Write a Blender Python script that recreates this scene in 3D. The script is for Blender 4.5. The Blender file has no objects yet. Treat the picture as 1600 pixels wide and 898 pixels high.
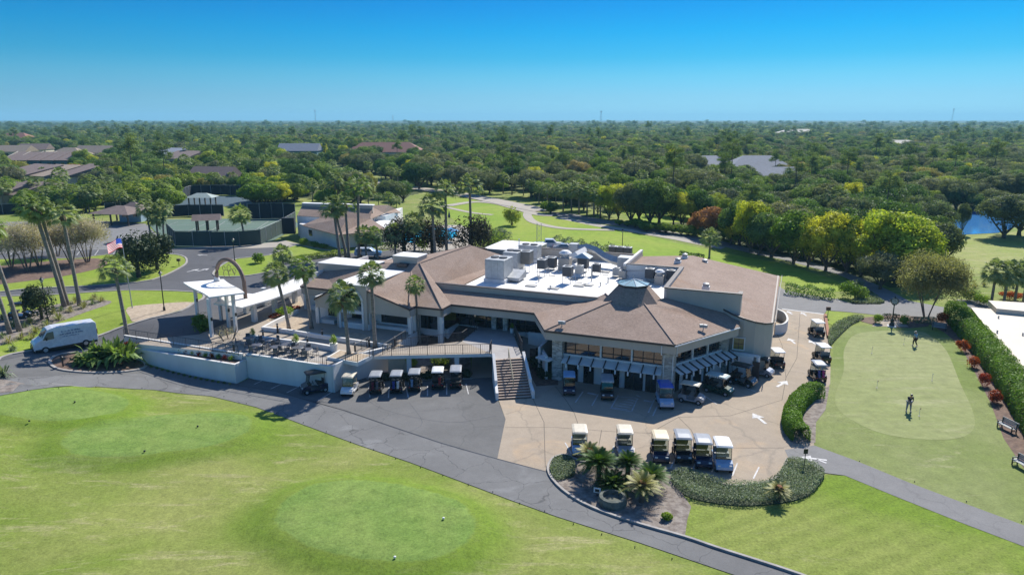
import bpy, bmesh, math, random
import numpy as np
from mathutils import Vector, Matrix
R = math.radians
random.seed(7)
SC = bpy.context.scene
COL = SC.collection
# ---------------------------------------------------------------- camera, sky, sun, exposure
FPX, CAMH = 1100.0, 25.5
PITCH = math.atan(262 / FPX)
cam_data = bpy.data.cameras.new('camera'); cam = bpy.data.objects.new('camera', cam_data); COL.objects.link(cam)
cam.location = (0, 0, CAMH); cam.rotation_euler = (math.pi / 2 - PITCH, 0, 0)
cam_data.sensor_width = 36; cam_data.lens = 36 * FPX / 1600; cam_data.clip_start = 0.5; cam_data.clip_end = 60000
SC.camera = cam
SUN_EL, SUN_AZ = 42.0, 28.0
world = bpy.data.worlds.new('World'); SC.world = world; world.use_nodes = True
wn, wl = world.node_tree.nodes, world.node_tree.links
for n in list(wn): wn.remove(n)
sky = wn.new('ShaderNodeTexSky'); sky.sky_type = 'NISHITA'; sky.sun_disc = False
sky.sun_elevation = R(SUN_EL); sky.sun_rotation = R(SUN_AZ)
sky.air_density = 1.0; sky.dust_density = 0.3; sky.ozone_density = 3.0
tc = wn.new('ShaderNodeTexCoord'); sx = wn.new('ShaderNodeSeparateXYZ'); wl.new(tc.outputs['Generated'], sx.inputs[0])
rp = wn.new('ShaderNodeValToRGB'); wl.new(sx.outputs[2], rp.inputs[0])
SKY_RAMP = [(0.0, (.20, .48, .88)), (0.03, (.168, .41, .70)), (0.057, (.116, .40, .63)), (0.0815, (.045, .363, .59)), (0.114, (.010, .338, .59)), (0.151, (.004, .285, .575)), (0.30, (.16, .42, .75)), (0.6, (.55, .75, 1.0))]
el = rp.color_ramp.elements
while len(el) > 1: el.remove(el[-1])
el[0].position = SKY_RAMP[0][0]; el[0].color = SKY_RAMP[0][1] + (1,)
for p, c in SKY_RAMP[1:]:
    e = el.new(p); e.color = c + (1,)
mx = wn.new('ShaderNodeMixRGB'); mx.blend_type = 'MULTIPLY'; mx.inputs[0].default_value = 1
wl.new(sky.outputs[0], mx.inputs[1]); wl.new(rp.outputs[0], mx.inputs[2])
bg = wn.new('ShaderNodeBackground'); bg.inputs[1].default_value = 0.11; wl.new(mx.outputs[0], bg.inputs[0])
wo = wn.new('ShaderNodeOutputWorld'); wl.new(bg.outputs[0], wo.inputs[0])
sd = bpy.data.lights.new('sun', 'SUN'); sd.energy = 4.6; sd.angle = R(0.5); sd.color = (1.0, 0.955, 0.88)
so = bpy.data.objects.new('sun', sd); COL.objects.link(so); so.rotation_euler = (R(90 - SUN_EL), 0, R(180 - SUN_AZ)); so.location = (60, 120, 150)
SC.view_settings.view_transform = 'Standard'; SC.view_settings.look = 'None'
SC.view_settings.exposure = 0.55; SC.view_settings.gamma = 1
SC.render.engine = 'CYCLES'
SC.cycles.max_bounces = 6; SC.cycles.diffuse_bounces = 2; SC.cycles.glossy_bounces = 3; SC.cycles.transmission_bounces = 3; SC.cycles.transparent_max_bounces = 8

# ---------------------------------------------------------------- survey: photo point -> place on the land
def ss(t): t = max(0.0, min(1.0, t)); return t * t * (3 - 2 * t)
def ray(px, py):
    u = (px - 800) / FPX; v = (py - 449) / FPX; c, s = math.cos(PITCH), math.sin(PITCH)
    return Vector((u, c - v * s, -s - v * c))
def P(px, py, z=0.0):
    d = ray(px, py); t = (z - CAMH) / d.z
    return Vector((d.x * t, d.y * t, z))
BO = Vector((14.8, 62.0)); BA = R(-21.6); BC, BS = math.cos(BA), math.sin(BA)
def toL(x, y): dx, dy = x - BO.x, y - BO.y; return dx * BC + dy * BS, -dx * BS + dy * BC
def toW(u, v, z=0.0): return Vector((BO.x + u * BC - v * BS, BO.y + u * BS + v * BC, z))
MOUNDS = []   # (x, y, a, b, rot, height)
def pix(p):
    c, s = math.cos(PITCH), math.sin(PITCH); dz = p[2] - CAMH
    zc = p[1] * c - dz * s; yc = p[1] * s + dz * c
    return 800 + FPX * p[0] / zc, 449 - FPX * yc / zc
EDGE = [(-200, 640), (0, 622), (50, 612), (150, 607), (240, 612), (330, 623), (400, 640), (470, 666), (560, 700), (640, 727), (720, 758), (800, 788), (870, 812), (1000, 854), (1150, 906), (1400, 990)]
def swell(x, y):   # gentle rolls of the golf ground below the front road
    if y > 80 or y < 10: return 0.0
    px, py = pix((x, y, 0.0)); e = 9999
    for (a, b), (c, d) in zip(EDGE[:-1], EDGE[1:]):
        if a <= px <= c: e = b + (d - b) * (px - a) / (c - a); break
    if py < e + 8: return 0.0
    k = 1.0
    for (mx_, my_, a_, b_, r_, hh) in MOUNDS: k *= ss((math.hypot((x - mx_) / (a_ * 1.35), (y - my_) / (b_ * 1.6)) - 1.0) / .5)
    return k * ss((py - e - 8) / 70) * (.16 * math.sin(x * .31 + .4) * math.sin(y * .37 + x * .12) + .08 * math.sin(x * .71 - y * .53))
def hgt(x, y):
    u, v = toL(x, y)
    sw = ss((-30 - x) / 28)
    v0 = -11.6 + 11.6 * max(0, min(1, (u + 41) / 13))
    sb = ss((v - v0) / 8) * ss((5 - u) / 33)
    h = 2.4 * (1 - (1 - sw) * (1 - sb)) + swell(x, y)
    for (mx_, my_, a_, b_, r_, hh) in MOUNDS:
        dx, dy = x - mx_, y - my_
        if abs(dx) > 22 or abs(dy) > 22: continue
        c, s = math.cos(r_), math.sin(r_); e = (abs((dx * c + dy * s) / a_) ** 2.4 + abs((-dx * s + dy * c) / b_) ** 2.4) ** (1 / 2.4)
        h += hh * ss((1.32 - e) / 0.34)
    return h
def G(px, py):
    z = 0.0
    for _ in range(12):
        p = P(px, py, z); z = 0.5 * z + 0.5 * hgt(p.x, p.y)
    p = P(px, py, z); p.z = hgt(p.x, p.y); return p
for (px, py, a_, b_, r_, hh) in [(252, 683, 7.4, 4.0, R(12), .55), (586, 822, 7.0, 4.4, R(-20), .6), (88, 637, 6.3, 3.6, R(0), .5)]:
    q = G(px, py); MOUNDS.append((q.x, q.y, a_, b_, r_, hh))

# ---------------------------------------------------------------- materials
MATS = {}
def nodes(name):
    m = bpy.data.materials.new(name); m.use_nodes = True
    nt = m.node_tree; b = nt.nodes['Principled BSDF']; return m, nt.nodes, nt.links, b
def mat(name, col, rough=0.7, col2=None, scale=3.0, bump=0.0, metal=0.0, detail=6, spec=None, coord='Object', bscale=None, stretch=None, contrast=(0.35, 0.65), coat=0.0):
    if name in MATS: return MATS[name]
    m, N, K, b = nodes(name)
    b.inputs['Base Color'].default_value = tuple(col) + (1,); b.inputs['Roughness'].default_value = rough; b.inputs['Metallic'].default_value = metal
    if coat: b.inputs['Coat Weight'].default_value = coat
    if spec is not None: b.inputs['Specular IOR Level'].default_value = spec
    t = N.new('ShaderNodeTexCoord'); vec = t.outputs[coord]
    if coord == 'World':
        pass
    if stretch:
        mp = N.new('ShaderNodeMapping'); mp.inputs['Scale'].default_value = stretch; K.new(vec, mp.inputs[0]); vec = mp.outputs[0]
    if col2 is None: col2 = tuple(c * 0.82 for c in col)
    n = N.new('ShaderNodeTexNoise'); n.inputs['Scale'].default_value = scale; n.inputs['Detail'].default_value = detail; n.inputs['Roughness'].default_value = 0.6; K.new(vec, n.inputs['Vector'])
    r = N.new('ShaderNodeValToRGB'); r.color_ramp.elements[0].position = contrast[0]; r.color_ramp.elements[1].position = contrast[1]
    r.color_ramp.elements[0].color = tuple(col2) + (1,); r.color_ramp.elements[1].color = tuple(col) + (1,)
    K.new(n.outputs['Fac'], r.inputs[0]); K.new(r.outputs[0], b.inputs['Base Color'])
    if bump:
        n2 = N.new('ShaderNodeTexNoise'); n2.inputs['Scale'].default_value = bscale or scale * 6; n2.inputs['Detail'].default_value = 4; K.new(vec, n2.inputs['Vector'])
        bp = N.new('ShaderNodeBump'); bp.inputs['Strength'].default_value = bump; bp.inputs['Distance'].default_value = 0.05
        K.new(n2.outputs['Fac'], bp.inputs['Height']); K.new(bp.outputs[0], b.inputs['Normal'])
    MATS[name] = m; return m
def mixn(N, K, fac, a, b, mode='MIX'):
    x = N.new('ShaderNodeMixRGB'); x.blend_type = mode
    for i, v in ((0, fac), (1, a), (2, b)):
        if hasattr(v, 'is_linked') or hasattr(v, 'links'): K.new(v, x.inputs[i])
        elif i == 0: x.inputs[0].default_value = v
        else: x.inputs[i].default_value = tuple(v) + (1,)
    return x.outputs[0]
def noise(N, K, vec, scale, detail=5, rough=0.6, dist=0.0):
    n = N.new('ShaderNodeTexNoise'); n.inputs['Scale'].default_value = scale; n.inputs['Detail'].default_value = detail; n.inputs['Roughness'].default_value = rough; n.inputs['Distortion'].default_value = dist
    K.new(vec, n.inputs['Vector']); return n.outputs['Fac']
def ramp(N, K, fac, stops):
    r = N.new('ShaderNodeValToRGB'); e = r.color_ramp.elements
    while len(e) > 1: e.remove(e[-1])
    e[0].position = stops[0][0]; e[0].color = (tuple(stops[0][1]) + (1,)) if hasattr(stops[0][1], '__len__') else (stops[0][1],) * 3 + (1,)
    for p, c in stops[1:]:
        x = e.new(p); x.color = (tuple(c) + (1,)) if hasattr(c, '__len__') else (c, c, c, 1)
    K.new(fac, r.inputs[0]); return r.outputs[0]
def bumpn(N, K, b, fac, strength, dist=0.05):
    bp = N.new('ShaderNodeBump'); bp.inputs['Strength'].default_value = strength; bp.inputs['Distance'].default_value = dist
    K.new(fac, bp.inputs['Height']); K.new(bp.outputs[0], b.inputs['Normal'])
def mapping(N, K, vec, scale=(1, 1, 1), rot=(0, 0, 0)):
    mp = N.new('ShaderNodeMapping'); mp.inputs['Scale'].default_value = scale; mp.inputs['Rotation'].default_value = rot; K.new(vec, mp.inputs[0]); return mp.outputs[0]
def grass_mat(name, c_main, c_alt, c_dry, dry=0.62, stripe=None, fine=0.5, clump=1.0, tees=False):
    m, N, K, b = nodes(name)
    g = N.new('ShaderNodeNewGeometry').outputs['Position']
    big = noise(N, K, g, 0.05 * clump, 4, 0.6, 0.6); mid = noise(N, K, g, 0.8 * clump, 8, 0.8); fin = noise(N, K, g, 6.0, 5, 0.75)
    c = mixn(N, K, ramp(N, K, big, [(0.38, 0.0), (0.62, 1.0)]), c_main, c_alt)
    st = noise(N, K, mapping(N, K, g, (0.12, 0.5, 1), (0, 0, R(28))), 1.0, 8, 0.78, 0.4)
    c = mixn(N, K, ramp(N, K, st, [(dry, 0.0), (dry + 0.14, 0.75)]), c, c_dry)
    if stripe:
        w = N.new('ShaderNodeTexWave'); w.inputs['Scale'].default_value = stripe[0]; w.inputs['Distortion'].default_value = 2.0; w.inputs['Detail'].default_value = 2; w.inputs['Detail Scale'].default_value = 1.2
        K.new(mapping(N, K, g, (1, 1, 1), (0, 0, stripe[1])), w.inputs['Vector'])
        c = mixn(N, K, ramp(N, K, w.outputs['Fac'], [(0.3, 0.0), (0.7, stripe[2])]), c, tuple(x * 0.6 for x in c_main))
    if tees:   # three mown tees with their darker collars
        wob = noise(N, K, g, 0.6, 4, 0.6)
        for (mx_, my_, a_, b_, r_, hh) in MOUNDS:
            tr_ = N.new('ShaderNodeVectorMath'); tr_.operation = 'SUBTRACT'; K.new(g, tr_.inputs[0]); tr_.inputs[1].default_value = (mx_, my_, 0)
            rt_ = N.new('ShaderNodeVectorRotate'); rt_.rotation_type = 'Z_AXIS'; K.new(tr_.outputs[0], rt_.inputs['Vector']); rt_.inputs['Angle'].default_value = -r_
            sp_ = N.new('ShaderNodeSeparateXYZ'); K.new(rt_.outputs[0], sp_.inputs[0])
            def M_(op, *a):
                q = N.new('ShaderNodeMath'); q.operation = op
                for i_, v in enumerate(a):
                    if isinstance(v, (int, float)): q.inputs[i_].default_value = v
                    else: K.new(v, q.inputs[i_])
                return q.outputs[0]
            ea = M_('POWER', M_('DIVIDE', M_('ABSOLUTE', sp_.outputs[0]), a_), 2.4); eb = M_('POWER', M_('DIVIDE', M_('ABSOLUTE', sp_.outputs[1]), b_), 2.4)
            e_ = M_('ADD', M_('POWER', M_('ADD', ea, eb), 1 / 2.4), M_('MULTIPLY', M_('SUBTRACT', wob, .5), .14))
            c = mixn(N, K, ramp(N, K, M_('DIVIDE', e_, 2.0), [(0.42, 0.0), (0.49, 0.6), (0.56, 0.75), (0.74, 0.0)]), c, (0.13, 0.215, 0.018))
            c = mixn(N, K, ramp(N, K, M_('DIVIDE', e_, 2.0), [(0.465, 0.85), (0.487, 0.0)]), c, mixn(N, K, ramp(N, K, noise(N, K, g, .3, 4), [(.4, 0.0), (.6, 1.0)]), (0.145, 0.238, 0.048), (0.18, 0.26, 0.06)))
    mm = N.new('ShaderNodeMath'); mm.operation = 'MULTIPLY_ADD'; K.new(mid, mm.inputs[0]); mm.inputs[1].default_value = 1.1
    fm = N.new('ShaderNodeMath'); fm.operation = 'MULTIPLY_ADD'; K.new(fin, fm.inputs[0]); fm.inputs[1].default_value = fine * 2.4; fm.inputs[2].default_value = 0.44 - fine * 1.2
    K.new(fm.outputs[0], mm.inputs[2])
    c = mixn(N, K, 1.0, c, mm.outputs[0], 'MULTIPLY')
    K.new(c, b.inputs['Base Color']); b.inputs['Roughness'].default_value = 0.9; b.inputs['Specular IOR Level'].default_value = 0.15
    bumpn(N, K, b, fin, 0.5, 0.06)
    MATS[name] = m; return m
def asphalt_mat(name, c1, c2, crack=0.5, cc=(0.03, 0.03, 0.03), stain=None, cscale=0.22):
    m, N, K, b = nodes(name)
    g = N.new('ShaderNodeNewGeometry').outputs['Position']
    big = noise(N, K, g, 0.09, 6, 0.65, 0.8); fin = noise(N, K, g, 14, 3, 0.7); mid = noise(N, K, g, 0.8, 6, 0.7)
    c = mixn(N, K, ramp(N, K, big, [(0.35, 0.0), (0.65, 1.0)]), c1, c2)
    if stain:
        c = mixn(N, K, ramp(N, K, noise(N, K, g, 0.16, 5, 0.6, 1.0), [(0.56, 0.0), (0.7, 0.8)]), c, stain)
    vo = N.new('ShaderNodeTexVoronoi'); vo.feature = 'DISTANCE_TO_EDGE'; vo.inputs['Scale'].default_value = cscale
    dv = N.new('ShaderNodeVectorMath'); dv.operation = 'MULTIPLY_ADD'
    nv = N.new('ShaderNodeTexNoise'); nv.inputs['Scale'].default_value = 0.7; nv.inputs['Detail'].default_value = 5; K.new(g, nv.inputs['Vector'])
    K.new(nv.outputs['Color'], dv.inputs[0]); dv.inputs[1].default_value = (1.8, 1.8, 0); K.new(g, dv.inputs[2]); K.new(dv.outputs[0], vo.inputs['Vector'])
    c = mixn(N, K, ramp(N, K, vo.outputs['Distance'], [(0.0, crack), (0.012, 0.0)]), c, cc)
    c = mixn(N, K, 0.45, c, ramp(N, K, fin, [(0.3, 0.72), (0.7, 1.2)]), 'MULTIPLY')
    c = mixn(N, K, 0.35, c, ramp(N, K, mid, [(0.3, 0.75), (0.7, 1.2)]), 'MULTIPLY')
    K.new(c, b.inputs['Base Color']); b.inputs['Roughness'].default_value = 0.88; b.inputs['Specular IOR Level'].default_value = 0.25
    bumpn(N, K, b, fin, 0.25, 0.02)
    MATS[name] = m; return m
def leaf_mat(name, stops, trans=0.42, var=0.45, nscale=0.45, tint=(1.25, 1.3, 0.5)):
    m, N, K, b = nodes(name); N.remove(b)
    out = [n for n in N if n.type == 'OUTPUT_MATERIAL'][0]
    oi = N.new('ShaderNodeObjectInfo'); t = N.new('ShaderNodeTexCoord')
    c = ramp(N, K, oi.outputs['Random'], stops)
    n = noise(N, K, t.outputs['Object'], nscale, 3, 0.6)
    c = mixn(N, K, 1.0, c, ramp(N, K, n, [(0.3, 1 - var), (0.7, 1 + var)]), 'MULTIPLY')
    d = N.new('ShaderNodeBsdfDiffuse'); tr = N.new('ShaderNodeBsdfTranslucent'); gl = N.new('ShaderNodeBsdfGlossy'); gl.inputs['Roughness'].default_value = 0.45; gl.inputs['Color'].default_value = (0.8, 0.85, 0.8, 1)
    tint = mixn(N, K, 1.0, c, tint, 'MULTIPLY')
    K.new(c, d.inputs[0]); K.new(tint, tr.inputs[0])
    m1 = N.new('ShaderNodeMixShader'); m1.inputs[0].default_value = trans; K.new(d.outputs[0], m1.inputs[1]); K.new(tr.outputs[0], m1.inputs[2])
    m2 = N.new('ShaderNodeMixShader'); m2.inputs[0].default_value = 0.018; K.new(m1.outputs[0], m2.inputs[1]); K.new(gl.outputs[0], m2.inputs[2])
    K.new(m2.outputs[0], out.inputs[0]); MATS[name] = m; return m
def shingle_mat():
    m, N, K, b = nodes('brown_shingle'); t = N.new('ShaderNodeTexCoord').outputs['Object']
    n1 = noise(N, K, t, 0.35, 5, 0.65); n2 = noise(N, K, mapping(N, K, t, (2.2, 5.5, 5.5)), 1.6, 3, 0.8); n3 = noise(N, K, t, 9, 3, 0.8)
    c = mixn(N, K, ramp(N, K, n1, [(0.35, 0.0), (0.65, 1.0)]), (0.30, 0.218, 0.168), (0.355, 0.265, 0.21))
    c = mixn(N, K, ramp(N, K, noise(N, K, t, 0.12, 4, 0.6, 0.8), [(0.55, 0.0), (0.72, 0.5)]), c, (0.27, 0.165, 0.105))
    c = mixn(N, K, 0.9, c, ramp(N, K, n2, [(0.3, 0.65), (0.7, 1.3)]), 'MULTIPLY')
    c = mixn(N, K, 0.5, c, ramp(N, K, n3, [(0.3, 0.55), (0.7, 1.2)]), 'MULTIPLY')
    K.new(c, b.inputs['Base Color']); b.inputs['Roughness'].default_value = 0.92; b.inputs['Specular IOR Level'].default_value = 0.2
    bumpn(N, K, b, n2, 0.35, 0.03); MATS['brown_shingle'] = m; return m
def stone_mat():
    m, N, K, b = nodes('stone_facing'); t = N.new('ShaderNodeTexCoord').outputs['Object']
    v = N.new('ShaderNodeTexVoronoi'); v.inputs['Scale'].default_value = 3.2; K.new(mapping(N, K, t, (1, 1, 2.2)), v.inputs['Vector'])
    s = N.new('ShaderNodeSeparateColor'); K.new(v.outputs['Color'], s.inputs[0])
    c = ramp(N, K, s.outputs[0], [(0.0, (0.26, 0.24, 0.21)), (0.5, (0.42, 0.39, 0.34)), (1.0, (0.6, 0.57, 0.5))])
    K.new(c, b.inputs['Base Color']); b.inputs['Roughness'].default_value = 0.9
    bumpn(N, K, b, v.outputs['Distance'], 0.6, 0.05); MATS['stone_facing'] = m; return m
def glass_mat():
    m, N, K, b = nodes('dark_glass')
    b.inputs['Base Color'].default_value = (0.012, 0.012, 0.014, 1); b.inputs['Roughness'].default_value = 0.04; b.inputs['Specular IOR Level'].default_value = 0.9; b.inputs['IOR'].default_value = 1.7
    MATS['dark_glass'] = m; return m
def water_mat(name, c, bs=1.2, st=0.25):
    m, N, K, b = nodes(name); g = N.new('ShaderNodeNewGeometry').outputs['Position']
    b.inputs['Base Color'].default_value = tuple(c) + (1,); b.inputs['Roughness'].default_value = 0.06; b.inputs['IOR'].default_value = 1.33
    bumpn(N, K, b, noise(N, K, g, bs, 3), st, 0.1); MATS[name] = m; return m
# vivid greens as they are in sunlit turf
M_ground = grass_mat('grass', (0.162, 0.222, 0.034), (0.24, 0.262, 0.072), (0.40, 0.35, 0.19), 0.53, fine=0.6, tees=True, clump=1.5)
M_fair = grass_mat('fairway_grass', (0.19, 0.29, 0.022), (0.25, 0.315, 0.04), (0.33, 0.33, 0.09), 0.55, fine=0.3)
M_rough = grass_mat('rough_grass', (0.155, 0.235, 0.022), (0.225, 0.262, 0.06), (0.34, 0.33, 0.15), 0.58, stripe=(0.22, R(62), 0.22), fine=0.7, clump=1.6)
M_tee = grass_mat('tee_grass', (0.135, 0.255, 0.04), (0.16, 0.265, 0.035), (0.24, 0.29, 0.08), 0.56, fine=0.3)
M_green = grass_mat('putting_grass', (0.275, 0.295, 0.125), (0.25, 0.28, 0.105), (0.35, 0.345, 0.18), 0.52, fine=0.12, stripe=(0.28, R(90), 0.10))
M_fringe = grass_mat('fringe_grass', (0.162, 0.212, 0.05), (0.22, 0.25, 0.09), (0.36, 0.34, 0.19), 0.56, fine=0.45)
M_lawn = grass_mat('lawn_grass', (0.20, 0.285, 0.028), (0.24, 0.295, 0.05), (0.36, 0.34, 0.14), 0.56, fine=0.5)
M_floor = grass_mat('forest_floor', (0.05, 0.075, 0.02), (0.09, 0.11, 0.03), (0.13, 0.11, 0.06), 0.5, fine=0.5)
M_drygrass = grass_mat('dry_fairway', (0.28, 0.30, 0.09), (0.22, 0.28, 0.05), (0.36, 0.33, 0.15), 0.5, fine=0.3)
M_asph = asphalt_mat('asphalt', (0.128, 0.126, 0.121), (0.165, 0.162, 0.156), 0.35, (0.07, 0.07, 0.07), cscale=0.14)
M_asph_l = asphalt_mat('worn_asphalt', (0.19, 0.188, 0.182), (0.15, 0.148, 0.144), 0.75, (0.07, 0.07, 0.07), stain=(0.25, 0.25, 0.245), cscale=0.3)
M_asph_d = asphalt_mat('dark_asphalt', (0.095, 0.095, 0.1), (0.12, 0.12, 0.125), 0.3)
M_path = asphalt_mat('path_asphalt', (0.19, 0.185, 0.18), (0.23, 0.225, 0.215), 0.3, (0.1, 0.1, 0.1))
M_conc = asphalt_mat('concrete', (0.40, 0.325, 0.24), (0.335, 0.275, 0.208), 0.5, (0.22, 0.19, 0.15), stain=(0.46, 0.335, 0.215), cscale=0.1)
M_sandp = asphalt_mat('sandy_path', (0.42, 0.37, 0.30), (0.36, 0.33, 0.28), 0.1, (0.2, 0.18, 0.15))
M_plaza = asphalt_mat('pavers', (0.40, 0.335, 0.26), (0.34, 0.29, 0.235), 0.2, (0.2, 0.17, 0.14), cscale=0.8)
M_gravel = mat('gravel', (0.50, 0.40, 0.28), 0.95, (0.34, 0.26, 0.18), 2.5, 0.6, bscale=9)
M_mulch = mat('mulch', (0.20, 0.13, 0.09), 0.95, (0.10, 0.06, 0.045), 2.2, 0.8, bscale=8)
M_gmulch = mat('grey_mulch', (0.30, 0.26, 0.22), 0.95, (0.14, 0.11, 0.09), 2.0, 0.8, bscale=8)
M_kerb = mat('kerb_concrete', (0.40, 0.37, 0.33), 0.85, (0.27, 0.25, 0.23), 1.2)
M_white = mat('white_paint', (0.78, 0.77, 0.74), 0.6, (0.66, 0.65, 0.62), 1.0)
M_line = mat('line_paint', (0.58, 0.57, 0.55), 0.7, (0.36, 0.35, 0.34), 2.5)
M_wall = mat('white_stucco', (0.74, 0.72, 0.68), 0.85, (0.67, 0.65, 0.61), 0.6, 0.15, bscale=12, stretch=(1, 1, 0.35))
M_beige = mat('beige_stucco', (0.50, 0.445, 0.375), 0.88, (0.45, 0.40, 0.335), 0.5, 0.12, bscale=12, stretch=(1, 1, 0.35))
M_mem = mat('white_roof_membrane', (0.80, 0.78, 0.74), 0.55, (0.62, 0.585, 0.50), 0.22, 0.1, contrast=(0.28, 0.52))
M_trim = mat('brown_trim', (0.07, 0.05, 0.045), 0.6)
M_shing = shingle_mat(); M_stone = stone_mat(); M_glass = glass_mat()
M_black = mat('black_paint', (0.018, 0.018, 0.02), 0.4)
M_rubber = mat('tyre_rubber', (0.02, 0.02, 0.02), 0.85)
M_galv = mat('galvanised', (0.46, 0.47, 0.47), 0.5, (0.34, 0.35, 0.35), 1.5, metal=0.25)
M_dgrey = mat('dark_grille', (0.07, 0.075, 0.085), 0.6)
M_bark = mat('bark', (0.14, 0.11, 0.085), 0.95, (0.07, 0.055, 0.045), 3.0, 0.5)
M_palmbark = mat('palm_bark', (0.30, 0.265, 0.225), 0.95, (0.17, 0.145, 0.12), 2.0, 0.6, stretch=(1, 1, 5))
M_boot = mat('palm_boots', (0.17, 0.12, 0.08), 0.95, (0.08, 0.055, 0.04), 4.0, 0.6)
M_greybark = mat('grey_bark', (0.25, 0.19, 0.14), 0.9, (0.15, 0.11, 0.085), 3)
M_water = water_mat('pond_water', (0.06, 0.22, 0.5), 0.8, 0.15)
M_pool = water_mat('pool_water', (0.03, 0.42, 0.62), 2.0, 0.2)
M_blue = mat('blue_paint', (0.03, 0.12, 0.45), 0.3); M_chrome = mat('chrome', (0.6, 0.6, 0.6), 0.15, metal=0.9)
M_skin = mat('skin', (0.5, 0.3, 0.2), 0.6)
M_leaf_oak = leaf_mat('oak_leaves', [(0.0, (0.065, 0.130, 0.046)), (0.2, (0.143, 0.208, 0.072)), (0.4, (0.091, 0.169, 0.058)), (0.6, (0.208, 0.286, 0.078)), (0.8, (0.130, 0.221, 0.065)), (0.93, (0.338, 0.390, 0.078)), (1.0, (0.364, 0.273, 0.156))])
M_leaf_grey = leaf_mat('live_oak_leaves', [(0.0, (0.130, 0.163, 0.104)), (0.35, (0.221, 0.227, 0.150)), (0.65, (0.111, 0.156, 0.078)), (1.0, (0.195, 0.208, 0.117))])
M_leaf_yel = leaf_mat('yellow_green_leaves', [(0.0, (0.468, 0.481, 0.052)), (0.5, (0.546, 0.520, 0.065)), (1.0, (0.390, 0.455, 0.058))], 0.45)
M_leaf_lush = leaf_mat('lush_leaves', [(0.0, (0.12, 0.22, 0.035)), (0.5, (0.19, 0.28, 0.05)), (1.0, (0.25, 0.31, 0.06))], 0.45)
M_leaf_red = leaf_mat('rust_leaves', [(0.0, (0.46, 0.17, 0.07)), (0.5, (0.50, 0.25, 0.12)), (1.0, (0.38, 0.18, 0.10))])
M_leaf_pine = leaf_mat('pine_needles', [(0.0, (0.130, 0.195, 0.072)), (0.6, (0.169, 0.234, 0.098)), (1.0, (0.208, 0.273, 0.117))])
M_leaf_palm = leaf_mat('palm_fronds', [(0.0, (0.208, 0.260, 0.111)), (0.5, (0.260, 0.312, 0.143)), (1.0, (0.208, 0.286, 0.078))], 0.35)
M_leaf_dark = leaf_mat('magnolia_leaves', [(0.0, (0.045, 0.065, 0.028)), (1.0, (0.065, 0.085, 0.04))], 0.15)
M_leaf_hedge = leaf_mat('hedge_leaves', [(0.0, (0.14, 0.25, 0.03)), (1.0, (0.15, 0.25, 0.035))], 0.35, 0.3)
M_leaf_silver = leaf_mat('silver_leaves', [(0.0, (0.215, 0.265, 0.16)), (1.0, (0.19, 0.24, 0.14))], 0.3, 0.3)
M_leaf_lime = leaf_mat('lime_leaves', [(0.0, (0.26, 0.36, 0.04)), (1.0, (0.20, 0.32, 0.04))], 0.4)
M_leaf_croton = leaf_mat('croton_leaves', [(0.0, (0.30, 0.035, 0.02)), (0.5, (0.42, 0.10, 0.02)), (1.0, (0.2, 0.03, 0.02))], 0.35, 0.6, 3.0)
M_twig = leaf_mat('bare_twigs', [(0.0, (0.44, 0.38, 0.30)), (1.0, (0.52, 0.46, 0.37))], 0.35)
M_dry = leaf_mat('dry_ornamental_grass', [(0.0, (0.36, 0.34, 0.17)), (0.5, (0.28, 0.31, 0.12)), (1.0, (0.42, 0.38, 0.22))], 0.3)
M_core = mat('planting_soil', (0.09, 0.11, 0.06), 0.95)
# ---------------------------------------------------------------- object helpers
def new_obj(name, mesh, m=None, parent=None, loc=None, rz=None):
    o = bpy.data.objects.new(name, mesh); COL.objects.link(o)
    if m is not None and mesh is not None:
        if len(mesh.materials) == 0: mesh.materials.append(m)
        elif mesh.materials[0] != m:
            o.material_slots[0].link = 'OBJECT'; o.material_slots[0].material = m
    if parent is not None: o.parent = parent
    if loc is not None: o.location = loc
    if rz is not None: o.rotation_euler[2] = rz
    return o
def tag(o, label=None, cat=None, group=None, kind=None):
    if label: o['label'] = label
    if cat: o['category'] = cat
    if group: o['group'] = group
    if kind: o['kind'] = kind
    return o
def thing(name, label, cat, loc=(0, 0, 0), rz=0.0, group=None):
    o = bpy.data.objects.new(name, None); COL.objects.link(o); o.location = loc; o.rotation_euler = (0, 0, rz); o.empty_display_size = 0.3
    return tag(o, label, cat, group)
def copy_tree(o, parent=None):
    c = o.copy(); COL.objects.link(c); c.parent = parent
    for ch in [x for x in o.children]: copy_tree(ch, c)
    return c
KEEP = {'balusters', 'posts', 'rails', 'lattice', 'iron_scrollwork', 'hands_and_marks', 'fringe', 'access_panels', 'side_lettering', 'stars', 'red_stripes', 'white_stripes', 'risers', 'treads', 'fronds', 'fence_posts', 'eyes_and_mouth', 'windscreen', 'frame', 'seat', 'backrest'}
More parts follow.
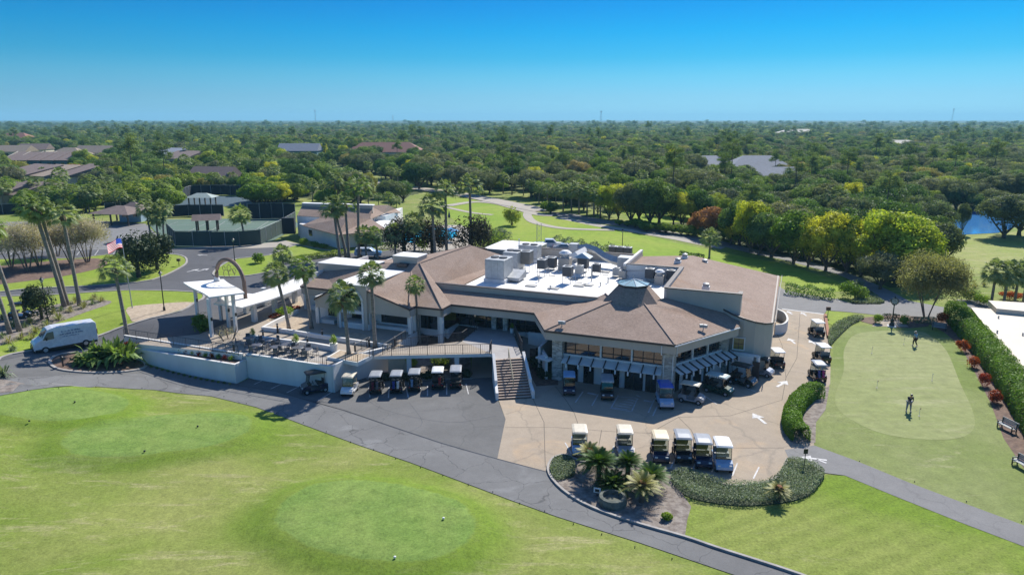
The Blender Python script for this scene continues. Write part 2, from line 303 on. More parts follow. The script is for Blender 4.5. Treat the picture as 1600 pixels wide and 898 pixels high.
class MB:
    def __init__(s): s.v = []; s.f = []
    def add(s, vs, fs):
        o = len(s.v); s.v += [tuple(x) for x in vs]; s.f += [tuple(i + o for i in f) for f in fs]; return s
    def box(s, cx, cy, z0, sx_, sy_, sz, rz=0.0, taper=1.0, tilt=None):
        c, n = math.cos(rz), math.sin(rz); vs = []
        for k, (zz, t) in enumerate(((z0, 1.0), (z0 + sz, taper))):
            for (a, b) in ((-1, -1), (1, -1), (1, 1), (-1, 1)):
                x, y = a * sx_ / 2 * t, b * sy_ / 2 * t; vs.append((cx + x * c - y * n, cy + x * n + y * c, zz))
        return s.add(vs, [(0, 3, 2, 1), (4, 5, 6, 7), (0, 1, 5, 4), (1, 2, 6, 5), (2, 3, 7, 6), (3, 0, 4, 7)])
    def prism(s, pts, z0, z1):
        n = len(pts)
        g = lambda z, i: z[i] if isinstance(z, (list, tuple)) else z
        vs = [(p[0], p[1], g(z0, i)) for i, p in enumerate(pts)] + [(p[0], p[1], g(z1, i)) for i, p in enumerate(pts)]
        return s.add(vs, [tuple(range(n))[::-1], tuple(range(n, 2 * n))] + [(i, (i + 1) % n, n + (i + 1) % n, n + i) for i in range(n)])
    def tube(s, pts, r, n=8, cap=True):
        pts = [Vector(p) for p in pts]; rs = r if hasattr(r, '__len__') else [r] * len(pts)
        vs = []
        for i, p in enumerate(pts):
            d = (pts[min(i + 1, len(pts) - 1)] - pts[max(i - 1, 0)]).normalized()
            a = d.cross(Vector((0, 0, 1)) if abs(d.z) < 0.95 else Vector((1, 0, 0))).normalized(); b = d.cross(a)
            for k in range(n):
                t = 2 * math.pi * k / n; vs.append(p + (a * math.cos(t) + b * math.sin(t)) * rs[i])
        fs = []
        for i in range(len(pts) - 1):
            for k in range(n): fs.append((i * n + k, i * n + (k + 1) % n, (i + 1) * n + (k + 1) % n, (i + 1) * n + k))
        if cap: fs += [tuple(range(n))[::-1], tuple(range((len(pts) - 1) * n, len(pts) * n))]
        return s.add(vs, fs)
    def lathe(s, prof, cx=0, cy=0, n=12):
        vs = []; fs = []
        for (r_, z) in prof:
            for k in range(n): t = 2 * math.pi * k / n; vs.append((cx + r_ * math.cos(t), cy + r_ * math.sin(t), z))
        for i in range(len(prof) - 1):
            for k in range(n): fs.append((i * n + k, i * n + (k + 1) % n, (i + 1) * n + (k + 1) % n, (i + 1) * n + k))
        fs += [tuple(range(n))[::-1], tuple(range((len(prof) - 1) * n, len(prof) * n))]
        return s.add(vs, fs)
    def wheel(s, cx, cy, cz, r, w, n=16, ax='x'):
        vs = []
        for (o, rr) in ((-w / 2, r * 0.9), (-w / 2 * 0.7, r), (w / 2 * 0.7, r), (w / 2, r * 0.9)):
            for k in range(n):
                t = 2 * math.pi * k / n
                vs.append((cx + o, cy + rr * math.cos(t), cz + rr * math.sin(t)) if ax == 'x' else (cx + rr * math.cos(t), cy + o, cz + rr * math.sin(t)))
        fs = [tuple(range(n)), tuple(range(3 * n, 4 * n))[::-1]]
        for i in range(3):
            for k in range(n): fs.append((i * n + k, i * n + (k + 1) % n, (i + 1) * n + (k + 1) % n, (i + 1) * n + k))
        return s.add(vs, fs)
    def mesh(s, name, smooth=False):
        m = bpy.data.meshes.new(name); m.from_pydata(s.v, [], s.f); m.validate(); m.update()
        b = bmesh.new(); b.from_mesh(m); bmesh.ops.recalc_face_normals(b, faces=b.faces); b.to_mesh(m); b.free()
        if smooth: m.polygons.foreach_set('use_smooth', [True] * len(m.polygons))
        return m
    def clusters(s):
        n = len(s.v); par = list(range(n))
        def fnd(a):
            while par[a] != a: par[a] = par[par[a]]; a = par[a]
            return a
        for f in s.f:
            for k in f[1:]: par[fnd(k)] = fnd(f[0])
        comp = {}
        for i in range(n): comp.setdefault(fnd(i), []).append(i)
        bb = [[ids, [min(s.v[i][k] for i in ids) - .03 for k in range(3)], [max(s.v[i][k] for i in ids) + .03 for k in range(3)]] for ids in comp.values()]
        if len(bb) < 2 or len(bb) > 120: return None
        q = list(range(len(bb)))
        def fq(a):
            while q[a] != a: a = q[a]
            return a
        for i in range(len(bb)):
            for j in range(i):
                if all(bb[i][1][k] <= bb[j][2][k] and bb[j][1][k] <= bb[i][2][k] for k in range(3)): q[fq(i)] = fq(j)
        out = {}
        for i in range(len(bb)): out.setdefault(fq(i), []).extend(bb[i][0])
        return list(out.values()) if 1 < len(out) <= 40 else None
    def build(s, name, m, parent=None, smooth=False, bevel=0.0, loc=None, rz=None):
        if parent is not None and name not in KEEP:
            cl = s.clusters()
            if cl:
                o = None
                for ids in cl:
                    mp = {g: k for k, g in enumerate(sorted(ids))}; t = MB(); t.v = [s.v[g] for g in sorted(ids)]; t.f = [tuple(mp[k] for k in f) for f in s.f if f[0] in mp]
                    o = t._build(name, m, parent, smooth, bevel, loc, rz)
                return o
        return s._build(name, m, parent, smooth, bevel, loc, rz)
    def _build(s, name, m, parent=None, smooth=False, bevel=0.0, loc=None, rz=None):
        me = s.mesh(name, smooth); o = new_obj(name, me, m, parent, loc, rz)
        if bevel:
            bv = o.modifiers.new('bevel', 'BEVEL'); bv.width = bevel; bv.segments = 2; bv.limit_method = 'ANGLE'; bv.angle_limit = R(35)
        return o
def spline(pts, n=6, closed=False):
    out = []; N_ = len(pts); rng = range(N_) if closed else range(N_ - 1)
    for i in rng:
        if closed: p0, p1, p2, p3 = pts[(i - 1) % N_], pts[i], pts[(i + 1) % N_], pts[(i + 2) % N_]
        else: p0, p1, p2, p3 = pts[max(i - 1, 0)], pts[i], pts[i + 1], pts[min(i + 2, N_ - 1)]
        for k in range(n):
            t = k / n
            out.append(tuple(0.5 * ((2 * b) + (-a + c) * t + (2 * a - 5 * b + 4 * c - d) * t * t + (-a + 3 * b - 3 * c + d) * t ** 3) for a, b, c, d in zip(p0, p1, p2, p3)))
    if not closed: out.append(tuple(pts[-1]))
    return out
# ---------------------------------------------------------------- draped sheets
def inpoly(x, y, poly):
    c = False; n = len(poly); j = n - 1
    for i in range(n):
        xi, yi = poly[i]; xj, yj = poly[j]
        if (yi > y) != (yj > y) and x < (xj - xi) * (y - yi) / (yj - yi) + xi: c = not c
        j = i
    return c
def flat(x, y):
    h0 = hgt(x, y); return all(abs(hgt(x + a, y + b) - h0) < 1e-4 for a, b in ((2, 0), (-2, 0), (0, 2), (0, -2)))
def drape(name, pts, m, lift, kind='structure', parent=None, grid=1.0, label=None, cat=None, z=None):
    """pts: world (x,y) outline; a sheet that follows the land, lift above it"""
    from mathutils.geometry import delaunay_2d_cdt
    q = [Vector((p[0], p[1])) for p in pts if 1]; n_ = len(q)
    r_ = delaunay_2d_cdt(q, [(i, (i + 1) % n_) for i in range(n_)], [], 0, 1e-4)
    b = bmesh.new(); vs = [b.verts.new((p[0], p[1], 0)) for p in r_[0]]; P2 = [(p[0], p[1]) for p in pts]
    for t in r_[2]:
        cx_, cy_ = sum(r_[0][i][0] for i in t) / 3, sum(r_[0][i][1] for i in t) / 3
        if inpoly(cx_, cy_, P2): b.faces.new([vs[i] for i in t])
    if z is None:
        xs = [p[0] for p in pts]; ys = [p[1] for p in pts]
        def cuts(lo, hi): 
            c = math.ceil(lo / grid) * grid
            while c < hi: yield c; c += grid
        far = min(ys) > 118
        st = 6.0 if far else grid
        grid_ = st
        def cutsg(lo, hi):
            c = math.ceil(lo / grid_) * grid_
            while c < hi: yield c; c += grid_
        y0, y1 = min(ys), max(ys); x0, x1 = min(xs), max(xs)
        for c in cutsg(x0, x1):
            if any(not flat(c, y0 + (y1 - y0) * k / 12) for k in range(13)):
                bmesh.ops.bisect_plane(b, geom=b.verts[:] + b.edges[:] + b.faces[:], plane_co=(c, 0, 0), plane_no=(1, 0, 0))
        for c in cutsg(y0, y1):
            if any(not flat(x0 + (x1 - x0) * k / 12, c) for k in range(13)):
                bmesh.ops.bisect_plane(b, geom=b.verts[:] + b.edges[:] + b.faces[:], plane_co=(0, c, 0), plane_no=(0, 1, 0))
    for v in b.verts: v.co.z = (hgt(v.co.x, v.co.y) if z is None else z) + lift
    bmesh.ops.recalc_face_normals(b, faces=b.faces)
    me = bpy.data.meshes.new(name); b.to_mesh(me); b.free()
    if sum(p.normal.z for p in me.polygons) < 0: me.flip_normals()
    o = new_obj(name, me, m, parent)
    return tag(o, label, cat, None, kind)
def gp(pix_pts, sm=0, closed=True):
    w = [G(x, y)[:2] for x, y in pix_pts]
    return spline(w, sm, closed) if sm else w
def strip_pts(line, w):
    L_, R_ = [], []
    for i, p in enumerate(line):
        a = Vector(line[max(i - 1, 0)][:2]); c = Vector(line[min(i + 1, len(line) - 1)][:2]); d = (c - a).normalized(); n = Vector((-d.y, d.x)) * w / 2
        L_.append((p[0] + n.x, p[1] + n.y)); R_.append((p[0] - n.x, p[1] - n.y))
    return L_, R_
def ribbon(name, line, w, m, lift, kind='structure', hgt_up=0.0, label=None, cat=None, sub=1.5):
    """band along a world polyline following the land; hgt_up gives it body (a kerb)"""
    ln = [line[0]]
    for a, b in zip(line[:-1], line[1:]):
        d = math.hypot(b[0] - a[0], b[1] - a[1]); n = max(1, int(d / sub))
        ln += [(a[0] + (b[0] - a[0]) * k / n, a[1] + (b[1] - a[1]) * k / n) for k in range(1, n + 1)]
    L_, R_ = strip_pts(ln, w); mb = MB(); n = len(ln)
    mid = [(( a[0] + b[0]) / 2, (a[1] + b[1]) / 2) for a, b in zip(L_, R_)]
    zt = lambda q: hgt(q[0], q[1]) + lift
    if hgt_up:
        vs = [(a[0], a[1], zt(a) - 0.05) for a in L_] + [(a[0], a[1], zt(a) + hgt_up) for a in L_] + [(a[0], a[1], zt(a) + hgt_up) for a in R_] + [(a[0], a[1], zt(a) - 0.05) for a in R_]
        fs = []
        for i in range(n - 1):
            for k in range(3): fs.append((k * n + i, k * n + i + 1, (k + 1) * n + i + 1, (k + 1) * n + i))
    else:
        vs = [(a[0], a[1], zt(a)) for a in L_] + [(a[0], a[1], zt(a)) for a in mid] + [(a[0], a[1], zt(a)) for a in R_]; fs = []
        for i in range(n - 1):
            for k in range(2): fs.append((k * n + i, k * n + i + 1, (k + 1) * n + i + 1, (k + 1) * n + i))
    mb.add(vs, fs); o = mb.build(name, m)
    return tag(o, label, cat, None, kind)
# ---------------------------------------------------------------- foliage
def leaves_mesh(name, pts, nrm, size, rng, aspect=0.6, up=0.0):
    """pts,nrm: (n,3) arrays; one quad per point"""
    n = len(pts); 
    t = rng.normal(size=(n, 3)); t -= (t * nrm).sum(1)[:, None] * nrm; t /= np.linalg.norm(t, axis=1)[:, None] + 1e-9
    bt = np.cross(nrm, t); s = (size * rng.uniform(0.6, 1.3, n))[:, None] if not hasattr(size, 'shape') else size[:, None]
    a = t * s * 0.5; b_ = bt * s * 0.5 * aspect
    bend = nrm * s * 0.12
    V = np.stack([pts - a - bend, pts + b_, pts + a - bend, pts - b_], 1).reshape(-1, 3)
    me = bpy.data.meshes.new(name); me.vertices.add(4 * n); me.vertices.foreach_set('co', V.ravel())
    me.loops.add(4 * n); me.loops.foreach_set('vertex_index', np.arange(4 * n, dtype=np.int32))
    me.polygons.add(n); me.polygons.foreach_set('loop_start', np.arange(0, 4 * n, 4, dtype=np.int32)); me.polygons.foreach_set('loop_total', np.full(n, 4, dtype=np.int32))
    me.update(); me.validate(); return me
def blob_pts(lobes, n, rng, shell=0.35, nj=0.3):
    vol = np.array([l[3] * l[4] * l[5] for l in lobes]) ** 0.67; idx = rng.choice(len(lobes), n, p=vol / vol.sum())
    L_ = np.array(lobes)[idx]; d = rng.normal(size=(n, 3)); d /= np.linalg.norm(d, axis=1)[:, None]
    r = 1 - shell * rng.random(n) ** 1.5; r += rng.normal(size=n) * 0.06
    p = L_[:, :3] + d * L_[:, 3:6] * r[:, None]; nn = d + rng.normal(size=(n, 3)) * nj; nn /= np.linalg.norm(nn, axis=1)[:, None]
    return p, nn
def crown_lobes(rng, w, h, z0, k, flatness=0.75, lr=(0.22, 0.36)):
    """k lobes arranged in an ellipsoid of width w, height h with base at z0"""
    out = []
    for i in range(k):
        d = rng.normal(size=3); d /= np.linalg.norm(d); 
        if d[2] < -0.3: d[2] *= -0.6
        q = rng.uniform(0.45, 0.72); r = w * rng.uniform(*lr) * 0.5 * 1.25
        out.append((d[0] * w / 2 * q, d[1] * w / 2 * q, z0 + h * 0.42 + d[2] * h * 0.5 * q, r, r * rng.uniform(0.8, 1.1), r * flatness))
    out.append((0, 0, z0 + h * 0.45, w * 0.3, w * 0.3, h * 0.33)); return out
def limbs(mb, rng, h, w, z0, r, k=5):
    mb.tube([(0, 0, -0.2), (0.05, 0.03, z0 * 0.5), (0, 0, z0 + h * 0.15)], [r * 1.35, r, r * 0.75], 8)
    for i in range(k):
        a = 2 * math.pi * i / k + rng.uniform(-.4, .4); q = rng.uniform(0.25, 0.4) * w
        mb.tube([(0, 0, z0 * rng.uniform(.55, 1.0)), (math.cos(a) * q * .45, math.sin(a) * q * .45, z0 + h * .2), (math.cos(a) * q, math.sin(a) * q, z0 + h * rng.uniform(.4, .65))], [r * .55, r * .38, r * .15], 6, False)
PROTO = {}
def tree_proto(key, seed, w, h, z0, k, n, size, r, mtrunk, mleaf, flatness=.75, lr=(.22, .36), shell=.35, dens_limbs=5):
    rng = np.random.default_rng(seed); lb = crown_lobes(rng, w, h, z0, k, flatness, lr)
    p, nn = blob_pts(lb, n, rng, shell)
    # loose outliers roughen the outline
    q, qn = blob_pts([(l[0], l[1], l[2], l[3] * 1.14, l[4] * 1.14, l[5] * 1.14) for l in lb], n // 12, rng, .25)
    crown = leaves_mesh(key + '_crown', np.vstack([p, q]), np.vstack([nn, qn]), size, rng); crown.materials.append(mleaf)
    mb = MB(); limbs(mb, rng, h, w, z0, r, dens_limbs); tr = mb.mesh(key + '_trunk', True); tr.materials.append(mtrunk)
    PROTO[key] = (tr, crown, w, z0 + h); return PROTO[key]
def pine_proto(key, seed, H, n, size, mleaf):
    rng = np.random.default_rng(seed); lb = []; mb = MB(); mb.tube([(0, 0, -.2), (.1, 0, H * .5), (0, .1, H * .97)], [.22, .16, .06], 7)
    for i in range(17):
        z = H * rng.uniform(.70, 1.0); a = rng.uniform(0, 6.28); q = rng.uniform(.2, 1) * (1.25 - z / H) * 7.0 + .2
        x, y = math.cos(a) * q, math.sin(a) * q; s = rng.uniform(.8, 1.5); lb.append((x, y, z, s * 1.3, s * 1.3, s * .75))
        mb.tube([(0, 0, z - .6), (x, y, z)], [.06, .03], 5, False)
    p, nn = blob_pts(lb, n, rng, .8); cr = leaves_mesh(key + '_crown', p, nn, size, rng, .4); cr.materials.append(mleaf)
    tr = mb.mesh(key + '_trunk', True); tr.materials.append(M_bark); PROTO[key] = (tr, cr, 7, H)
def fan_crown(key, seed, nf, L_, fan, spread, leaflets=11, droop=.5, down=-0.6, mleaf=None, lw=.09):
    """fan-palm head centred on the origin"""
    rng = np.random.default_rng(seed); mb = MB()
    for i in range(nf):
        az = i * 2.399963 + rng.uniform(-.3, .3); el_ = math.asin(max(-1, min(1, down + (1 - down) * ((i + .5) / nf) ** .85)))
        d = Vector((math.cos(az) * math.cos(el_), math.sin(az) * math.cos(el_), math.sin(el_))); st = L_ * rng.uniform(.85, 1.15)
        base = d * .12; tip = d * st + Vector((0, 0, -droop * st * .25 * (1 - abs(d.z))))
        side = d.cross(Vector((0, 0, 1))); side = side.normalized() if side.length > .05 else Vector((1, 0, 0)); upv = side.cross(d).normalized()
        mb.add([base - side * .03, base + side * .03, tip + side * .02, tip - side * .02], [(0, 1, 2, 3)])
        dd = (tip - base).normalized(); tw = rng.uniform(-.5, .5); side = (side * math.cos(tw) + upv * math.sin(tw)).normalized()
        for k in range(leaflets):
            t = -1 + 2 * k / (leaflets - 1); an = t * spread; fl = fan * (1 - .25 * abs(t)) * rng.uniform(.85, 1.1)
            q = (dd * math.cos(an) + side * math.sin(an)).normalized(); w_ = q.cross(upv).normalized() * lw
            m1 = tip + q * fl * .55; e1 = tip + q * fl + Vector((0, 0, -droop * fl * .45)) - upv * 0.02
            mb.add([tip, m1 - w_, e1, m1 + w_], [(0, 1, 2, 3)])
    me = mb.mesh(key); me.materials.append(mleaf or M_leaf_palm); PROTO[key] = me; return me
def feather_crown(key, seed, nf, L_, mleaf, down=0.05, droop=.55, nl=14, ll=.28, lw=.03):
    rng = np.random.default_rng(seed); mb = MB()
    for i in range(nf):
        az = i * 2.399963; el_ = math.asin(down + (.95 - down) * ((i + .5) / nf)); st = L_ * rng.uniform(.85, 1.1); prev = None
        side = Vector((-math.sin(az), math.cos(az), 0)); hv = Vector((math.cos(az), math.sin(az), 0))
        for k in range(nl + 1):
            t = k / nl; p = hv * (math.cos(el_) * st * t) + Vector((0, 0, math.sin(el_) * st * t - droop * st * t * t * .8))
            if prev is not None and k > 1:
                for sg in (-1, 1):
                    l_ = ll * (math.sin(math.pi * min(1, t * .9 + .12)) * .8 + .25); e = p + side * sg * l_ + (p - prev).normalized() * l_ * .5 + Vector((0, 0, .05 * l_ - .25 * l_ * t))
                    wv = (p - prev).normalized() * lw; mb.add([p - wv, e, p + wv], [(0, 1, 2)])
            if prev is not None: mb.add([prev - side * .015, prev + side * .015, p + side * .01, p - side * .01], [(0, 1, 2, 3)])
            prev = p
    me = mb.mesh(key); me.materials.append(mleaf); PROTO[key] = me; return me
def strap_plant(mb, rng, x, y, z, n, L_, w=.05, spread=.9, droop=.5):
    for i in range(n):
        a = rng.uniform(0, 6.28); el_ = rng.uniform(.35, 1.4) if spread > .5 else rng.uniform(.9, 1.45); l_ = L_ * rng.uniform(.7, 1.1)
        d = Vector((math.cos(a) * math.cos(el_), math.sin(a) * math.cos(el_), math.sin(el_))); s = Vector((-math.sin(a), math.cos(a), 0)) * w
        p0 = Vector((x, y, z)); p1 = p0 + d * l_ * .6; p2 = p0 + d * l_ + Vector((0, 0, -droop * l_ * math.cos(el_)))
        mb.add([p0 - s * .5, p0 + s * .5, p1 + s, p2, p1 - s], [(0, 1, 2, 4), (4, 2, 3)])
# ================================================================ THE LAND
# where trees stand (outline of the woods, measured at the ground)
WOODS = [[(-900, 187.6), (2500, 187.6), (2500, 330), (1640, 338), (1600, 336), (1445, 333), (1440, 360), (1462, 385), (1460, 440), (1395, 450), (1330, 432), (1260, 412), (1200, 395), (1130, 376), (1060, 362), (960, 346), (900, 336), (860, 326),
          (840, 312), (760, 306), (730, 300), (700, 302), (640, 318), (625, 330), (470, 322), (455, 318), (395, 318), (390, 296), (300, 292), (275, 300), (262, 318), (235, 332), (150, 332), (90, 330), (30, 336), (-60, 338), (-900, 420)]]
CLEAR = [[(466, 254), (505, 258), (560, 276), (640, 290), (705, 300), (690, 312), (560, 306), (520, 292), (484, 272)],
         [(1560, 326), (1700, 326), (1700, 375), (1560, 380)], [(0, 238), (112, 238), (120, 272), (0, 272)]]
def in_woods(p):
    x, y = pix(p); return inpoly(x, y, WOODS[0]) and not any(inpoly(x, y, c) for c in CLEAR)
def axis(lo, hi, n0, n1, step2, lim, grow=1.18, far=16000):
    a = list(np.arange(n0, n1 + .5, 1.0)); x = n1
    while x < lim: x += step2; a.append(x)
    s = step2
    while x < hi: s *= grow; x += s; a.append(x)
    x = n0; s = 1.0; pre = []
    while x > lo: s *= grow; x -= s; pre.append(x)
    return pre[::-1] + a
xs = axis(-16000, 16000, -96, 96, 1.0, 97); ys = axis(-60, 26000, 24, 126, 3.0, 420)
mb_v = []; nx, ny = len(xs), len(ys)
for y in ys:
    for x in xs: mb_v.append((x, y, hgt(x, y) if y < 700 else 0.0))
mb_f = [(j * nx + i, j * nx + i + 1, (j + 1) * nx + i + 1, (j + 1) * nx + i) for j in range(ny - 1) for i in range(nx - 1)]
me = bpy.data.meshes.new('ground'); me.from_pydata(mb_v, [], mb_f); me.update()
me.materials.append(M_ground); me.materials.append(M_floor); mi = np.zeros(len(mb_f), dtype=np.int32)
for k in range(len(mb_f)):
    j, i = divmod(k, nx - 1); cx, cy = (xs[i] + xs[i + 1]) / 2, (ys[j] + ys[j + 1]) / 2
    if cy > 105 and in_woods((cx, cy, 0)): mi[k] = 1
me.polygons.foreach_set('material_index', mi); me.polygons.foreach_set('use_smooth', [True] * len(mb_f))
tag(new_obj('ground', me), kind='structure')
# --- asphalt, concrete, paths
front = [(-60, 629), (0, 618), (50, 609), (150, 604), (240, 609), (330, 619), (400, 636), (470, 662), (560, 695), (640, 722), (720, 752), (800, 782), (870, 807), (1000, 848), (1100, 882), (1150, 899), (1270, 942),
         (1370, 942), (1250, 898), (1180, 876), (1120, 857), (1070, 840), (1000, 820), (940, 800), (900, 781), (870, 758), (857, 738), (777, 717), (790, 655), (779, 627), (776, 618), (768, 586), (566, 590), (540, 606), (523, 611), (395, 587), (372, 599), (205, 563), (186, 548), (130, 548), (53, 550), (0, 561), (-60, 574)]
drape('front_road', gp(front), M_asph, 0.03)
conc = [(779, 625), (790, 655), (777, 717), (857, 738), (862, 718), (885, 712), (905, 722), (1000, 727), (1050, 732), (1090, 742), (1125, 754), (1150, 758), (1195, 753), (1215, 743), (1228, 718), (1240, 705), (1272, 696), (1272, 650), (1290, 610), (1297, 600), (1298, 560), (1294, 520), (1287, 491), (1222, 484), (1205, 485), (1100, 540), (870, 560), (790, 560)]
lane = [(-60, 629), (0, 618), (50, 609), (150, 604), (240, 609), (330, 619), (400, 636), (470, 662), (560, 695), (640, 722), (720, 752), (800, 782), (870, 807), (1000, 848), (1100, 882), (1150, 899), (1270, 942),
        (1370, 942), (1250, 898), (1180, 876), (1120, 857), (1070, 840), (1000, 820), (940, 800), (900, 781), (870, 758), (857, 738), (777, 717), (740, 707), (688, 692), (619, 669), (540, 642), (432, 612), (330, 596), (220, 584), (100, 586), (0, 592), (-60, 600)]
drape('front_lane', gp(lane), M_asph_l, 0.033)
ribbon('tar_seam', [tuple(G(*q)[:2]) for q in [(330, 596), (432, 612), (540, 642), (619, 669), (688, 692), (740, 707), (777, 717), (857, 738)]], 0.12, M_black, 0.037)
drape('concrete_apron', gp(conc), M_conc, 0.036)
drv = [(-60, 402), (0, 397), (60, 393), (160, 390), (262, 388), (400, 385), (445, 379), (470, 385), (520, 394), (560, 396), (640, 388), (700, 388), (745, 392), (745, 420), (600, 430), (500, 470), (400, 505), (310, 526), (250, 532), (210, 545), (190, 552), (130, 552), (53, 553), (0, 564), (-60, 577)]
drape('entrance_drive', gp(drv), M_asph_d, 0.042)
drape('west_parking', gp([(-60, 350), (0, 347), (150, 345), (228, 350), (250, 372), (262, 388), (160, 391), (60, 394), (0, 398), (-60, 403)]), M_path, 0.036)
drape('rear_parking', gp([(745, 402), (800, 380), (862, 384), (900, 394), (985, 405), (1010, 414), (900, 414), (800, 414)]), M_asph_d, 0.034)
drape('east_parking', gp([(1190, 480), (1205, 440), (1226, 453), (1260, 460), (1307, 467), (1330, 474), (1377, 476), (1372, 466), (1350, 447), (1307, 428), (1220, 405), (1130, 385), (1060, 372), (1000, 362), (900, 342), (860, 336), (862, 331), (900, 335), (1000, 355), (1060, 364), (1130, 377), (1220, 398), (1300, 418), (1345, 434), (1392, 455), (1420, 470), (1475, 480), (1474, 497), (1425, 498), (1330, 488), (1292, 485), (1286, 493), (1222, 487)]), M_path, 0.032)
drape('lane', gp([(1495, 468), (1545, 470), (1560, 484), (1510, 484)]), M_path, 0.032)
path = [(1226, 703), (1272, 696), (1340, 721), (1420, 754), (1500, 784), (1600, 821), (1740, 876), (1740, 912), (1600, 854), (1500, 816), (1400, 776), (1320, 743), (1288, 739), (1262, 722), (1232, 716)]
drape('cart_path', gp(path), M_path, 0.042)
drape('putting_fringe', gp([(1328, 509), (1303, 535), (1299, 570), (1293, 605), (1274, 650), (1272, 696), (1340, 721), (1420, 754), (1500, 784), (1600, 821), (1740, 876), (1680, 780), (1602, 735), (1568, 685), (1548, 630), (1522, 580), (1500, 540), (1478, 521), (1420, 513), (1370, 509)]), M_fringe, 0.02)
drape('putting_green', gp([(1345, 520), (1320, 543), (1318, 580), (1305, 618), (1312, 642), (1345, 664), (1390, 680), (1450, 687), (1500, 684), (1522, 668), (1519, 640), (1500, 598), (1480, 550), (1458, 528), (1430, 517)], 5), M_green, 0.03)
drape('rough_lawn', gp([(1078, 790), (1150, 793), (1215, 790), (1262, 778), (1290, 742), (1320, 743), (1400, 776), (1500, 816), (1600, 854), (1740, 912), (1740, 960), (1405, 954), (1255, 898), (1180, 875), (1120, 856), (1070, 838), (1072, 812)]), M_rough, 0.024)
drape('fairway', gp([(690, 307), (740, 312), (790, 318), (860, 338), (960, 360), (1060, 380), (1130, 394), (1220, 411), (1300, 436), (1332, 452), (1300, 457), (1240, 446), (1180, 424), (1100, 405), (1010, 402), (900, 390), (830, 380), (760, 366), (715, 348), (690, 330)]), M_fair, 0.026)
drape('fairway', gp([(468, 256), (500, 261), (530, 272), (562, 285), (590, 299), (560, 305), (526, 294), (496, 276)]), M_fair, 0.05, grid=6)
drape('fairway', gp([(930, 318), (1110, 318), (1130, 345), (1010, 350)]), M_fair, 0.05, grid=6)
drape('fairway', gp([(1440, 372), (1520, 370), (1600, 360), (1760, 356), (1760, 470), (1600, 440), (1540, 428), (1470, 430), (1440, 420)]), M_drygrass, 0.03)
drape('pond', gp([(1420, 340), (1440, 333), (1520, 330), (1640, 333), (1600, 350), (1560, 364), (1500, 367), (1450, 366)]), M_water, 0.06)
for pl, w in (([(835, 326), (824, 334), (830, 345), (850, 352), (880, 357), (920, 359), (960, 360)], 2.2), ([(700, 322), (740, 316), (775, 318), (800, 324), (840, 335), (865, 337)], 3.2), ([(500, 262), (530, 270), (560, 278), (600, 288), (660, 296), (720, 304), (790, 318), (850, 330)], 6.5), ([(690, 322), (710, 327), (740, 333), (770, 336)], 1.6)):
    ribbon('sandy_path', spline([tuple(G(*q)[:2]) for q in pl], 5), w, M_sandp, 0.05 + .02 * w)
ribbon('cart_path', spline([tuple(G(*q)[:2]) for q in [(872, 340), (900, 345), (950, 355), (1000, 363), (1060, 374), (1130, 388)]], 4), 3.0, M_sandp, 0.05)
# lawns around the entrance drive
lawnB = [(-60, 600), (-60, 470), (0, 464), (60, 462), (103, 460), (200, 454), (305, 457), (318, 466), (303, 474), (281, 487), (215, 504), (184, 514), (130, 533), (100, 541), (53, 548), (0, 560)]
lawnC = [(-60, 410), (37, 405), (120, 404), (162, 399), (250, 397), (284, 400), (292, 408), (283, 418), (237, 438), (160, 446), (103, 449), (40, 452), (-60, 458)]
lawnD = [(333, 429), (345, 416), (370, 405), (421, 399), (461, 384), (490, 388), (525, 394), (540, 397), (480, 402), (448, 410), (430, 422), (389, 431), (350, 433)]
for nm, pl, ks in (('lawn', lawnB, 1), ('lawn', lawnC, 1), ('lawn', lawnD, 1)):
    w = gp(pl, 3); drape(nm, w, M_lawn, 0.07)
    ribbon('kerb', w + [w[0]], 0.3, M_kerb, 0.05, hgt_up=0.09)
drape('gravel_bed', gp([(200, 481), (250, 475), (302, 473), (281, 485), (215, 503), (203, 496)], 3), M_gravel, 0.085)
drape('mulch_bed', gp([(-30, 422), (60, 410), (140, 404), (166, 408), (160, 418), (100, 432), (0, 445), (-30, 448)], 3), M_mulch, 0.085)
drape('shrub_bed', gp([(-30, 500), (40, 488), (110, 472), (165, 470), (172, 475), (130, 490), (70, 512), (30, 530), (-30, 545)], 3), M_gmulch, 0.085)
isl = [(78, 566), (90, 556), (125, 551), (190, 550), (215, 560), (228, 573), (205, 580), (160, 583), (115, 581), (88, 576)]
w = gp(isl, 4); drape('planting_island', w, M_mulch, 0.1); ribbon('kerb', w + [w[0]], 0.28, M_kerb, 0.03, hgt_up=0.12)
drape('sandy_verge', gp([(262, 389), (330, 385), (400, 382), (446, 376), (470, 382), (445, 386), (400, 388)]), M_sandp, 0.052)
drape('mulch_bed', gp([(-60, 600), (0, 592), (40, 600), (20, 612), (-60, 626)]), M_gmulch, 0.052)
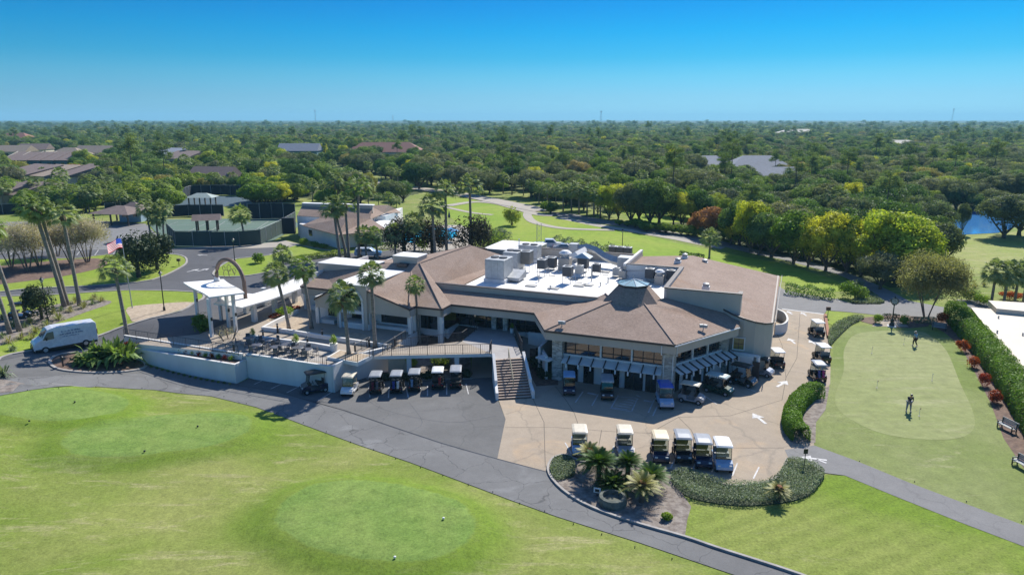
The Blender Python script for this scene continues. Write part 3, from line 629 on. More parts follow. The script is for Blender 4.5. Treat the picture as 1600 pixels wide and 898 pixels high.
# beds at the front
bed = [(857, 736), (862, 719), (885, 712), (905, 722), (960, 727), (1045, 733), (1052, 748), (1065, 770), (1080, 792), (1074, 812), (1070, 839), (1000, 819), (940, 799), (900, 780), (870, 757)]
drape('mulch_bed', gp(bed), M_gmulch, 0.052)
kb = [tuple(G(*q)[:2]) for q in [(905, 722), (885, 712), (864, 717), (856, 735), (870, 758), (900, 781), (940, 800), (1000, 820), (1070, 840), (1120, 857), (1180, 876), (1250, 899), (1360, 940)]]
ribbon('kerb', spline(kb, 3), 0.18, M_kerb, 0.04, hgt_up=0.13)
kb = [tuple(G(*q)[:2]) for q in [(905, 722), (960, 727), (1000, 729), (1050, 735), (1090, 744), (1125, 756), (1150, 760), (1195, 755), (1217, 744), (1230, 718)]]
ribbon('kerb', spline(kb, 3), 0.18, M_kerb, 0.04, hgt_up=0.13)
drape('mulch_bed', gp([(1476, 520), (1500, 540), (1522, 580), (1548, 630), (1568, 685), (1602, 735), (1660, 780), (1720, 780), (1640, 680), (1500, 500), (1460, 497), (1450, 505)], 0), M_mulch, 0.03)
drape('mulch_bed', gp([(1345, 502), (1350, 496), (1400, 492), (1460, 497), (1450, 510), (1420, 513), (1370, 509)]), M_mulch, 0.034)
drape('lawn', gp([(1288, 503), (1292, 486), (1330, 489), (1345, 496), (1325, 505), (1300, 508)]), M_lawn, 0.04)
drape('clock_pad', gp([(1362, 510), (1378, 498), (1405, 498), (1420, 511)]), M_plaza, 0.045)
drape('mulch_bed', gp([(1245, 640), (1275, 610), (1296, 604), (1290, 640), (1275, 660), (1274, 692), (1240, 694), (1222, 680)]), M_gmulch, 0.046)
drape('mulch_bed', gp([(575, 583), (580, 548), (700, 545), (735, 560), (738, 590), (660, 594)]), M_gmulch, 0.05)
ribbon('kerb', [tuple(G(*q)[:2]) for q in [(572, 592), (640, 594), (700, 594), (738, 592)]], 0.18, M_kerb, 0.04, hgt_up=0.13)
drape('paved_court', gp([(735, 592), (738, 545), (800, 520), (880, 520), (880, 560), (868, 604), (832, 622), (779, 624), (768, 590)]), M_plaza, 0.056)
drape('mulch_bed', gp([(828, 545), (872, 548), (872, 602), (838, 604), (826, 580)]), M_mulch, 0.066)
drape('mulch_bed', gp([(575, 560), (600, 505), (745, 500), (748, 545), (738, 548)]), M_mulch, 0.048)
M_joint = mat('joint_filler', (.13, .11, .085), .9)
for pl in ([(789, 668), (870, 668), (950, 674), (1015, 677), (1100, 700), (1225, 700)], [(868, 604), (884, 625), (897, 645), (905, 668)], [(1060, 652), (1080, 672), (1093, 700)], [(1015, 677), (1060, 652), (1140, 650), (1222, 625)], [(1205, 500), (1222, 540), (1228, 590), (1222, 625)], [(1250, 490), (1245, 560), (1228, 590)], [(832, 622), (850, 660), (852, 730)], [(940, 672), (935, 700), (905, 715)]):
    ribbon('paving_joint', [tuple(G(*q)[:2]) for q in pl], .05, M_joint, 0.041)
for pl in ([(560, 612), (600, 640), (700, 660), (775, 650)], [(640, 630), (660, 660), (640, 675)]):
    ribbon('tar_seam', spline([tuple(G(*q)[:2]) for q in pl], 4), .05, M_asph_d, 0.036)
# --- painted markings
def line(a, b, w=0.1, lift=0.05):
    ribbon('painted_line', [tuple(G(*a)[:2]), tuple(G(*b)[:2])], w, M_line, lift)
for a, b in (((418, 591), (397, 601)), ((446, 597), (423, 608)), ((471, 602), (448, 614)), ((527, 608), (497, 626)), ((576, 604), (578, 621)), ((608, 604), (607, 622)), ((634, 604), (638, 621)), ((668, 602), (668, 619)), ((698, 600), (698, 617)), ((728, 600), (732, 616)),
             ((883, 692), (893, 710)), ((959, 697), (955, 718)), ((991, 700), (987, 722)), ((1056, 715), (1048, 731)), ((1090, 715), (1083, 733)), ((1120, 720), (1112, 738)), ((1152, 724), (1144, 744)), ((1186, 730), (1177, 748)),
             ((911, 612), (899, 629)), ((935, 616), (925, 634)), ((966, 618), (955, 637)), ((1022, 625), (1013, 645)), ((1100, 618), (1120, 632)), ((1148, 600), (1180, 612)), ((1020, 650), (1027, 635))):
    line(a, b, 0.11)
for k in range(7):
    x0 = 958 + k * 5; line((x0 - 3 + k * 1.5, 637 - k * 3.2), (x0 + 22 - k * 1.5, 640 - k * 3.2), 0.12)
line((966, 620), (993, 622), .1); line((953, 638), (986, 643), .1); line((996, 623), (987, 643), .1)
line((1006, 626), (1019, 628), .3); line((918, 614), (932, 617), .3)
line((1222, 483), (1287, 491), .35)
for x in (1225, 1245, 1267, 1289, 1308): line((x, 456 + (x - 1225) * .13), (x + 4, 461 + (x - 1225) * .13), .12)
for x in (16, 45, 82, 120, 148, 176): line((x, 399), (x + 6, 391), .12)
def arrow(px, py, ang, s=1.0, lift=0.052):
    p = G(px, py); pts = [(-.12, -1), (.12, -1), (.12, .1), (.5, .1), (0, 1), (-.5, .1), (-.12, .1)]; c, n = math.cos(ang), math.sin(ang)
    drape('painted_arrow', [(p.x + (x * c - y * n) * s, p.y + (x * n + y * c) * s) for x, y in pts], M_line, lift)
arrow(1186, 654, R(10), 1.15); arrow(1222, 600, R(-45), 1.15); arrow(1257, 606, R(-10), 1.0); arrow(1237, 533, R(0), 1.1); arrow(1271, 536, R(5), 1.1); arrow(1234, 489, 0, .9); arrow(1256, 491, 0, .9)
arrow(1270, 717, R(75), 1.0, .06); arrow(302, 423, R(-25), 1.2, .06); arrow(318, 422, R(-25), 1.2, .06); arrow(316, 399, R(80), 1.0, .06)
line((1276, 718), (1291, 724), .18, .06)
# ================================================================ THE CLUBHOUSE (own axes: u to the right, v to the back)
club = thing('clubhouse', 'long beige clubhouse with brown shingle roofs and a white flat roof full of machinery', 'building', (BO.x, BO.y, 0), BA)
def LU(px, py, z):   # survey into the building's axes at height z
    p = P(px, py, z); u, v = toL(p.x, p.y); return (u, v, z)
def sheet(name, polys, m, parent=club, thick=0.12):
    mb = MB()
    for pl in polys:
        n = len(pl); top = [Vector(p) for p in pl]; bot = [p - Vector((0, 0, thick)) for p in top]
        tris = [(0, i, i + 1) for i in range(1, n - 1)]
        from mathutils.geometry import tessellate_polygon
        tris = tessellate_polygon([top])
        mb.add(top + bot, [tuple(t) for t in tris] + [tuple(i + n for i in t[::-1]) for t in tris] + [(i, (i + 1) % n, n + (i + 1) % n, n + i) for i in range(n)])
    return mb.build(name, m, parent)
def wallrun(mb, pts, z0, z1, t=0.25):
    """upright slab along a polyline; z0,z1 numbers or per-point lists"""
    n = len(pts); g = lambda z, i: z[i] if isinstance(z, (list, tuple)) else z
    for i in range(n - 1):
        a, b = Vector(pts[i][:2]), Vector(pts[i + 1][:2]); d = (b - a).normalized(); q = Vector((-d.y, d.x)) * t
        e = d * 0.0
        P4 = [a - e, b + e, b + e + q, a - e + q]; za, zb = g(z0, i), g(z0, i + 1); ya, yb = g(z1, i), g(z1, i + 1)
        mb.add([(P4[0].x, P4[0].y, za), (P4[1].x, P4[1].y, zb), (P4[2].x, P4[2].y, zb), (P4[3].x, P4[3].y, za), (P4[0].x, P4[0].y, ya), (P4[1].x, P4[1].y, yb), (P4[2].x, P4[2].y, yb), (P4[3].x, P4[3].y, ya)],
               [(0, 3, 2, 1), (4, 5, 6, 7), (0, 1, 5, 4), (1, 2, 6, 5), (2, 3, 7, 6), (3, 0, 4, 7)])
EZ = 5.4
# --- shingle roofs
A_ = (-36.5, 10.5, 8.2)
S = []
# dining hexagon: front, left, right faces up to the cupola
cb = [(-7.2, 6.6, 7.2), (-4.0, 6.6, 7.2), (-2.4, 9.4, 7.2), (-8.8, 9.4, 7.2)]
S.append([(-12.3, -.35, EZ), (.3, -.35, EZ), cb[1], cb[0]])
S.append([(-15.4, 5.25, EZ), (-12.3, -.35, EZ), cb[0], cb[3], (-10.4, 9.0, 6.4)])
S.append([(.3, -.35, EZ), (5.3, 7.9, EZ), (5.3, 10.2, 5.95), (-2.4, 10.2, 7.2), cb[2], cb[1]])
# mansard strip of the middle
S.append([(-25.6, 5.25, EZ), (-15.4, 5.25, EZ), (-10.4, 9.0, 6.2), (-29.0, 9.0, 6.2)])
# big slope facing east and the bay at the entrance
rt = [(-32.6, 11.4, 8.4), (-31.2, 16.5, 8.9), (-30.2, 21.0, 9.2)]
S.append([(-25.35, 3.05, EZ), (-25.35, 5.3, EZ), (-29.0, 9.0, 6.55), (-26.5, 11.0, 6.35), (-26.5, 27.8, 6.35), rt[2], rt[1], rt[0]])
S.append([(-28.9, 3.05, EZ), (-25.35, 3.05, EZ), rt[0], (-32.9, 9.8, 7.6)])
# wide gable with the arch box
S.append([(-28.6, 1.55, EZ), (-28.6, 3.3, EZ), (-32.9, 9.8, 7.6), (-34.2, 9.8, 7.6), (-34.2, 1.55, 7.05)])
S.append([(-41.0, 1.55, EZ), (-37.8, 1.55, 7.05), (-37.8, 9.9, 7.6), (-36.2, 11.3, 8.2), (-46.6, 10.5, 6.5), (-46.6, 6.2, EZ), (-41.0, 6.2, EZ)])
S.append([(-37.8, 9.9, 7.6), (-32.9, 9.8, 7.6), rt[0], (-36.2, 11.3, 8.2)])
# west and rear slopes
S.append([(-36.2, 11.3, 8.2), rt[0], rt[1], rt[2], (-31.2, 35, 6.0), (-36, 35, 5.4), (-46.6, 22, 5.4), (-46.6, 14.2, 6.8), (-39, 14.2, 7.4)])
roof = sheet('roof', S, M_shing)
# east wing: one plane falling to the east eave
ez = lambda u: 5.3 + .25 * (8.4 - u)
arc = [(3.3, 10.3), (3.75, 9.75), (4.6, 9.25), (5.7, 9.0), (6.8, 9.15), (7.7, 9.75), (8.4, 10.9)]
E1_ = [(-2.4, 10.0), (3.3, 10.0)] + arc + [(8.6, 35.0), (-2.4, 31.0)]
mb = MB()
for a, b in (((-12.3, -.35, EZ), cb[0]), ((.3, -.35, EZ), cb[1]), ((-25.35, 3.05, EZ), rt[0]), ((-28.6, 1.55, EZ), (-32.9, 9.8, 7.6)), (rt[0], rt[1]), (rt[1], rt[2]), (cb[0], cb[3]), (cb[1], cb[2])): mb.tube([(a[0], a[1], a[2] + .02), (b[0], b[1], b[2] + .02)], .09, 6)
mb.build('ridge_cap', mat('ridge_shingle', (.34, .25, .20), .9, (.26, .19, .15), 2.0), club)
r2 = sheet('roof', [[(u, v, ez(u)) for u, v in E1_]], M_shing)
sheet('roof', [[(-2.4, 21.6, 8.0), (-2.4, 31.0, 8.0), (-9.4, 31.6, 7.3), (-9.4, 21.6, 7.3)]], M_shing)
# --- brown edge trim along the eaves
EV = [(-46.6, 6.2), (-41.0, 6.2), (-41.0, 1.55)]
EV2 = [(-28.6, 1.55), (-28.6, 3.05), (-25.35, 3.05), (-25.35, 5.25), (-15.4, 5.25), (-12.3, -.35), (.3, -.35), (5.3, 7.9)]
mb = MB(); 
for pl in (EV, EV2): wallrun(mb, pl, EZ - .16, EZ + .05, -.07)
mb.tube([(-41.0, 1.5, EZ + .05), (-37.9, 1.5, 7.1)], .07, 4); mb.tube([(-34.1, 1.5, 7.1), (-28.6, 1.5, EZ + .05)], .07, 4)
mb.tube([(-46.6, 6.2, EZ + .03), (-46.6, 10.5, 6.55)], .08, 4)
wallrun(mb, [(8.6, 10.9), (8.75, 35.1)], 5.18, 5.38, -.07); wallrun(mb, [(p[0], p[1]) for p in arc], [ez(p[0]) for p in arc], [ez(p[0]) + .1 for p in arc], -.12)
mb.build('eave_trim', M_trim, club)
# --- deep beige fascia under the eaves
mb = MB()
for pl in (EV, EV2): wallrun(mb, [(u, v + .12) for u, v in pl], EZ - .95, EZ - .16, .3)
mb.build('fascia', M_beige, club)
mb = MB(); zs = [(-46.3, 6.6), (-40.7, 6.6), (-40.7, 2.0)]
# soffit
def soffit(pl, back):
    for (a, b), (c, d) in zip(zip(pl[:-1], pl[1:]), zip(back[:-1], back[1:])): mb.prism([a, b, d, c], EZ - .93, EZ - .86)
soffit([(-15.2, 5.5), (-12.1, 0), (.1, 0), (4.9, 7.9)], [(-14.2, 6.6), (-11.4, 1.2), (-.6, 1.2), (4.0, 9.0)])
soffit([(-25.5, 5.5), (-15.2, 5.5)], [(-25.5, 7.6), (-15.2, 7.6)])
mb.build('soffit', M_beige, club)
# gable wall above the left wing and arch box
mb = MB()
mb.prism([(-41.0, 1.7), (-37.8, 1.7), (-37.8, 1.95), (-41.0, 1.95)], 4.45, [EZ, 6.95, 6.95, EZ]); mb.prism([(-34.2, 1.7), (-28.6, 1.7), (-28.6, 1.95), (-34.2, 1.95)], 4.45, [6.95, EZ, EZ, 6.95])
mb.build('gable_wall', M_beige, club)
# arch box: front with the round opening, flat white top
mb = MB(); ac, ar, az = -35.9, 1.55, 5.55; n = 16
xs_ = [-37.85] + [ac - ar * math.cos(math.pi * k / n) for k in range(n + 1)] + [-34.0]
hs_ = [4.0] + [az + ar * math.sin(math.pi * k / n) for k in range(n + 1)] + [4.0]
for k in range(n):
    mb.prism([(xs_[k + 1], 1.35), (xs_[k + 2], 1.35), (xs_[k + 2], 1.75), (xs_[k + 1], 1.75)], [hs_[k + 1], hs_[k + 2], hs_[k + 2], hs_[k + 1]], 7.55)
mb.box(-37.65, 1.55, 2.5, .5, .4, 5.05); mb.box(-34.1, 1.55, 2.5, .5, .4, 5.05)
mb.box(-37.65, 5.8, 6.0, .3, 8.1, 1.55); mb.box(-34.1, 5.8, 6.0, .3, 8.1, 1.55)
mb.build('arch_front', M_beige, club)
mb = MB(); pts = [(ac - (ar - .02) * math.cos(math.pi * k / n), 1.3, az + (ar - .02) * math.sin(math.pi * k / n)) for k in range(n + 1)]
mb.tube([(pts[0][0], 1.3, 2.5)] + pts + [(pts[-1][0], 1.3, 2.5)], .13, 6); mb.build('arch_rim', M_white, club)
mb = MB(); mb.box(-35.88, 5.6, 7.55, 4.1, 8.7, .1); mb.build('arch_roof', M_mem, club)
mb = MB(); mb.box(-35.88, 3.4, 4.6, 3.4, .12, 2.3); mb.build('arch_window', M_glass, club)
mb = MB(); mb.box(-35.88, 2.4, 4.25, 3.3, 1.9, .35); mb.build('arch_balcony', M_wall, club)
# --- white flat roof, its parapet, raised roofs
mb = MB(); mb.prism([(-26.6, 9.2), (-7.6, 9.2), (-2.5, 9.9), (-2.5, 21.6), (-9.4, 21.6), (-9.4, 32), (-26.6, 32)], 5.8, 6.2); mb.build('flat_roof', M_mem, club)
mb = MB(); wallrun(mb, [(-29.2, 8.75), (-8.2, 8.75)], 5.6, 6.75, .3); mb.box(-17, 32.1, 5.6, 15.4, .3, 1.75); mb.box(-9.4, 26.6, 5.9, .3, 10.4, 2.0)
mb.build('parapet', M_beige, club)
mb = MB(); wallrun(mb, [(-29.3, 8.7), (-8.1, 8.7)], 6.755, 6.83, .42); mb.box(-17, 32.1, 7.352, 15.5, .42, .08); mb.build('parapet_cap', M_trim, club)
mb = MB(); mb.box(-5.9, 21.75, 5.8, 7.2, .3, 2.3); mb.prism([(-2.6, 10.0), (-2.3, 10.0), (-2.3, 21.6), (-2.6, 21.6)], 5.8, 8.28); mb.box(-9.4, 26.6, 7.9, .34, 10.5, .3)
mb.build('well_wall', M_wall, club)
mb = MB(); mb.prism([(-2.3, 9.85), (5.2, 9.85), (5.2, 10.15), (-2.3, 10.15)], 5.4, 8.25); mb.box(5.05, 10.9, 5.9, .3, 1.6, 2.2); mb.box(4.1, 11.6, 6.5, 2.0, .2, 1.4); mb.build('parapet', M_beige, club)
mb = MB(); mb.box(1.45, 10.0, 8.253, 7.7, .45, .09); mb.box(5.05, 10.95, 8.103, .45, 1.5, .08); mb.box(-5.9, 21.75, 8.103, 7.3, .42, .09); mb.prism([(-2.68, 9.8), (-2.22, 9.8), (-2.22, 21.5), (-2.68, 21.5)], 8.285, 8.36); mb.build('parapet_cap', M_trim, club)
def raised(u0, u1, v0, v1, z0, z1):
    mb = MB(); mb.box((u0 + u1) / 2, (v0 + v1) / 2, z0, u1 - u0, v1 - v0, z1 - z0); o = mb.build('raised_roof', M_beige, club)
    mb = MB(); mb.box((u0 + u1) / 2, (v0 + v1) / 2, z1 + .003, u1 - u0 + .1, v1 - v0 + .1, .08); mb.build('membrane', M_mem, o)
raised(-46.9, -39.3, 10.4, 14.2, 5.0, 7.55); raised(-36.3, -32.9, 11.3, 13.9, 7.0, 9.05); raised(-31.2, -24.2, 27.6, 35, 5.0, 7.55)
mb = MB(); mb.box(-34.6, 10.9, 7.95, 1.4, .9, .35); mb.build('roof_vent_hood', M_trim, club)
for q in ((663, 412), (728, 400), (740, 396)):
    u, v, z = LU(q[0], q[1], 7.9); mb = MB(); mb.box(u, v, z - .25, .9, .7, .35); mb.build('skylight', M_white, club)
mb = MB(); u, v, z = LU(712, 405, 7.75); mb.prism([(u - .5, v - 1.6), (u + .5, v - 1.6), (u + .5, v + 1.2), (u - .5, v + 1.2)], 7.4, [8.25, 7.95, 8.1, 8.4]); mb.build('solar_skylight', mat('blue_glass', (.05, .13, .2), .1), club)
# --- cupola
def octo(r, z, n=8, c=(-5.6, 8.6)): return [(c[0] + r * math.cos(2 * math.pi * (k + .5) / n), c[1] + r * math.sin(2 * math.pi * (k + .5) / n), z) for k in range(n)]
mb = MB(); a, b = octo(3.1, 7.0), octo(1.65, 8.55); mb.add(a + b, [(k, (k + 1) % 8, 8 + (k + 1) % 8, 8 + k) for k in range(8)] + [tuple(range(8, 16))])
cu = mb.build('cupola', M_shing, club)
mb = MB(); a, b = octo(1.6, 8.55), octo(1.6, 8.8); mb.add(a + b, [(k, (k + 1) % 8, 8 + (k + 1) % 8, 8 + k) for k in range(8)] + [tuple(range(8, 16))]); mb.build('glass_drum', M_trim, cu)
mb = MB(); b = octo(1.7, 8.805); mb.add(b + [(-5.6, 8.6, 9.25)], [(k, (k + 1) % 8, 8) for k in range(8)]); mb.build('glass_cap', mat('pale_glass', (.35, .5, .52), .12), cu)
mb = MB()
for p in octo(1.72, 8.82): mb.tube([p, (-5.6, 8.6, 9.28)], .035, 4)
mb.build('glazing_bars', M_white, cu)
# --- walls. lower storey and upper storey
mb = MB()
wallrun(mb, [(-10.9, .95), (-.55, .95)], 0, 2.62); wallrun(mb, [(-.3, 1.25), (3.85, 8.1)], 0, 2.62)
mb.build('lower_wall', M_wall, club)
mb = MB(); wallrun(mb, [(-10.9, 1.3), (-.75, 1.3)], 2.5, 4.6, .1); wallrun(mb, [(-.55, 1.5), (3.6, 8.4)], 2.5, 4.6, .1); mb.build('window_band', M_glass, club)
mb = MB(); mb.prism([(-10.9, 1.5), (-.8, 1.5), (3.6, 8.6), (3.6, 9.9), (-10.9, 9.9)], 2.6, 2.7); mb.build('upper_floor', M_beige, club)
mb = MB(); wallrun(mb, [(-11.0, 1.05), (-.6, 1.05)], 2.62, 2.78, .3); wallrun(mb, [(-11.0, 1.05), (-.6, 1.05)], 4.42, 4.52, .3); wallrun(mb, [(-.3, 1.35), (3.85, 8.2)], 2.62, 2.78, .3); wallrun(mb, [(-.3, 1.35), (3.85, 8.2)], 4.42, 4.52, .3)
for t in (.385, .68):
    mb.box(-11 + t * 10.4, 1.15, 2.7, .16, .3, 1.8)
    mb.box(-.2 + t * 4.1, 1.45 + t * 6.85, 2.7, .16, .16, 1.8, R(59))
mb.build('window_frame', M_white, club)
mb = MB()
for t in (.13, .26, .5, .58, .78, .88):
    mb.box(-11 + t * 10.4, 1.24, 2.7, .06, .06, 1.8); mb.box(-.3 + t * 4.1, 1.5 + t * 6.85, 2.7, .06, .06, 1.8)
wallrun(mb, [(-10.9, 1.23), (-.6, 1.23)], 3.2, 3.25, .06); wallrun(mb, [(-.4, 1.42), (3.75, 8.3)], 3.2, 3.25, .06)
mb.build('mullions', M_trim, club)
for q in ((-11.3, 1.15, 1.05, 1.3), (-.35, 1.0, 1.15, 1.15), (3.75, 9.0, 1.3, 1.5)):
    mb = MB(); mb.box(q[0], q[1], 0, q[2], q[3], EZ - .93); mb.build('stone_pier', M_stone, club)
for u in (-9.75, -8.1, -5.9, -3.6, -1.95):
    w = 1.0 if u in (-9.75, -8.1, -1.95) else 1.7
    mb = MB(); mb.box(u, .9, 0.02, w, .12, 2.0); d = mb.build('lower_door', M_glass, club)
    mb = MB(); mb.box(u, .84, .02, w + .1, .05, .1); mb.box(u - w / 2, .84, .02, .06, .06, 2.05); mb.box(u + w / 2, .84, .02, .06, .06, 2.05); mb.box(u, .84, 2.0, w + .1, .06, .07); mb.box(u, .835, .04, .05, .05, 2.0); mb.build('frame', M_trim, d)
for t, w in ((.12, .8), (.32, 1.1), (.52, 1.1), (.70, .8)):
    c, n_ = -.3 + 4.15 * t, 1.25 + 6.85 * t; mb = MB(); mb.box(c + .04, n_ - .02, .02, w, .14, 2.0, R(58.8)); mb.build('lower_door', M_glass, club)
# sloping shade canopy with dark outriggers
def canopy(a, b, nrm, depth, z_in, z_out, nr):
    A, B, N_ = Vector(a), Vector(b), Vector(nrm).normalized()
    mb = MB(); p = [A, B, B + N_ * depth, A + N_ * depth]; mb.prism([(q.x, q.y) for q in p], [z_in, z_in, z_out, z_out], [z_in + .07, z_in + .07, z_out + .07, z_out + .07]); cn = mb.build('shade_canopy', M_wall, club)
    mb = MB(); mr = MB()
    for k in range(nr):
        q = A.lerp(B, (k + .5) / nr); d = (B - A).normalized(); e = q + N_ * (depth + .22)
        for tgt, zt, w in ((mb, .07, .042),):
            tgt.prism([(q.x - d.x * w, q.y - d.y * w), (q.x + d.x * w, q.y + d.y * w), (e.x + d.x * w, e.y + d.y * w), (e.x - d.x * w, e.y - d.y * w)], [z_in - .06, z_in - .06, z_out - .28, z_out - .28], [z_in + .2, z_in + .2, z_out + .1, z_out + .1])
        mr.prism([(e.x - d.x * .07, e.y - d.y * .07), (e.x + d.x * .07, e.y + d.y * .07), (e.x + N_.x * .1 + d.x * .07, e.y + N_.y * .1 + d.y * .07), (e.x + N_.x * .1 - d.x * .07, e.y + N_.y * .1 - d.y * .07)], z_out - .32, z_out + .1)
    mb.build('outriggers', M_trim, cn); mr.build('outrigger_ends', M_white, cn)
canopy((-10.7, .9), (-.9, .9), (0, -1), .95, 2.5, 2.15, 8)
canopy((-.1, 1.3), (4.6, 9.1), (.857, -.515), 1.1, 2.5, 2.15, 9)
mb = MB(); mb.box(-12.6, .6, 2.1, 1.7, .9, .16, R(-20)); mb.build('side_canopy', M_wall, club)
# recessed middle: glass behind the landing, white walls beside it
mb = MB(); mb.box(-20.3, 7.45, 2.5, 11, .12, 2.1); mb.box(-27.4, 4.6, 2.5, 3.0, .12, 2.0); mb.box(-27.4, 4.6, .4, 2.4, .12, 1.3); mb.build('glazing', M_glass, club)
mb = MB(); mb.box(-20.2, 7.62, 0, 10.6, .2, 2.7); mb.box(-20.2, 7.62, 4.55, 10.6, .2, .9); mb.box(-13.6, 4.6, 0, .25, 5.8, 2.9); mb.box(-15.0, 6.3, 0, 2.9, .25, 2.9); mb.box(-13.0, 1.5, 0, 2.6, .25, 2.5, R(-60))
mb.box(-27.3, 4.75, 0, 3.4, .2, .5); mb.box(-27.3, 4.75, 1.7, 3.4, .2, .9); mb.box(-27.3, 4.75, 4.3, 3.4, .2, .3); mb.box(-25.6, 6.2, 0, .25, 3.0, 2.6)
mb.build('middle_wall', M_wall, club)
mb = MB()
for u in (-25.3, -23.7, -22, -20.4, -18.8, -17.2, -15.6): mb.box(u, 7.34, 2.5, .08, .1, 2.1)
mb.box(-20.3, 7.34, 3.3, 10.8, .08, .07); mb.build('mullions', M_trim, club)
for u in (-20.9, -19.5): 
    mb = MB(); mb.box(u, 7.2, 2.5, .55, .5, 2.0); mb.build('stone_pier', M_stone, club)
mb = MB(); mb.box(-14.6, 4.2, .05, .12, 1.2, 2.0); mb.build('lower_door', M_glass, club)
for q in ((-28.75, 2.0), (-28.9, 3.3), (-25.6, 3.4), (-41, 2.0), (-26.1, 3.9)):
    mb = MB(); mb.box(q[0], q[1], 0, .38, .38, 4.5); mb.build('column', M_wall, club)
# left wing walls and windows behind the fascia
mb = MB(); mb.box(-35.6, 3.5, 0, 13.4, .2, 5.0); mb.box(-28.95, 4.3, 0, .2, 1.6, 5.0); mb.box(-43.5, 7.3, 2.3, 5.4, .2, 2.9); mb.box(-46.2, 14.0, 2.3, .2, 13.6, 4.4); mb.box(-42.2, 5.3, 2.3, .2, 3.9, 2.9)
mb.box(-36, 30, 0, 19, .3, 5.3, R(0)); mb.box(-46.0, 22, 2.3, .2, 10, 3); mb.build('wing_wall', M_wall, club)
for u, w in ((-39.6, 1.6), (-36.0, 2.2), (-31.6, 3.1)):
    mb = MB(); mb.box(u, 3.36, 3.15, w, .1, 1.15); d = mb.build('window', M_glass, club)
    mb = MB(); mb.box(u, 3.33, 3.07, w + .2, .12, .07); mb.box(u - w / 2 - .05, 3.33, 3.1, .07, .12, 1.2); mb.box(u + w / 2 + .05, 3.33, 3.1, .07, .12, 1.2); mb.build('frame', M_trim, d)
mb = MB(); mb.box(-35.6, 2.4, 2.5, 3.8, 1.9, .65); mb.box(-39.9, 2.7, 2.5, 2.2, 1.4, .45); mb.box(-43.8, 6.7, 2.5, 3.2, .8, .5); mb.box(-31.4, 3.0, 2.5, 4.3, .9, .35); mb.build('planter_ledge', M_wall, club)
mb = MB()
for q in ((-40.8, 1.85), (-37.9, 1.9), (-33.9, 1.9), (-46.2, 6.5), (-43.9, 6.5)): mb.box(q[0], q[1], 2.4, .3, .3, 2.2)
mb.build('wing_posts', M_wall, club)
# east wing walls
mb = MB(); wp = [(3.3, 10.2)] + arc[1:] + [(8.4, 35.0)]
wallrun(mb, wp, 0, [ez(p[0]) + .04 for p in wp], .25); wallrun(mb, [(-2.3, 10.0), (3.4, 10.0)], 0, 6.0, .2); wallrun(mb, [(8.4, 35.0), (-9.4, 31.9), (-26.6, 32.0)], 0, [5.2, 5.9, 5.9], .25)
mb.build('east_wall', M_beige, club)
mb = MB(); mb.box(5.35, 9.02, 2.75, 1.0, .14, 1.2); d = mb.build('window', mat('yellow_pane', (.22, .2, .07), .1), club)
mb = MB()
for q in ((5.35, 2.67, 1.25, .1), (5.35, 3.93, 1.25, .1)): mb.box(q[0], 8.95, q[1], q[2], .12, q[3])
for u in (4.8, 5.9): mb.box(u, 8.95, 2.7, .1, .12, 1.3)
mb.build('frame', M_white, d)
mb = MB(); mb.box(5.35, 8.93, 3.3, 1.0, .05, .06); mb.box(5.35, 8.93, 2.77, .05, .05, 1.15); mb.build('glazing_bars', M_trim, d)
mb = MB(); wallrun(mb, [(4.2, 8.8), (7.3, 8.2)], 2.35, 2.5, .35); wallrun(mb, [(4.6, 8.5), (6.9, 8.15)], 0, 2.35, .2); mb.box(7.35, 8.6, 0, .2, .9, 2.3, R(-10)); mb.build('service_screen', M_wall, club)
mb = MB(); mb.box(7.2, 8.02, .05, .7, .1, 1.9, R(-10)); mb.build('service_door', M_trim, club)
# floods and gutters
for (u, v) in ((-10.9, .7), (2.2, 4.6)):
    mb = MB(); mb.tube([(u, v, 5.5), (u, v, 5.95)], .05, 6); mb.box(u - .18, v - .1, 5.95, .34, .26, .3, .4); mb.box(u + .2, v - .1, 5.95, .34, .26, .3, -.3); mb.build('floodlight', M_galv, club)
mb = MB(); mb.tube([(.34, -.48, 5.3), (5.4, 7.8, 5.34)], .07, 6); mb.tube([(.5, -.1, 5.25), (.5, -.1, 4.3), (.1, .3, 4.1), (.1, .3, .1)], .05, 6); mb.tube([(-.9, -.35, 5.2), (-.9, -.3, 4.3), (-.75, .35, 4.1), (-.75, .38, .1)], .05, 6); mb.build('downpipe', M_white, club)
# ================================================================ TERRACE, RAMP, STAIRS, CANOPIES
TZ = 2.5
def W2(u, v): p = toW(u, v); return (p.x, p.y)
def PW(px, py, z=TZ): p = P(px, py, z); return (p.x, p.y)
slab = [W2(-41.1, -10.45), W2(-40.5, -9.9), W2(-30.3, -10.1), W2(-30.3, -7.2), W2(-28.3, -3.2), W2(-28.6, 3.6), W2(-41.0, 3.6), W2(-41.0, 7.3), W2(-47, 7.3), PW(470, 462), PW(400, 486), PW(350, 506), PW(312, 522), PW(252, 528), PW(212, 537)]
mb = MB(); mb.prism(slab, -0.1, TZ); tag(mb.build('terrace', M_wall), kind='structure')
drape('terrace_paving', slab, M_plaza, 0.008, z=TZ)
drape('shaded_paving', [PW(395, 531), PW(383, 541), PW(380, 556), PW(520, 566), PW(540, 552), PW(520, 548)], mat('dark_pavers', (.42, .38, .33), .9, (.33, .30, .26), 1.5), 0.013, z=TZ)
drape('pebble_bed', [PW(414, 516), PW(470, 492), PW(482, 520), PW(560, 520), PW(632, 540), PW(600, 545), PW(540, 536), PW(460, 521)], M_gravel, 0.014, z=TZ)
drape('pebble_bed', [PW(408, 493), PW(468, 470), PW(474, 480), PW(420, 503)], M_gravel, 0.014, z=TZ)
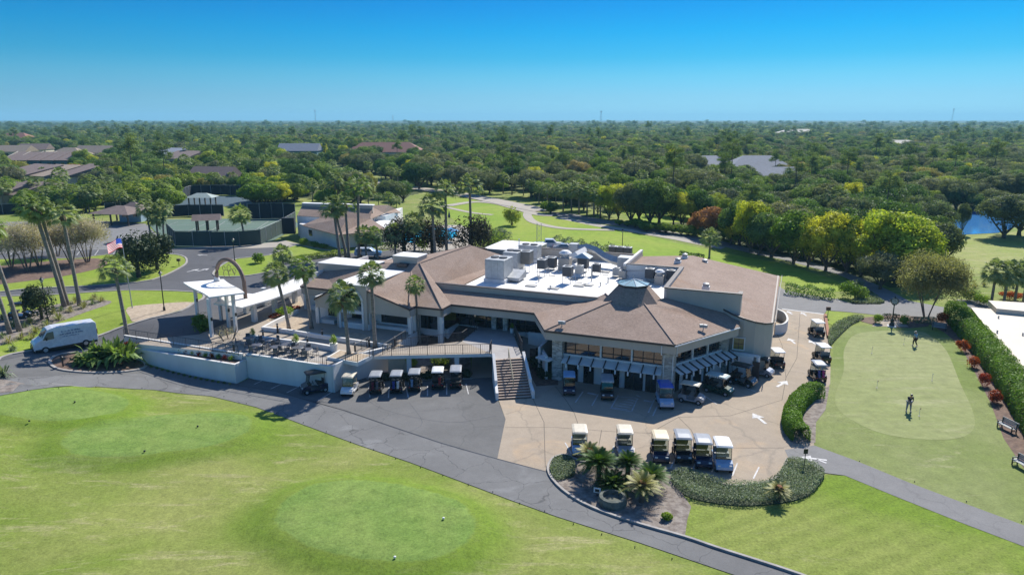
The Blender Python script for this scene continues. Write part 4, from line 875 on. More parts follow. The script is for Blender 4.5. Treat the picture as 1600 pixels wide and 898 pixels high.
# retaining wall with planter strip along the lower road
rw = thing('retaining_wall', 'long pale stucco retaining wall with a flower strip, holding up the terrace', 'wall', (BO.x, BO.y, 0), BA)
mb = MB(); mb.prism([(-57, -11.9), (-40.6, -12.0), (-40.6, -11.7), (-57, -11.6)], -.1, 2.02); mb.build('planter_wall', M_wall, rw)
mb = MB(); mb.prism([(-40.85, -11.7), (-40.6, -11.7), (-40.6, -9.95), (-40.85, -9.95)], -.1, 2.02); mb.build('end_wall', M_wall, rw)
mb = MB(); mb.box(-35.4, -10.25, -.1, 10.3, .3, 2.75); mb.build('bay_wall', M_wall, rw)
mb = MB(); mb.prism([(-57, -11.6), (-40.85, -11.7), (-40.85, -10.45), (-57, -10.2)], 0.3, 1.93); mb.build('soil', M_mulch, rw)
mb = MB(); mb.prism([(-57.5, -10.3), (-41.0, -10.5), (-41.0, -10.25), (-57.5, -10.05)], 1.2, 2.62); mb.build('upper_wall', M_wall, rw)
mb = MB(); mb.prism([(-30.35, -10.4), (-30.1, -10.4), (-30.1, -6.6), (-30.35, -6.6)], -.1, 2.72); mb.prism([(-30.1, -6.9), (-28.1, -3.1), (-28.35, -2.9), (-30.35, -6.7)], -.1, 2.72); mb.build('corner_wall', M_wall, rw)
mb = MB(); q = [PW(511, 557, 2.8), PW(559, 566, 2.8), PW(582, 554, 2.8), PW(530, 546, 2.8)]; mb.prism(q, 2.4, 2.78)
pb = mb.build('palm_planter', M_wall); tag(pb, 'low white planter box with a palm at the end of the patio', 'planter')
drape('gravel_fill', [tuple(Vector(a).lerp(Vector(q[0]).lerp(Vector(q[2]), .5), .09)) for a in q], M_gravel, 0.012, kind=None, parent=pb, z=2.78)
def lowwall(label, pts, h, t=.28, z=TZ):
    mb = MB(); wallrun(mb, pts, z, z + h, t); tag(mb.build('low_wall', M_wall), label, 'wall')
lowwall('low white wall around the pebble court in front of the west wing', [PW(412, 517), PW(450, 521), PW(500, 529), PW(560, 538), PW(605, 545)], .45)
lowwall('low white wall stepping between the patio tables and the walkway', [PW(395, 531), PW(440, 537), PW(490, 543), PW(522, 549)], .5)
lowwall('low white side wall climbing from the gate to the covered walkway', [PW(412, 517), PW(430, 507), PW(467, 489)], .45)
# ramp bridge and landing
rb = thing('ramp_bridge', 'white concrete footbridge with thin railings over the cart parking', 'bridge', (0, 0, 0))
F0, F1, B1, B0 = PW(584, 556), PW(768, 552), PW(722, 533), PW(604, 546)
mb = MB(); mb.prism([F0, F1, B1, B0], 2.15, 2.49); mb.build('deck', M_wall, rb)
drape('deck_paving', [F0, F1, B1, B0], M_plaza, 0.004, kind=None, parent=rb, z=2.5)
def along(a, b, t): return (a[0] + (b[0] - a[0]) * t, a[1] + (b[1] - a[1]) * t)
for t in (.29, .70):
    q = along(F0, F1, t); mb = MB(); mb.box(q[0], q[1] + .45, 0, .45, .45, 2.15); mb.build('bridge_pillar', M_wall, rb)
ld = thing('entrance_landing', 'broad shaded landing between the stairs and the recessed glass doors', 'landing', (0, 0, 0))
lp = [PW(768, 552), PW(773, 561), PW(816, 558), PW(801, 519), toW(-17.2, 7.3)[:2], toW(-22.9, 7.3)[:2], PW(722, 533)]
lp = [(p[0], p[1]) for p in lp]
mb = MB(); mb.prism(lp, 2.1, 2.49); mb.build('slab', M_wall, ld); drape('paving', lp, mat('landing_concrete', (.36, .34, .32), .8, (.3, .28, .27), .8), 0.006, kind=None, parent=ld, z=2.5)
# stairs
st = thing('staircase', 'wide outdoor staircase of brick-edged steps between white side walls', 'staircase', (0, 0, 0))
TL, TR, BL, BR = [Vector(PW(773, 561)), Vector(PW(816, 558)), Vector(PW(779, 625, 0)), Vector(PW(831, 622, 0))]
N_ = 15; M_tread = mat('stair_tread', (.46, .37, .30), .9, (.36, .28, .22), 4); M_riser = mat('brick_riser', (.14, .075, .055), .9, (.22, .13, .10), 6)
mt, mr = MB(), MB()
for k in range(N_):
    z = TZ - (k + 1) * TZ / N_ * .985; t0, t1 = k / N_, (k + 1) / N_
    a, b, c, d = TL.lerp(BL, t0), TR.lerp(BR, t0), TR.lerp(BR, t1), TL.lerp(BL, t1)
    mr.prism([tuple(a), tuple(b), tuple(c), tuple(d)], -.05 if k > 11 else z - .6, z + TZ / N_ - .035); 
    e = (d - a).normalized() * .03; mt.prism([tuple(a), tuple(b), tuple(c + e), tuple(d + e)], z + TZ / N_ - .033, z + TZ / N_ + .005)
mr.build('risers', M_riser, st); mt.build('treads', M_tread, st)
for (A, B, sg) in ((TL, BL, -1), (TR, BR, 1)):
    o = Vector((.26 * sg, 0)); A2, B2 = A + Vector((0, .5)), B + Vector((0, -.1)); M2 = A2.lerp(B2, .72)
    pr = lambda a, b, z0, z1: mb.prism([tuple(a), tuple(a + o), tuple(b + o), tuple(b)], -.05, [z0, z0, z1, z1])
    mb = MB(); pr(A2, M2, 2.95, 1.45); pr(M2, B2, 1.05, .75); mb.build('side_wall', M_wall, st)
mb = MB(); a, b = TL.lerp(TR, .5), BL.lerp(BR, .5); mb.tube([(a.x, a.y + .6, 3.35), (a.x, a.y, 3.4), tuple(a.lerp(b, .72)) + (1.55,)], .05, 6)
for t in (0, .25, .5, .72): q = a.lerp(b, t); mb.tube([(q.x, q.y, 2.3 * (1 - t)), (q.x, q.y, 3.4 - 2.55 * t)], .04, 6)
mb.build('handrail', mat('brass_rail', (.42, .36, .24), .5), st)
# railings
M_rail = mat('rail_paint', (.05, .05, .055), .5)
def railing(label, pts, h=1.0, z=TZ, gap=.22, z2=None, group=None):
    r_ = thing('railing', label, 'railing', (pts[0][0], pts[0][1], z), 0, group); o = Vector(pts[0][:2])
    top, bal, post = MB(), MB(), MB(); L = [Vector(p[:2]) - o for p in pts]
    zz = lambda p: (p[2] - z) if len(p) > 2 else 0
    for i in range(len(L) - 1):
        a, b = L[i], L[i + 1]; za, zb = zz(pts[i]), zz(pts[i + 1]); n = max(1, int((b - a).length / gap))
        top.tube([(a.x, a.y, za + h), (b.x, b.y, zb + h)], .028, 4); top.tube([(a.x, a.y, za + .12), (b.x, b.y, zb + .12)], .018, 4)
        for k in range(n + 1):
            q = a.lerp(b, k / n); zk = za + (zb - za) * k / n
            if k % 8 == 0 or k == n: post.tube([(q.x, q.y, zk), (q.x, q.y, zk + h)], .032, 4)
            else: bal.tube([(q.x, q.y, zk + .12), (q.x, q.y, zk + h)], .011, 3, False)
    top.build('rails', M_rail, r_); bal.build('balusters', M_rail, r_); post.build('posts', M_rail, r_)
railing('thin dark railing along the front edge of the footbridge', [F0, F1])
railing('thin dark railing along the rear edge of the footbridge', [along(B0, B1, .1), B1])
railing('railing at the top of the cart wall along the patio tables', [W2(-40.4, -10.1), W2(-31.0, -10.2)])
railing('long thin railing above the flower strip beside the driveway', [W2(-57, -10.6), W2(-41.2, -10.75)])
railing('railing round the corner of the terrace beside the palm planter', [PW(540, 563, 2.8), PW(559, 566, 2.8), PW(582, 555, 2.8)], .8, 2.78)
railing('dark railing on the left edge of the landing by the glass front', [PW(722, 533), PW(745, 516)])
railing('heavy dark railing on the right edge of the landing', [PW(803, 520), PW(816, 550)], 1.1, TZ, .1)
railing('sloping dark railing beside the west wing column', [PW(598, 553) + (2.5,), PW(634, 536) + (2.9,)], 1.0, TZ, .1)
railing('short railing joining the footbridge to the pebble court', [PW(556, 550), PW(575, 540)], .9, TZ, .12)
railing('short dark railing at the top of the stairs', [PW(765, 553), PW(768, 545)], 1.0, TZ, .1)
# sloping side path under the bridge
mb = MB(); q = [PW(596, 562, 2.2), PW(622, 560, 1.9), PW(652, 588, .15), PW(612, 590, .15)]
mb.prism([PW(606, 560, 2.2), PW(632, 558, 2.2), PW(640, 588, .1), PW(608, 592, .1)], -.1, [2.2, 2.2, .1, .1]); tag(mb.build('sloped_path', M_conc), kind='structure')
# --- entrance canopies
pc = thing('porte_cochere', 'white sail-shaped entrance canopy on white posts with a brown arch on top', 'canopy', (0, 0, 0))
zc = [6.15, 6.15, 6.95, 6.95]; pcs = [P(286, 440, 6.15), P(349, 435, 6.15), P(382, 457, 6.95), P(327, 464, 6.95)]
mb = MB(); n = 14; vs = []
for k in range(n + 1):
    t = k / n; zt = 6.95 + (6.15 - 6.95) * ss(t * 1.1) - .35 * max(0, t - .8) ; a = pcs[3].lerp(pcs[0], t); b = pcs[2].lerp(pcs[1], t)
    for q in (a, b): vs += [(q.x, q.y, zt), (q.x, q.y, zt - .16)]
fs = []
for k in range(n):
    i = 4 * k; fs += [(i, i + 4, i + 6, i + 2), (i + 1, i + 3, i + 7, i + 5), (i, i + 1, i + 5, i + 4), (i + 2, i + 6, i + 7, i + 3)]
fs += [(0, 2, 3, 1), (4 * n, 4 * n + 1, 4 * n + 3, 4 * n + 2)]
mb.add(vs, fs); rf = mb.build('canopy_roof', M_mem, pc)
for (px, py, zt) in ((331.5, 526, 6.8), (369, 518, 6.8), (309, 494, 5.95), (346, 500, 6.1), (358, 511, 6.3)):
    q = P(px, py, TZ); mb = MB(); mb.box(q.x, q.y, TZ, .3, .3, zt - TZ, BA); mb.build('post', M_white, pc)
    mb = MB(); mb.box(q.x + .27, q.y - .3, 4.4, .16, .16, .35); mb.build('wall_lantern', M_black, pc)
mb = MB(); a, b = P(339, 437, 6.3), P(383, 455, 5.9); pts = []
for k in range(15):
    t = math.pi * k / 14; q = a.lerp(b, .5 - .5 * math.cos(t)); pts.append((q.x, q.y, 6.2 + 3.05 * math.sin(t) ** .8 if 0 < k < 14 else 5.9))
mb.tube([(pts[0][0], pts[0][1], 6.0)] + pts[1:-1] + [(pts[-1][0], pts[-1][1], 4.2)], .24, 8); M_arch = mat('rust_arch', (.20, .13, .10), .7)
mb.build('decorative_arch', M_arch, pc)
mb = MB(); cc = a.lerp(b, .5); dr = (b - a).normalized(); 
for (ox, oz, r_) in ((-.8, 7.3, .7), (.5, 7.5, .75), (0, 8.2, .5), (1.2, 8.0, .4), (-1.3, 8.0, .35)):
    mb.tube([(cc.x + dr.x * (ox + r_ * math.cos(t)), cc.y + dr.y * (ox + r_ * math.cos(t)), oz + r_ * math.sin(t) * (1 - t / 14)) for t in [k * .5 for k in range(12)]], .035, 4, False)
mb.build('iron_scrollwork', M_arch, pc)
mb = MB(); mb.lathe([(.42, 6.2), (.32, 6.5), (.2, 6.85), (.14, 7.1)], a.x, a.y, 10); mb.build('arch_base', M_wall, pc)
wc = thing('covered_walkway', 'long low white canopy on square posts leading from the entrance to the west wing', 'canopy', (0, 0, 0))
WZ = 5.05; wl_ = [P(333, 470, WZ), P(352, 477, WZ), P(378, 480, WZ), P(420, 467, WZ), P(478, 445, WZ)]; wr_ = [P(350, 458, WZ), P(372, 458, WZ), P(395, 459, WZ), P(424, 449, WZ), P(470, 429, WZ)]
mb = MB(); zz_ = [4.75, 5.15, 5.05, 4.95, 4.85]; vs = []
for a, b, z in zip(wl_, wr_, zz_):
    for q in (a, b): vs += [(q.x, q.y, z), (q.x, q.y, z - .16)]
fs = [f_ for k in range(4) for f_ in ((4 * k, 4 * k + 4, 4 * k + 6, 4 * k + 2), (4 * k + 1, 4 * k + 3, 4 * k + 7, 4 * k + 5), (4 * k, 4 * k + 1, 4 * k + 5, 4 * k + 4), (4 * k + 2, 4 * k + 6, 4 * k + 7, 4 * k + 3))] + [(0, 2, 3, 1), (16, 17, 19, 18)]
mb.add(vs, fs); mb.build('canopy_roof', M_mem, wc)
for (px, py) in ((398, 502), (430, 488), (461, 473), (385, 489), (414, 477), (442, 466)):
    q = P(px, py, TZ); mb = MB(); mb.box(q.x, q.y, TZ, .5, .5, 4.8 - TZ, BA); mb.build('post', M_white, wc)
sw = MB(); wallrun(sw, [PW(382, 487), PW(420, 474), PW(466, 458)], TZ, 3.7, .2); tag(sw.build('garden_wall', M_wall), 'grey shaded garden wall behind the covered walkway', 'wall')
# --- terrace furniture
bproto = None
for (px, py, lb) in ((411.6, 530, 'black bollard light at the patio gate next to the tables'), (434, 520, 'black bollard light in the pebble court beside the palm'), (504, 529, 'black bollard light in the shaded middle of the pebble court'),
                     (481, 541, 'black bollard light behind the potted shrub on the patio'), (366, 550, 'black bollard light between the planter tree and the tables'), (555, 551, 'black bollard light beside the palm in the planter box'), (577, 542, 'black bollard light at the short railing'), (617, 541, 'black bollard light at the start of the footbridge')):
    p = P(px, py, TZ)
    if bproto is None:
        bproto = thing('bollard_light', lb, 'bollard', (p.x, p.y, TZ), 0, 'bollard lights on the terrace')
        MB().lathe([(.12, 0), (.1, .05), (.1, .85)], n=10).build('post', M_black, bproto); MB().lathe([(.09, .85), (.09, 1.0)], n=10).build('lens', M_galv, bproto); MB().lathe([(.12, 1.0), (.12, 1.06), (.04, 1.1)], n=10).build('cap', M_black, bproto)
    else:
        c = copy_tree(bproto); c.location = (p.x, p.y, TZ); c['label'] = lb
pproto = None; rng = np.random.default_rng(5)
for (px, py, s, lb) in ((395.6, 532, .85, 'white pot with a small green shrub by the tables at the driveway end'), (463, 545, 1.0, 'white pot with a rust and green shrub in the middle of the patio wall'), (522, 549, 1.1, 'tall white pot with a yellow-green shrub beside the palm planter'), (800, 520, .7, 'small stone urn on the corner of the landing')):
    p = P(px, py, TZ)
    if pproto is None:
        pproto = thing('potted_plant', lb, 'plant pot', (p.x, p.y, TZ), 0, 'potted shrubs on the terrace'); MB().lathe([(.25, 0), (.3, .1), (.36, .7), (.4, .78), (.34, .78)], n=12).build('pot', M_wall, pproto)
        q, nn = blob_pts([(0, 0, 1.15, .35, .35, .5)], 260, rng, .6); new_obj('shrub', leaves_mesh('shrub', q, nn, .16, rng), M_leaf_lime, pproto); c = pproto
    else: c = copy_tree(pproto); c.location = (p.x, p.y, TZ); c['label'] = lb
    c.scale = (s, s, s)
M_mesh = mat('patio_metal', (.12, .12, .13), .5); M_tab = mat('patio_top', (.10, .10, .11), .45)
tb = thing('patio_table', '', 'table', (0, 0, 0)); MB().lathe([(.55, .70), (.58, .72), (.55, .74)], n=16).build('tabletop', M_tab, tb); MB().lathe([(.3, 0), (.3, .03), (.05, .06), (.04, .7)], n=10).build('pedestal', M_mesh, tb)
ch = thing('patio_chair', '', 'chair', (0, 0, 0)); MB().box(0, 0, .42, .46, .46, .04).build('seat', M_mesh, ch); mb = MB(); mb.prism([(-.22, .22), (.22, .22), (.22, .26), (-.22, .26)], .46, .92); mb.build('backrest', M_mesh, ch)
for sx_ in (-1, 1):
    for sy_ in (-1, 1): MB().tube([(sx_ * .2, sy_ * .2, .42), (sx_ * .24, sy_ * .25, 0)], .018, 5).build('leg', M_mesh, ch)
    MB().tube([(sx_ * .24, -.2, .42), (sx_ * .25, -.18, .64), (sx_ * .24, .24, .66)], .018, 5).build('armrest', M_mesh, ch)
tabs = [(389, 538, 'nearest the driveway'), (402, 549, 'second from the driveway'), (418, 541, 'third from the driveway'), (432, 552, 'at the middle of the rail'), (449, 548, 'in front of the potted shrub'), (466, 553, 'right of the potted shrub'), (480, 556, 'nearest the palm planter')]
for i, (px, py, w) in enumerate(tabs):
    p = P(px, py, TZ); t = tb if i == 0 else copy_tree(tb); t.location = (p.x, p.y, TZ); t['label'] = 'round grey patio table ' + w; t['group'] = 'round patio tables'
    for k in range(4):
        a = k * math.pi / 2 + .4 + i; c = ch if (i == 0 and k == 0) else copy_tree(ch); r_ = .8 + .12 * ((k * 7 + i) % 3)
        c.location = (p.x + math.cos(a) * r_, p.y + math.sin(a) * r_, TZ); c.rotation_euler[2] = a - math.pi / 2 + .2 * ((i + k) % 3 - 1)
        dn = ('right side', 'far side', 'left side', 'near side')[int(((a % 6.283) + .785) // 1.571) % 4]; c['label'] = 'metal patio chair on the %s of the table %s' % (dn, w); c['group'] = 'patio chairs'
# right-hand curved screen and low wall of the east side
sc_ = MB(); pts = [W2(8.6, 25.0), W2(9.4, 25.6), W2(9.9, 27.0), W2(10.0, 29.0), W2(9.6, 31.5), W2(8.7, 33.0)]; wallrun(sc_, spline([tuple(p) for p in pts], 4), 0, 1.3, .22); tag(sc_.build('curved_wall', M_wall), 'low curved white wall bulging from the east side of the clubhouse', 'wall')
# white-roofed building cut by the right edge
eb = thing('pro_shop', 'low building with a plain cream flat roof behind the long hedge', 'building', (0, 0, 0))
q = [P(1517, 480, 1.9), P(1602, 590, 1.9), P(1720, 640, 1.9), P(1760, 500, 1.9)]; q = [(p.x, p.y) for p in q]
M_cream = mat('cream_roof', (.60, .53, .42), .7, (.54, .47, .37), .2)
mb = MB(); mb.prism(q, 1.6, 1.9); mb.build('flat_roof', M_cream, eb); ce = Vector(q[0]).lerp(Vector(q[2]), .5); mb = MB(); mb.prism([tuple(Vector(p).lerp(ce, .05)) for p in q], 0, 1.6); mb.build('wall', M_beige, eb)
q = [P(1543, 476, 1.9), P(1556, 489, 1.9), P(1720, 505, 1.9), P(1700, 486, 1.9)]; mb = MB(); mb.prism([(p.x, p.y) for p in q], 1.905, 2.5); mb.build('upper_roof', M_cream, eb)
for x, y in ((1560, 497), (1558, 520), (1598, 524)):
    p = P(x, y, 1.9); mb = MB(); mb.tube([(p.x, p.y, 1.9), (p.x, p.y, 2.25)], .09, 8); mb.build('vent_pipe', M_galv, eb)
# ================================================================ MACHINERY ON THE WHITE ROOF
RZ = 6.2
def at_roof(px, py): p = P(px, py, RZ); return p
gear = 'condenser units standing on the white roof'
def condenser(px, py, s, lb, stand=.8, rot=BA, tone=M_dgrey):
    s *= .85
    p = at_roof(px, py); t = thing('condenser_unit', lb, 'air conditioner', (p.x, p.y, RZ), rot, gear)
    MB().box(0, 0, stand, s, s, s * 1.05).build('cabinet', tone, t, bevel=.02)
    MB().box(0, 0, stand + s * 1.053, s * 1.02, s * 1.02, .05).build('top_panel', M_galv, t)
    MB().lathe([(s * .36, stand + s * 1.053 + .053), (s * .36, stand + s * 1.053 + .1), (s * .1, stand + s * 1.053 + .14)], n=12).build('fan_grille', M_dgrey, t)
    if stand > .15:
        for a in (-1, 1):
            for b in (-1, 1): MB().tube([(a * s * .45, b * s * .45, 0), (a * s * .45, b * s * .45, stand)], .035, 5).build('leg', M_galv, t)
    mb = MB(); mb.tube([(s * .5, 0, stand + .3), (s * .8, .1, stand + .2), (s * .85, .2, .06), (s * 1.5, .5, .05)], .035, 5); mb.build('pipe', M_galv, t)
    return t
condenser(847, 431, 1.25, 'dark condenser on tall legs standing alone left of centre', 1.0)
condenser(887, 442, 1.3, 'dark condenser on legs nearest the front parapet', .9)
condenser(905, 433, 1.1, 'grey condenser on legs just behind the front dark one', .5, tone=M_galv)
condenser(932, 430, 1.1, 'dark condenser with grey side panel right of centre', .5)
condenser(911, 424, 1.5, 'wide dark condenser below the blue hood', .5)
condenser(861, 421, 1.5, 'dark long condenser behind the one standing alone', .3)
condenser(1015, 441, 1.25, 'dark condenser in the sunken well before the blue wall', .6)
condenser(1048, 443, 1.2, 'dark condenser in the corner of the well', .6)
condenser(957, 401.5, 1.2, 'small dark condenser at the back parapet, left of three', .5)
condenser(969, 402.5, 1.2, 'small condenser at the back parapet, middle of three', .5)
condenser(981, 403.5, 1.2, 'small condenser at the back parapet, right of three', .5)
condenser(963, 432, 1.0, 'white-sided upright condenser beside the east parapet', .2, tone=M_galv)
condenser(973, 436, 1.0, 'beige upright condenser in the angle of the east parapet', .2, tone=M_beige)
condenser(822, 424, 1.8, 'brown-grey condenser on a steel frame beside the big air handler', 1.1, tone=mat('worn_cabinet', (.22, .2, .17), .6))
def bigunit(px, py, w, d, h, lb):
    p = at_roof(px, py); t = thing('air_handler', lb, 'air conditioner', (p.x, p.y, RZ), BA)
    MB().box(0, 0, 0, w * 1.12, d * 1.05, .45).build('curb', M_white, t); MB().box(0, 0, .453, w, d, h).build('cabinet', M_galv, t, bevel=.03)
    mb = MB()
    for k in range(3): mb.box(-w * .33 + k * w * .33, -d / 2 - .012, .6, w * .3, .03, h * .86)
    mb.build('access_panels', mat('panel_grey', (.52, .53, .53), .45), t)
    for k in range(2): MB().lathe([(.5, h + .46), (.5, h + .6), (.2, h + .63)], -w * .22 + k * w * .44, 0, 14).build('fan_grille', M_dgrey, t)
    return t
bigunit(780, 438, 2.5, 3.0, 2.4, 'largest galvanised air handler at the left front of the white roof')
bigunit(803, 424, 2.0, 2.8, 2.3, 'tall galvanised air handler directly behind the largest one')
bigunit(828, 408, 2.8, 1.8, 1.9, 'galvanised air handler in front of the raised white roof')
p = at_roof(806, 438); t = thing('duct_hood', 'grey sloping duct hood lying beside the largest air handler', 'duct', (p.x, p.y, RZ), BA); mb = MB(); mb.prism([(-.9, -1.3), (.9, -1.3), (.9, 1.3), (-.9, 1.3)], .25, [.6, .6, 1.15, 1.15]); mb.build('hood', M_galv, t); MB().box(0, .3, 0, 1.2, 1.6, .25).build('curb', M_white, t)
for (px, py, s, lb) in ((883, 421, 1.0, 'tall beige exhaust fan with white mushroom cap left of the curved duct'), (917, 405, .8, 'exhaust fan with white mushroom cap at the back of the roof'), (1030, 444, .7, 'round exhaust fan between two condensers in the well')):
    p = at_roof(px, py); t = thing('exhaust_fan', lb, 'fan', (p.x, p.y, RZ), BA); MB().box(0, 0, 0, 1.5 * s, 1.5 * s, 1.6 * s).build('housing', M_beige, t, bevel=.02)
    MB().lathe([(.55 * s, 1.6 * s), (.55 * s, 2.1 * s)], n=14).build('drum', M_galv, t); MB().lathe([(.8 * s, 2.1 * s), (.85 * s, 2.25 * s), (.5 * s, 2.55 * s), (.1, 2.6 * s)], n=14).build('cap', M_white, t)
p = at_roof(940, 418); t = thing('curved_duct', 'large curved galvanised duct arching down behind the condensers', 'duct', (p.x, p.y, RZ), BA)
mb = MB(); 
pts = [(-4.2, 2.4, 1.9), (-2.6, 2.2, 2.2), (-1.2, 1.6, 2.0), (0.2, .8, 1.4), (1.5, .1, 1.1), (2.6, -.3, 1.0)]; mb.tube(pts, [.5, .5, .5, .55, .6, .6], 4); mb.build('duct_run', M_galv, t); MB().box(3.4, -.4, .3, 2.0, 1.8, 1.5).build('plenum', M_galv, t, bevel=.02); MB().box(-4.6, 2.4, 0, 1.2, 1.2, 2.6).build('riser', M_galv, t)
p = at_roof(897, 418); t = thing('duct_run', 'white square duct leaning from the beige fan to the back of the roof', 'duct', (p.x, p.y, RZ), BA); mb = MB(); mb.tube([(-1.2, -1.5, .8), (0, .5, 1.6), (.6, 3, 1.9)], .5, 4); mb.build('duct', M_wall, t)
p = at_roof(911, 428); t = thing('blue_hood', 'pale blue metal hood above the wide dark condenser', 'hood', (p.x, p.y + .3, RZ), BA); mb = MB(); mb.add([(-1.1, -.9, 2.15), (1.1, -.9, 2.15), (1.1, .9, 2.15), (-1.1, .9, 2.15), (0, -.5, 2.75), (0, .5, 2.75)], [(0, 1, 4), (1, 2, 5, 4), (2, 3, 5), (3, 0, 4, 5), (0, 3, 2, 1)]); mb.build('canopy', mat('blue_steel', (.33, .42, .48), .4), t)
for (px, py, lb) in ((886, 444, 0), (922, 440, 0)): pass
k = 0
for (px, py, h) in ((924, 440, 2.0), (872, 426, .9), (800, 431, .8), (842, 440, .7), (950, 442, .6), (990, 440, .7), (1003, 437, 1.8), (860, 452, .4), (938, 447, .4), (853, 408, .6), (868, 412, .5), (811, 384, .9)):
    p = at_roof(px, py) if py > 390 else P(px, py, 7.6); z = RZ if py > 390 else 7.63
    o = MB().tube([(0, 0, 0), (0, 0, h)], .07, 8).lathe([(.13, h), (.13, h + .08)], n=8).build('vent_pipe', M_galv); o.location = (p.x, p.y, z)
    tag(o, 'short galvanised vent pipe rising from the white roof', 'vent pipe', 'vent pipes on the white roof')
for (px, py) in ((865, 451), (830, 447), (905, 447), (945, 425), (918, 446), (880, 412), (897, 436)):
    p = at_roof(px, py); o = MB().box(0, 0, 0, 1.3, .9, .12).build('roof_pad', mat('pad_grey', (.4, .39, .36), .8)); o.location = (p.x, p.y, RZ); o.rotation_euler[2] = BA
    tag(o, 'flat grey equipment pad lying on the white roof', 'pad', 'equipment pads on the white roof')
for (px, py, z) in ((1059, 409, 8.05), (1070, 402, 8.05), (1101, 411, 7.4), (1103, 449, 7.6)):
    p = P(px, py, z); t = thing('roof_vent', 'small white square vent on the east shingle roof', 'roof vent', (p.x, p.y, z - .25), BA, 'vents on the east shingle roof'); MB().box(0, 0, 0, .8, .7, .4).build('base', M_white, t); MB().lathe([(.35, .4), (.35, .7), (.1, .8)], n=10).build('cowl', M_galv, t)
p = at_roof(841, 386); t = thing('roof_ladder', 'thin grey lattice antenna mast behind the raised white roof', 'mast', (p.x, p.y, 2.4), 0)
mb = MB()
for a in (0, 2.1, 4.2): mb.tube([(.45 * math.cos(a), .45 * math.sin(a), 0), (.45 * math.cos(a), .45 * math.sin(a), 7.5)], .03, 4)
for k in range(10):
    for a in (0, 2.1, 4.2): mb.tube([(.45 * math.cos(a), .45 * math.sin(a), k * .75), (.45 * math.cos(a + 2.1), .45 * math.sin(a + 2.1), k * .75 + .75)], .018, 3, False)
mb.build('lattice', M_galv, t); t.name = 'lattice_mast'
# ================================================================ GOLF CARTS, VAN, CARS
M_cream_p = mat('cream_plastic', (.62, .55, .42), .45); M_whitep = mat('white_plastic', (.72, .72, .70), .4); M_tint = mat('tinted_plastic', (.35, .36, .37), .3)
M_navy = mat('navy_body', (.015, .02, .05), .25, coat=.6); M_blackb = mat('black_body', (.015, .015, .017), .25, coat=.6); M_maroon = mat('maroon_body', (.10, .012, .02), .25, coat=.6); M_silver = mat('silver_body', (.42, .43, .45), .3, coat=.5, metal=.3)
M_forest = mat('green_body', (.012, .05, .03), .25, coat=.6); M_lblue = mat('light_blue_body', (.35, .47, .62), .3, coat=.5); M_wbody = mat('white_body', (.75, .75, .75), .3, coat=.5); M_blueb = mat('royal_blue_body', (.02, .10, .5), .25, coat=.6)
M_seatc = mat('cream_vinyl', (.48, .42, .33), .5); M_seatb = mat('black_vinyl', (.03, .03, .03), .5); M_seatg = mat('grey_vinyl', (.25, .25, .26), .5)
M_wind = mat('windshield', (.10, .12, .14), .06, spec=.8); M_hub = mat('hub_cap', (.55, .55, .56), .3, metal=.4); M_lamp = mat('lamp_lens', (.8, .8, .75), .15); M_red = mat('red_lens', (.4, .01, .01), .3)
def clear_mat():
    m, N, K, b = nodes('clear_windshield'); N.remove(b); out = [n for n in N if n.type == 'OUTPUT_MATERIAL'][0]
    tr = N.new('ShaderNodeBsdfTransparent'); tr.inputs[0].default_value = (.72, .76, .76, 1); gl = N.new('ShaderNodeBsdfGlossy'); gl.inputs['Roughness'].default_value = .04; fr = N.new('ShaderNodeFresnel'); fr.inputs[0].default_value = 1.6
    mx_ = N.new('ShaderNodeMixShader'); K.new(fr.outputs[0], mx_.inputs[0]); K.new(tr.outputs[0], mx_.inputs[1]); K.new(gl.outputs[0], mx_.inputs[2]); K.new(mx_.outputs[0], out.inputs[0]); return m
M_clear = clear_mat()
CM = {}
def cmesh(k, fn, smooth=False):
    if k not in CM: mb = MB(); fn(mb); CM[k] = mb.mesh(k, smooth)
    return CM[k]
def f_body(mb):   # floor pan, cowl, rear tub: side outline extruded across
    prof = [(-1.12, .38), (-1.15, .62), (-1.02, .78), (-.42, .80), (-.36, .42), (.38, .36), (.52, .74), (.62, .84), (.98, .72), (1.18, .52), (1.2, .34), (.9, .26), (-.9, .26)]
    n = len(prof); W_ = .56; ins = .08
    vs = [(-W_, y, z) for y, z in prof] + [(W_, y, z) for y, z in prof]
    vs2 = []
    for i, (y, z) in enumerate(prof): vs2.append(y)
    mb.add(vs, [tuple(range(n)), tuple(range(n, 2 * n))[::-1]] + [(i, (i + 1) % n, n + (i + 1) % n, n + i) for i in range(n)])
def f_roof(mb):
    vs = []; rows = [(-1.0, 1.80), (-.9, 1.87), (0, 1.92), (.62, 1.88), (.74, 1.80)]
    for y, z in rows: vs += [(-.56, y, z - .05), (-.40, y, z), (.40, y, z), (.56, y, z - .05)]
    n = len(rows); fs = []
    for i in range(n - 1):
        for k in range(3): a = i * 4 + k; fs.append((a, a + 1, a + 5, a + 4))
    vb = [(x, y, 1.76) for (x, y, z) in vs]; m_ = len(vs); 
    for i in range(n - 1):
        for k in range(3): a = m_ + i * 4 + k; fs.append((a, a + 4, a + 5, a + 1))
    b = [0, 4, 8, 12, 16, 17, 18, 19, 15, 11, 7, 3, 2, 1]
    for i in range(len(b)): q, r_ = b[i], b[(i + 1) % len(b)]; fs.append((q, r_, r_ + m_, q + m_))
    mb.add(vs + vb, fs)
def f_seat(mb): mb.box(0, -.42, .78, 1.02, .5, .14); mb.prism([(-.5, -.72), (.5, -.72), (.5, -.62), (-.5, -.62)], .9, 1.25)
def f_seat2(mb): mb.box(0, -1.0, .76, 1.0, .42, .12); mb.prism([(-.48, -.82), (.48, -.82), (.48, -.74), (-.48, -.74)], .85, 1.2)
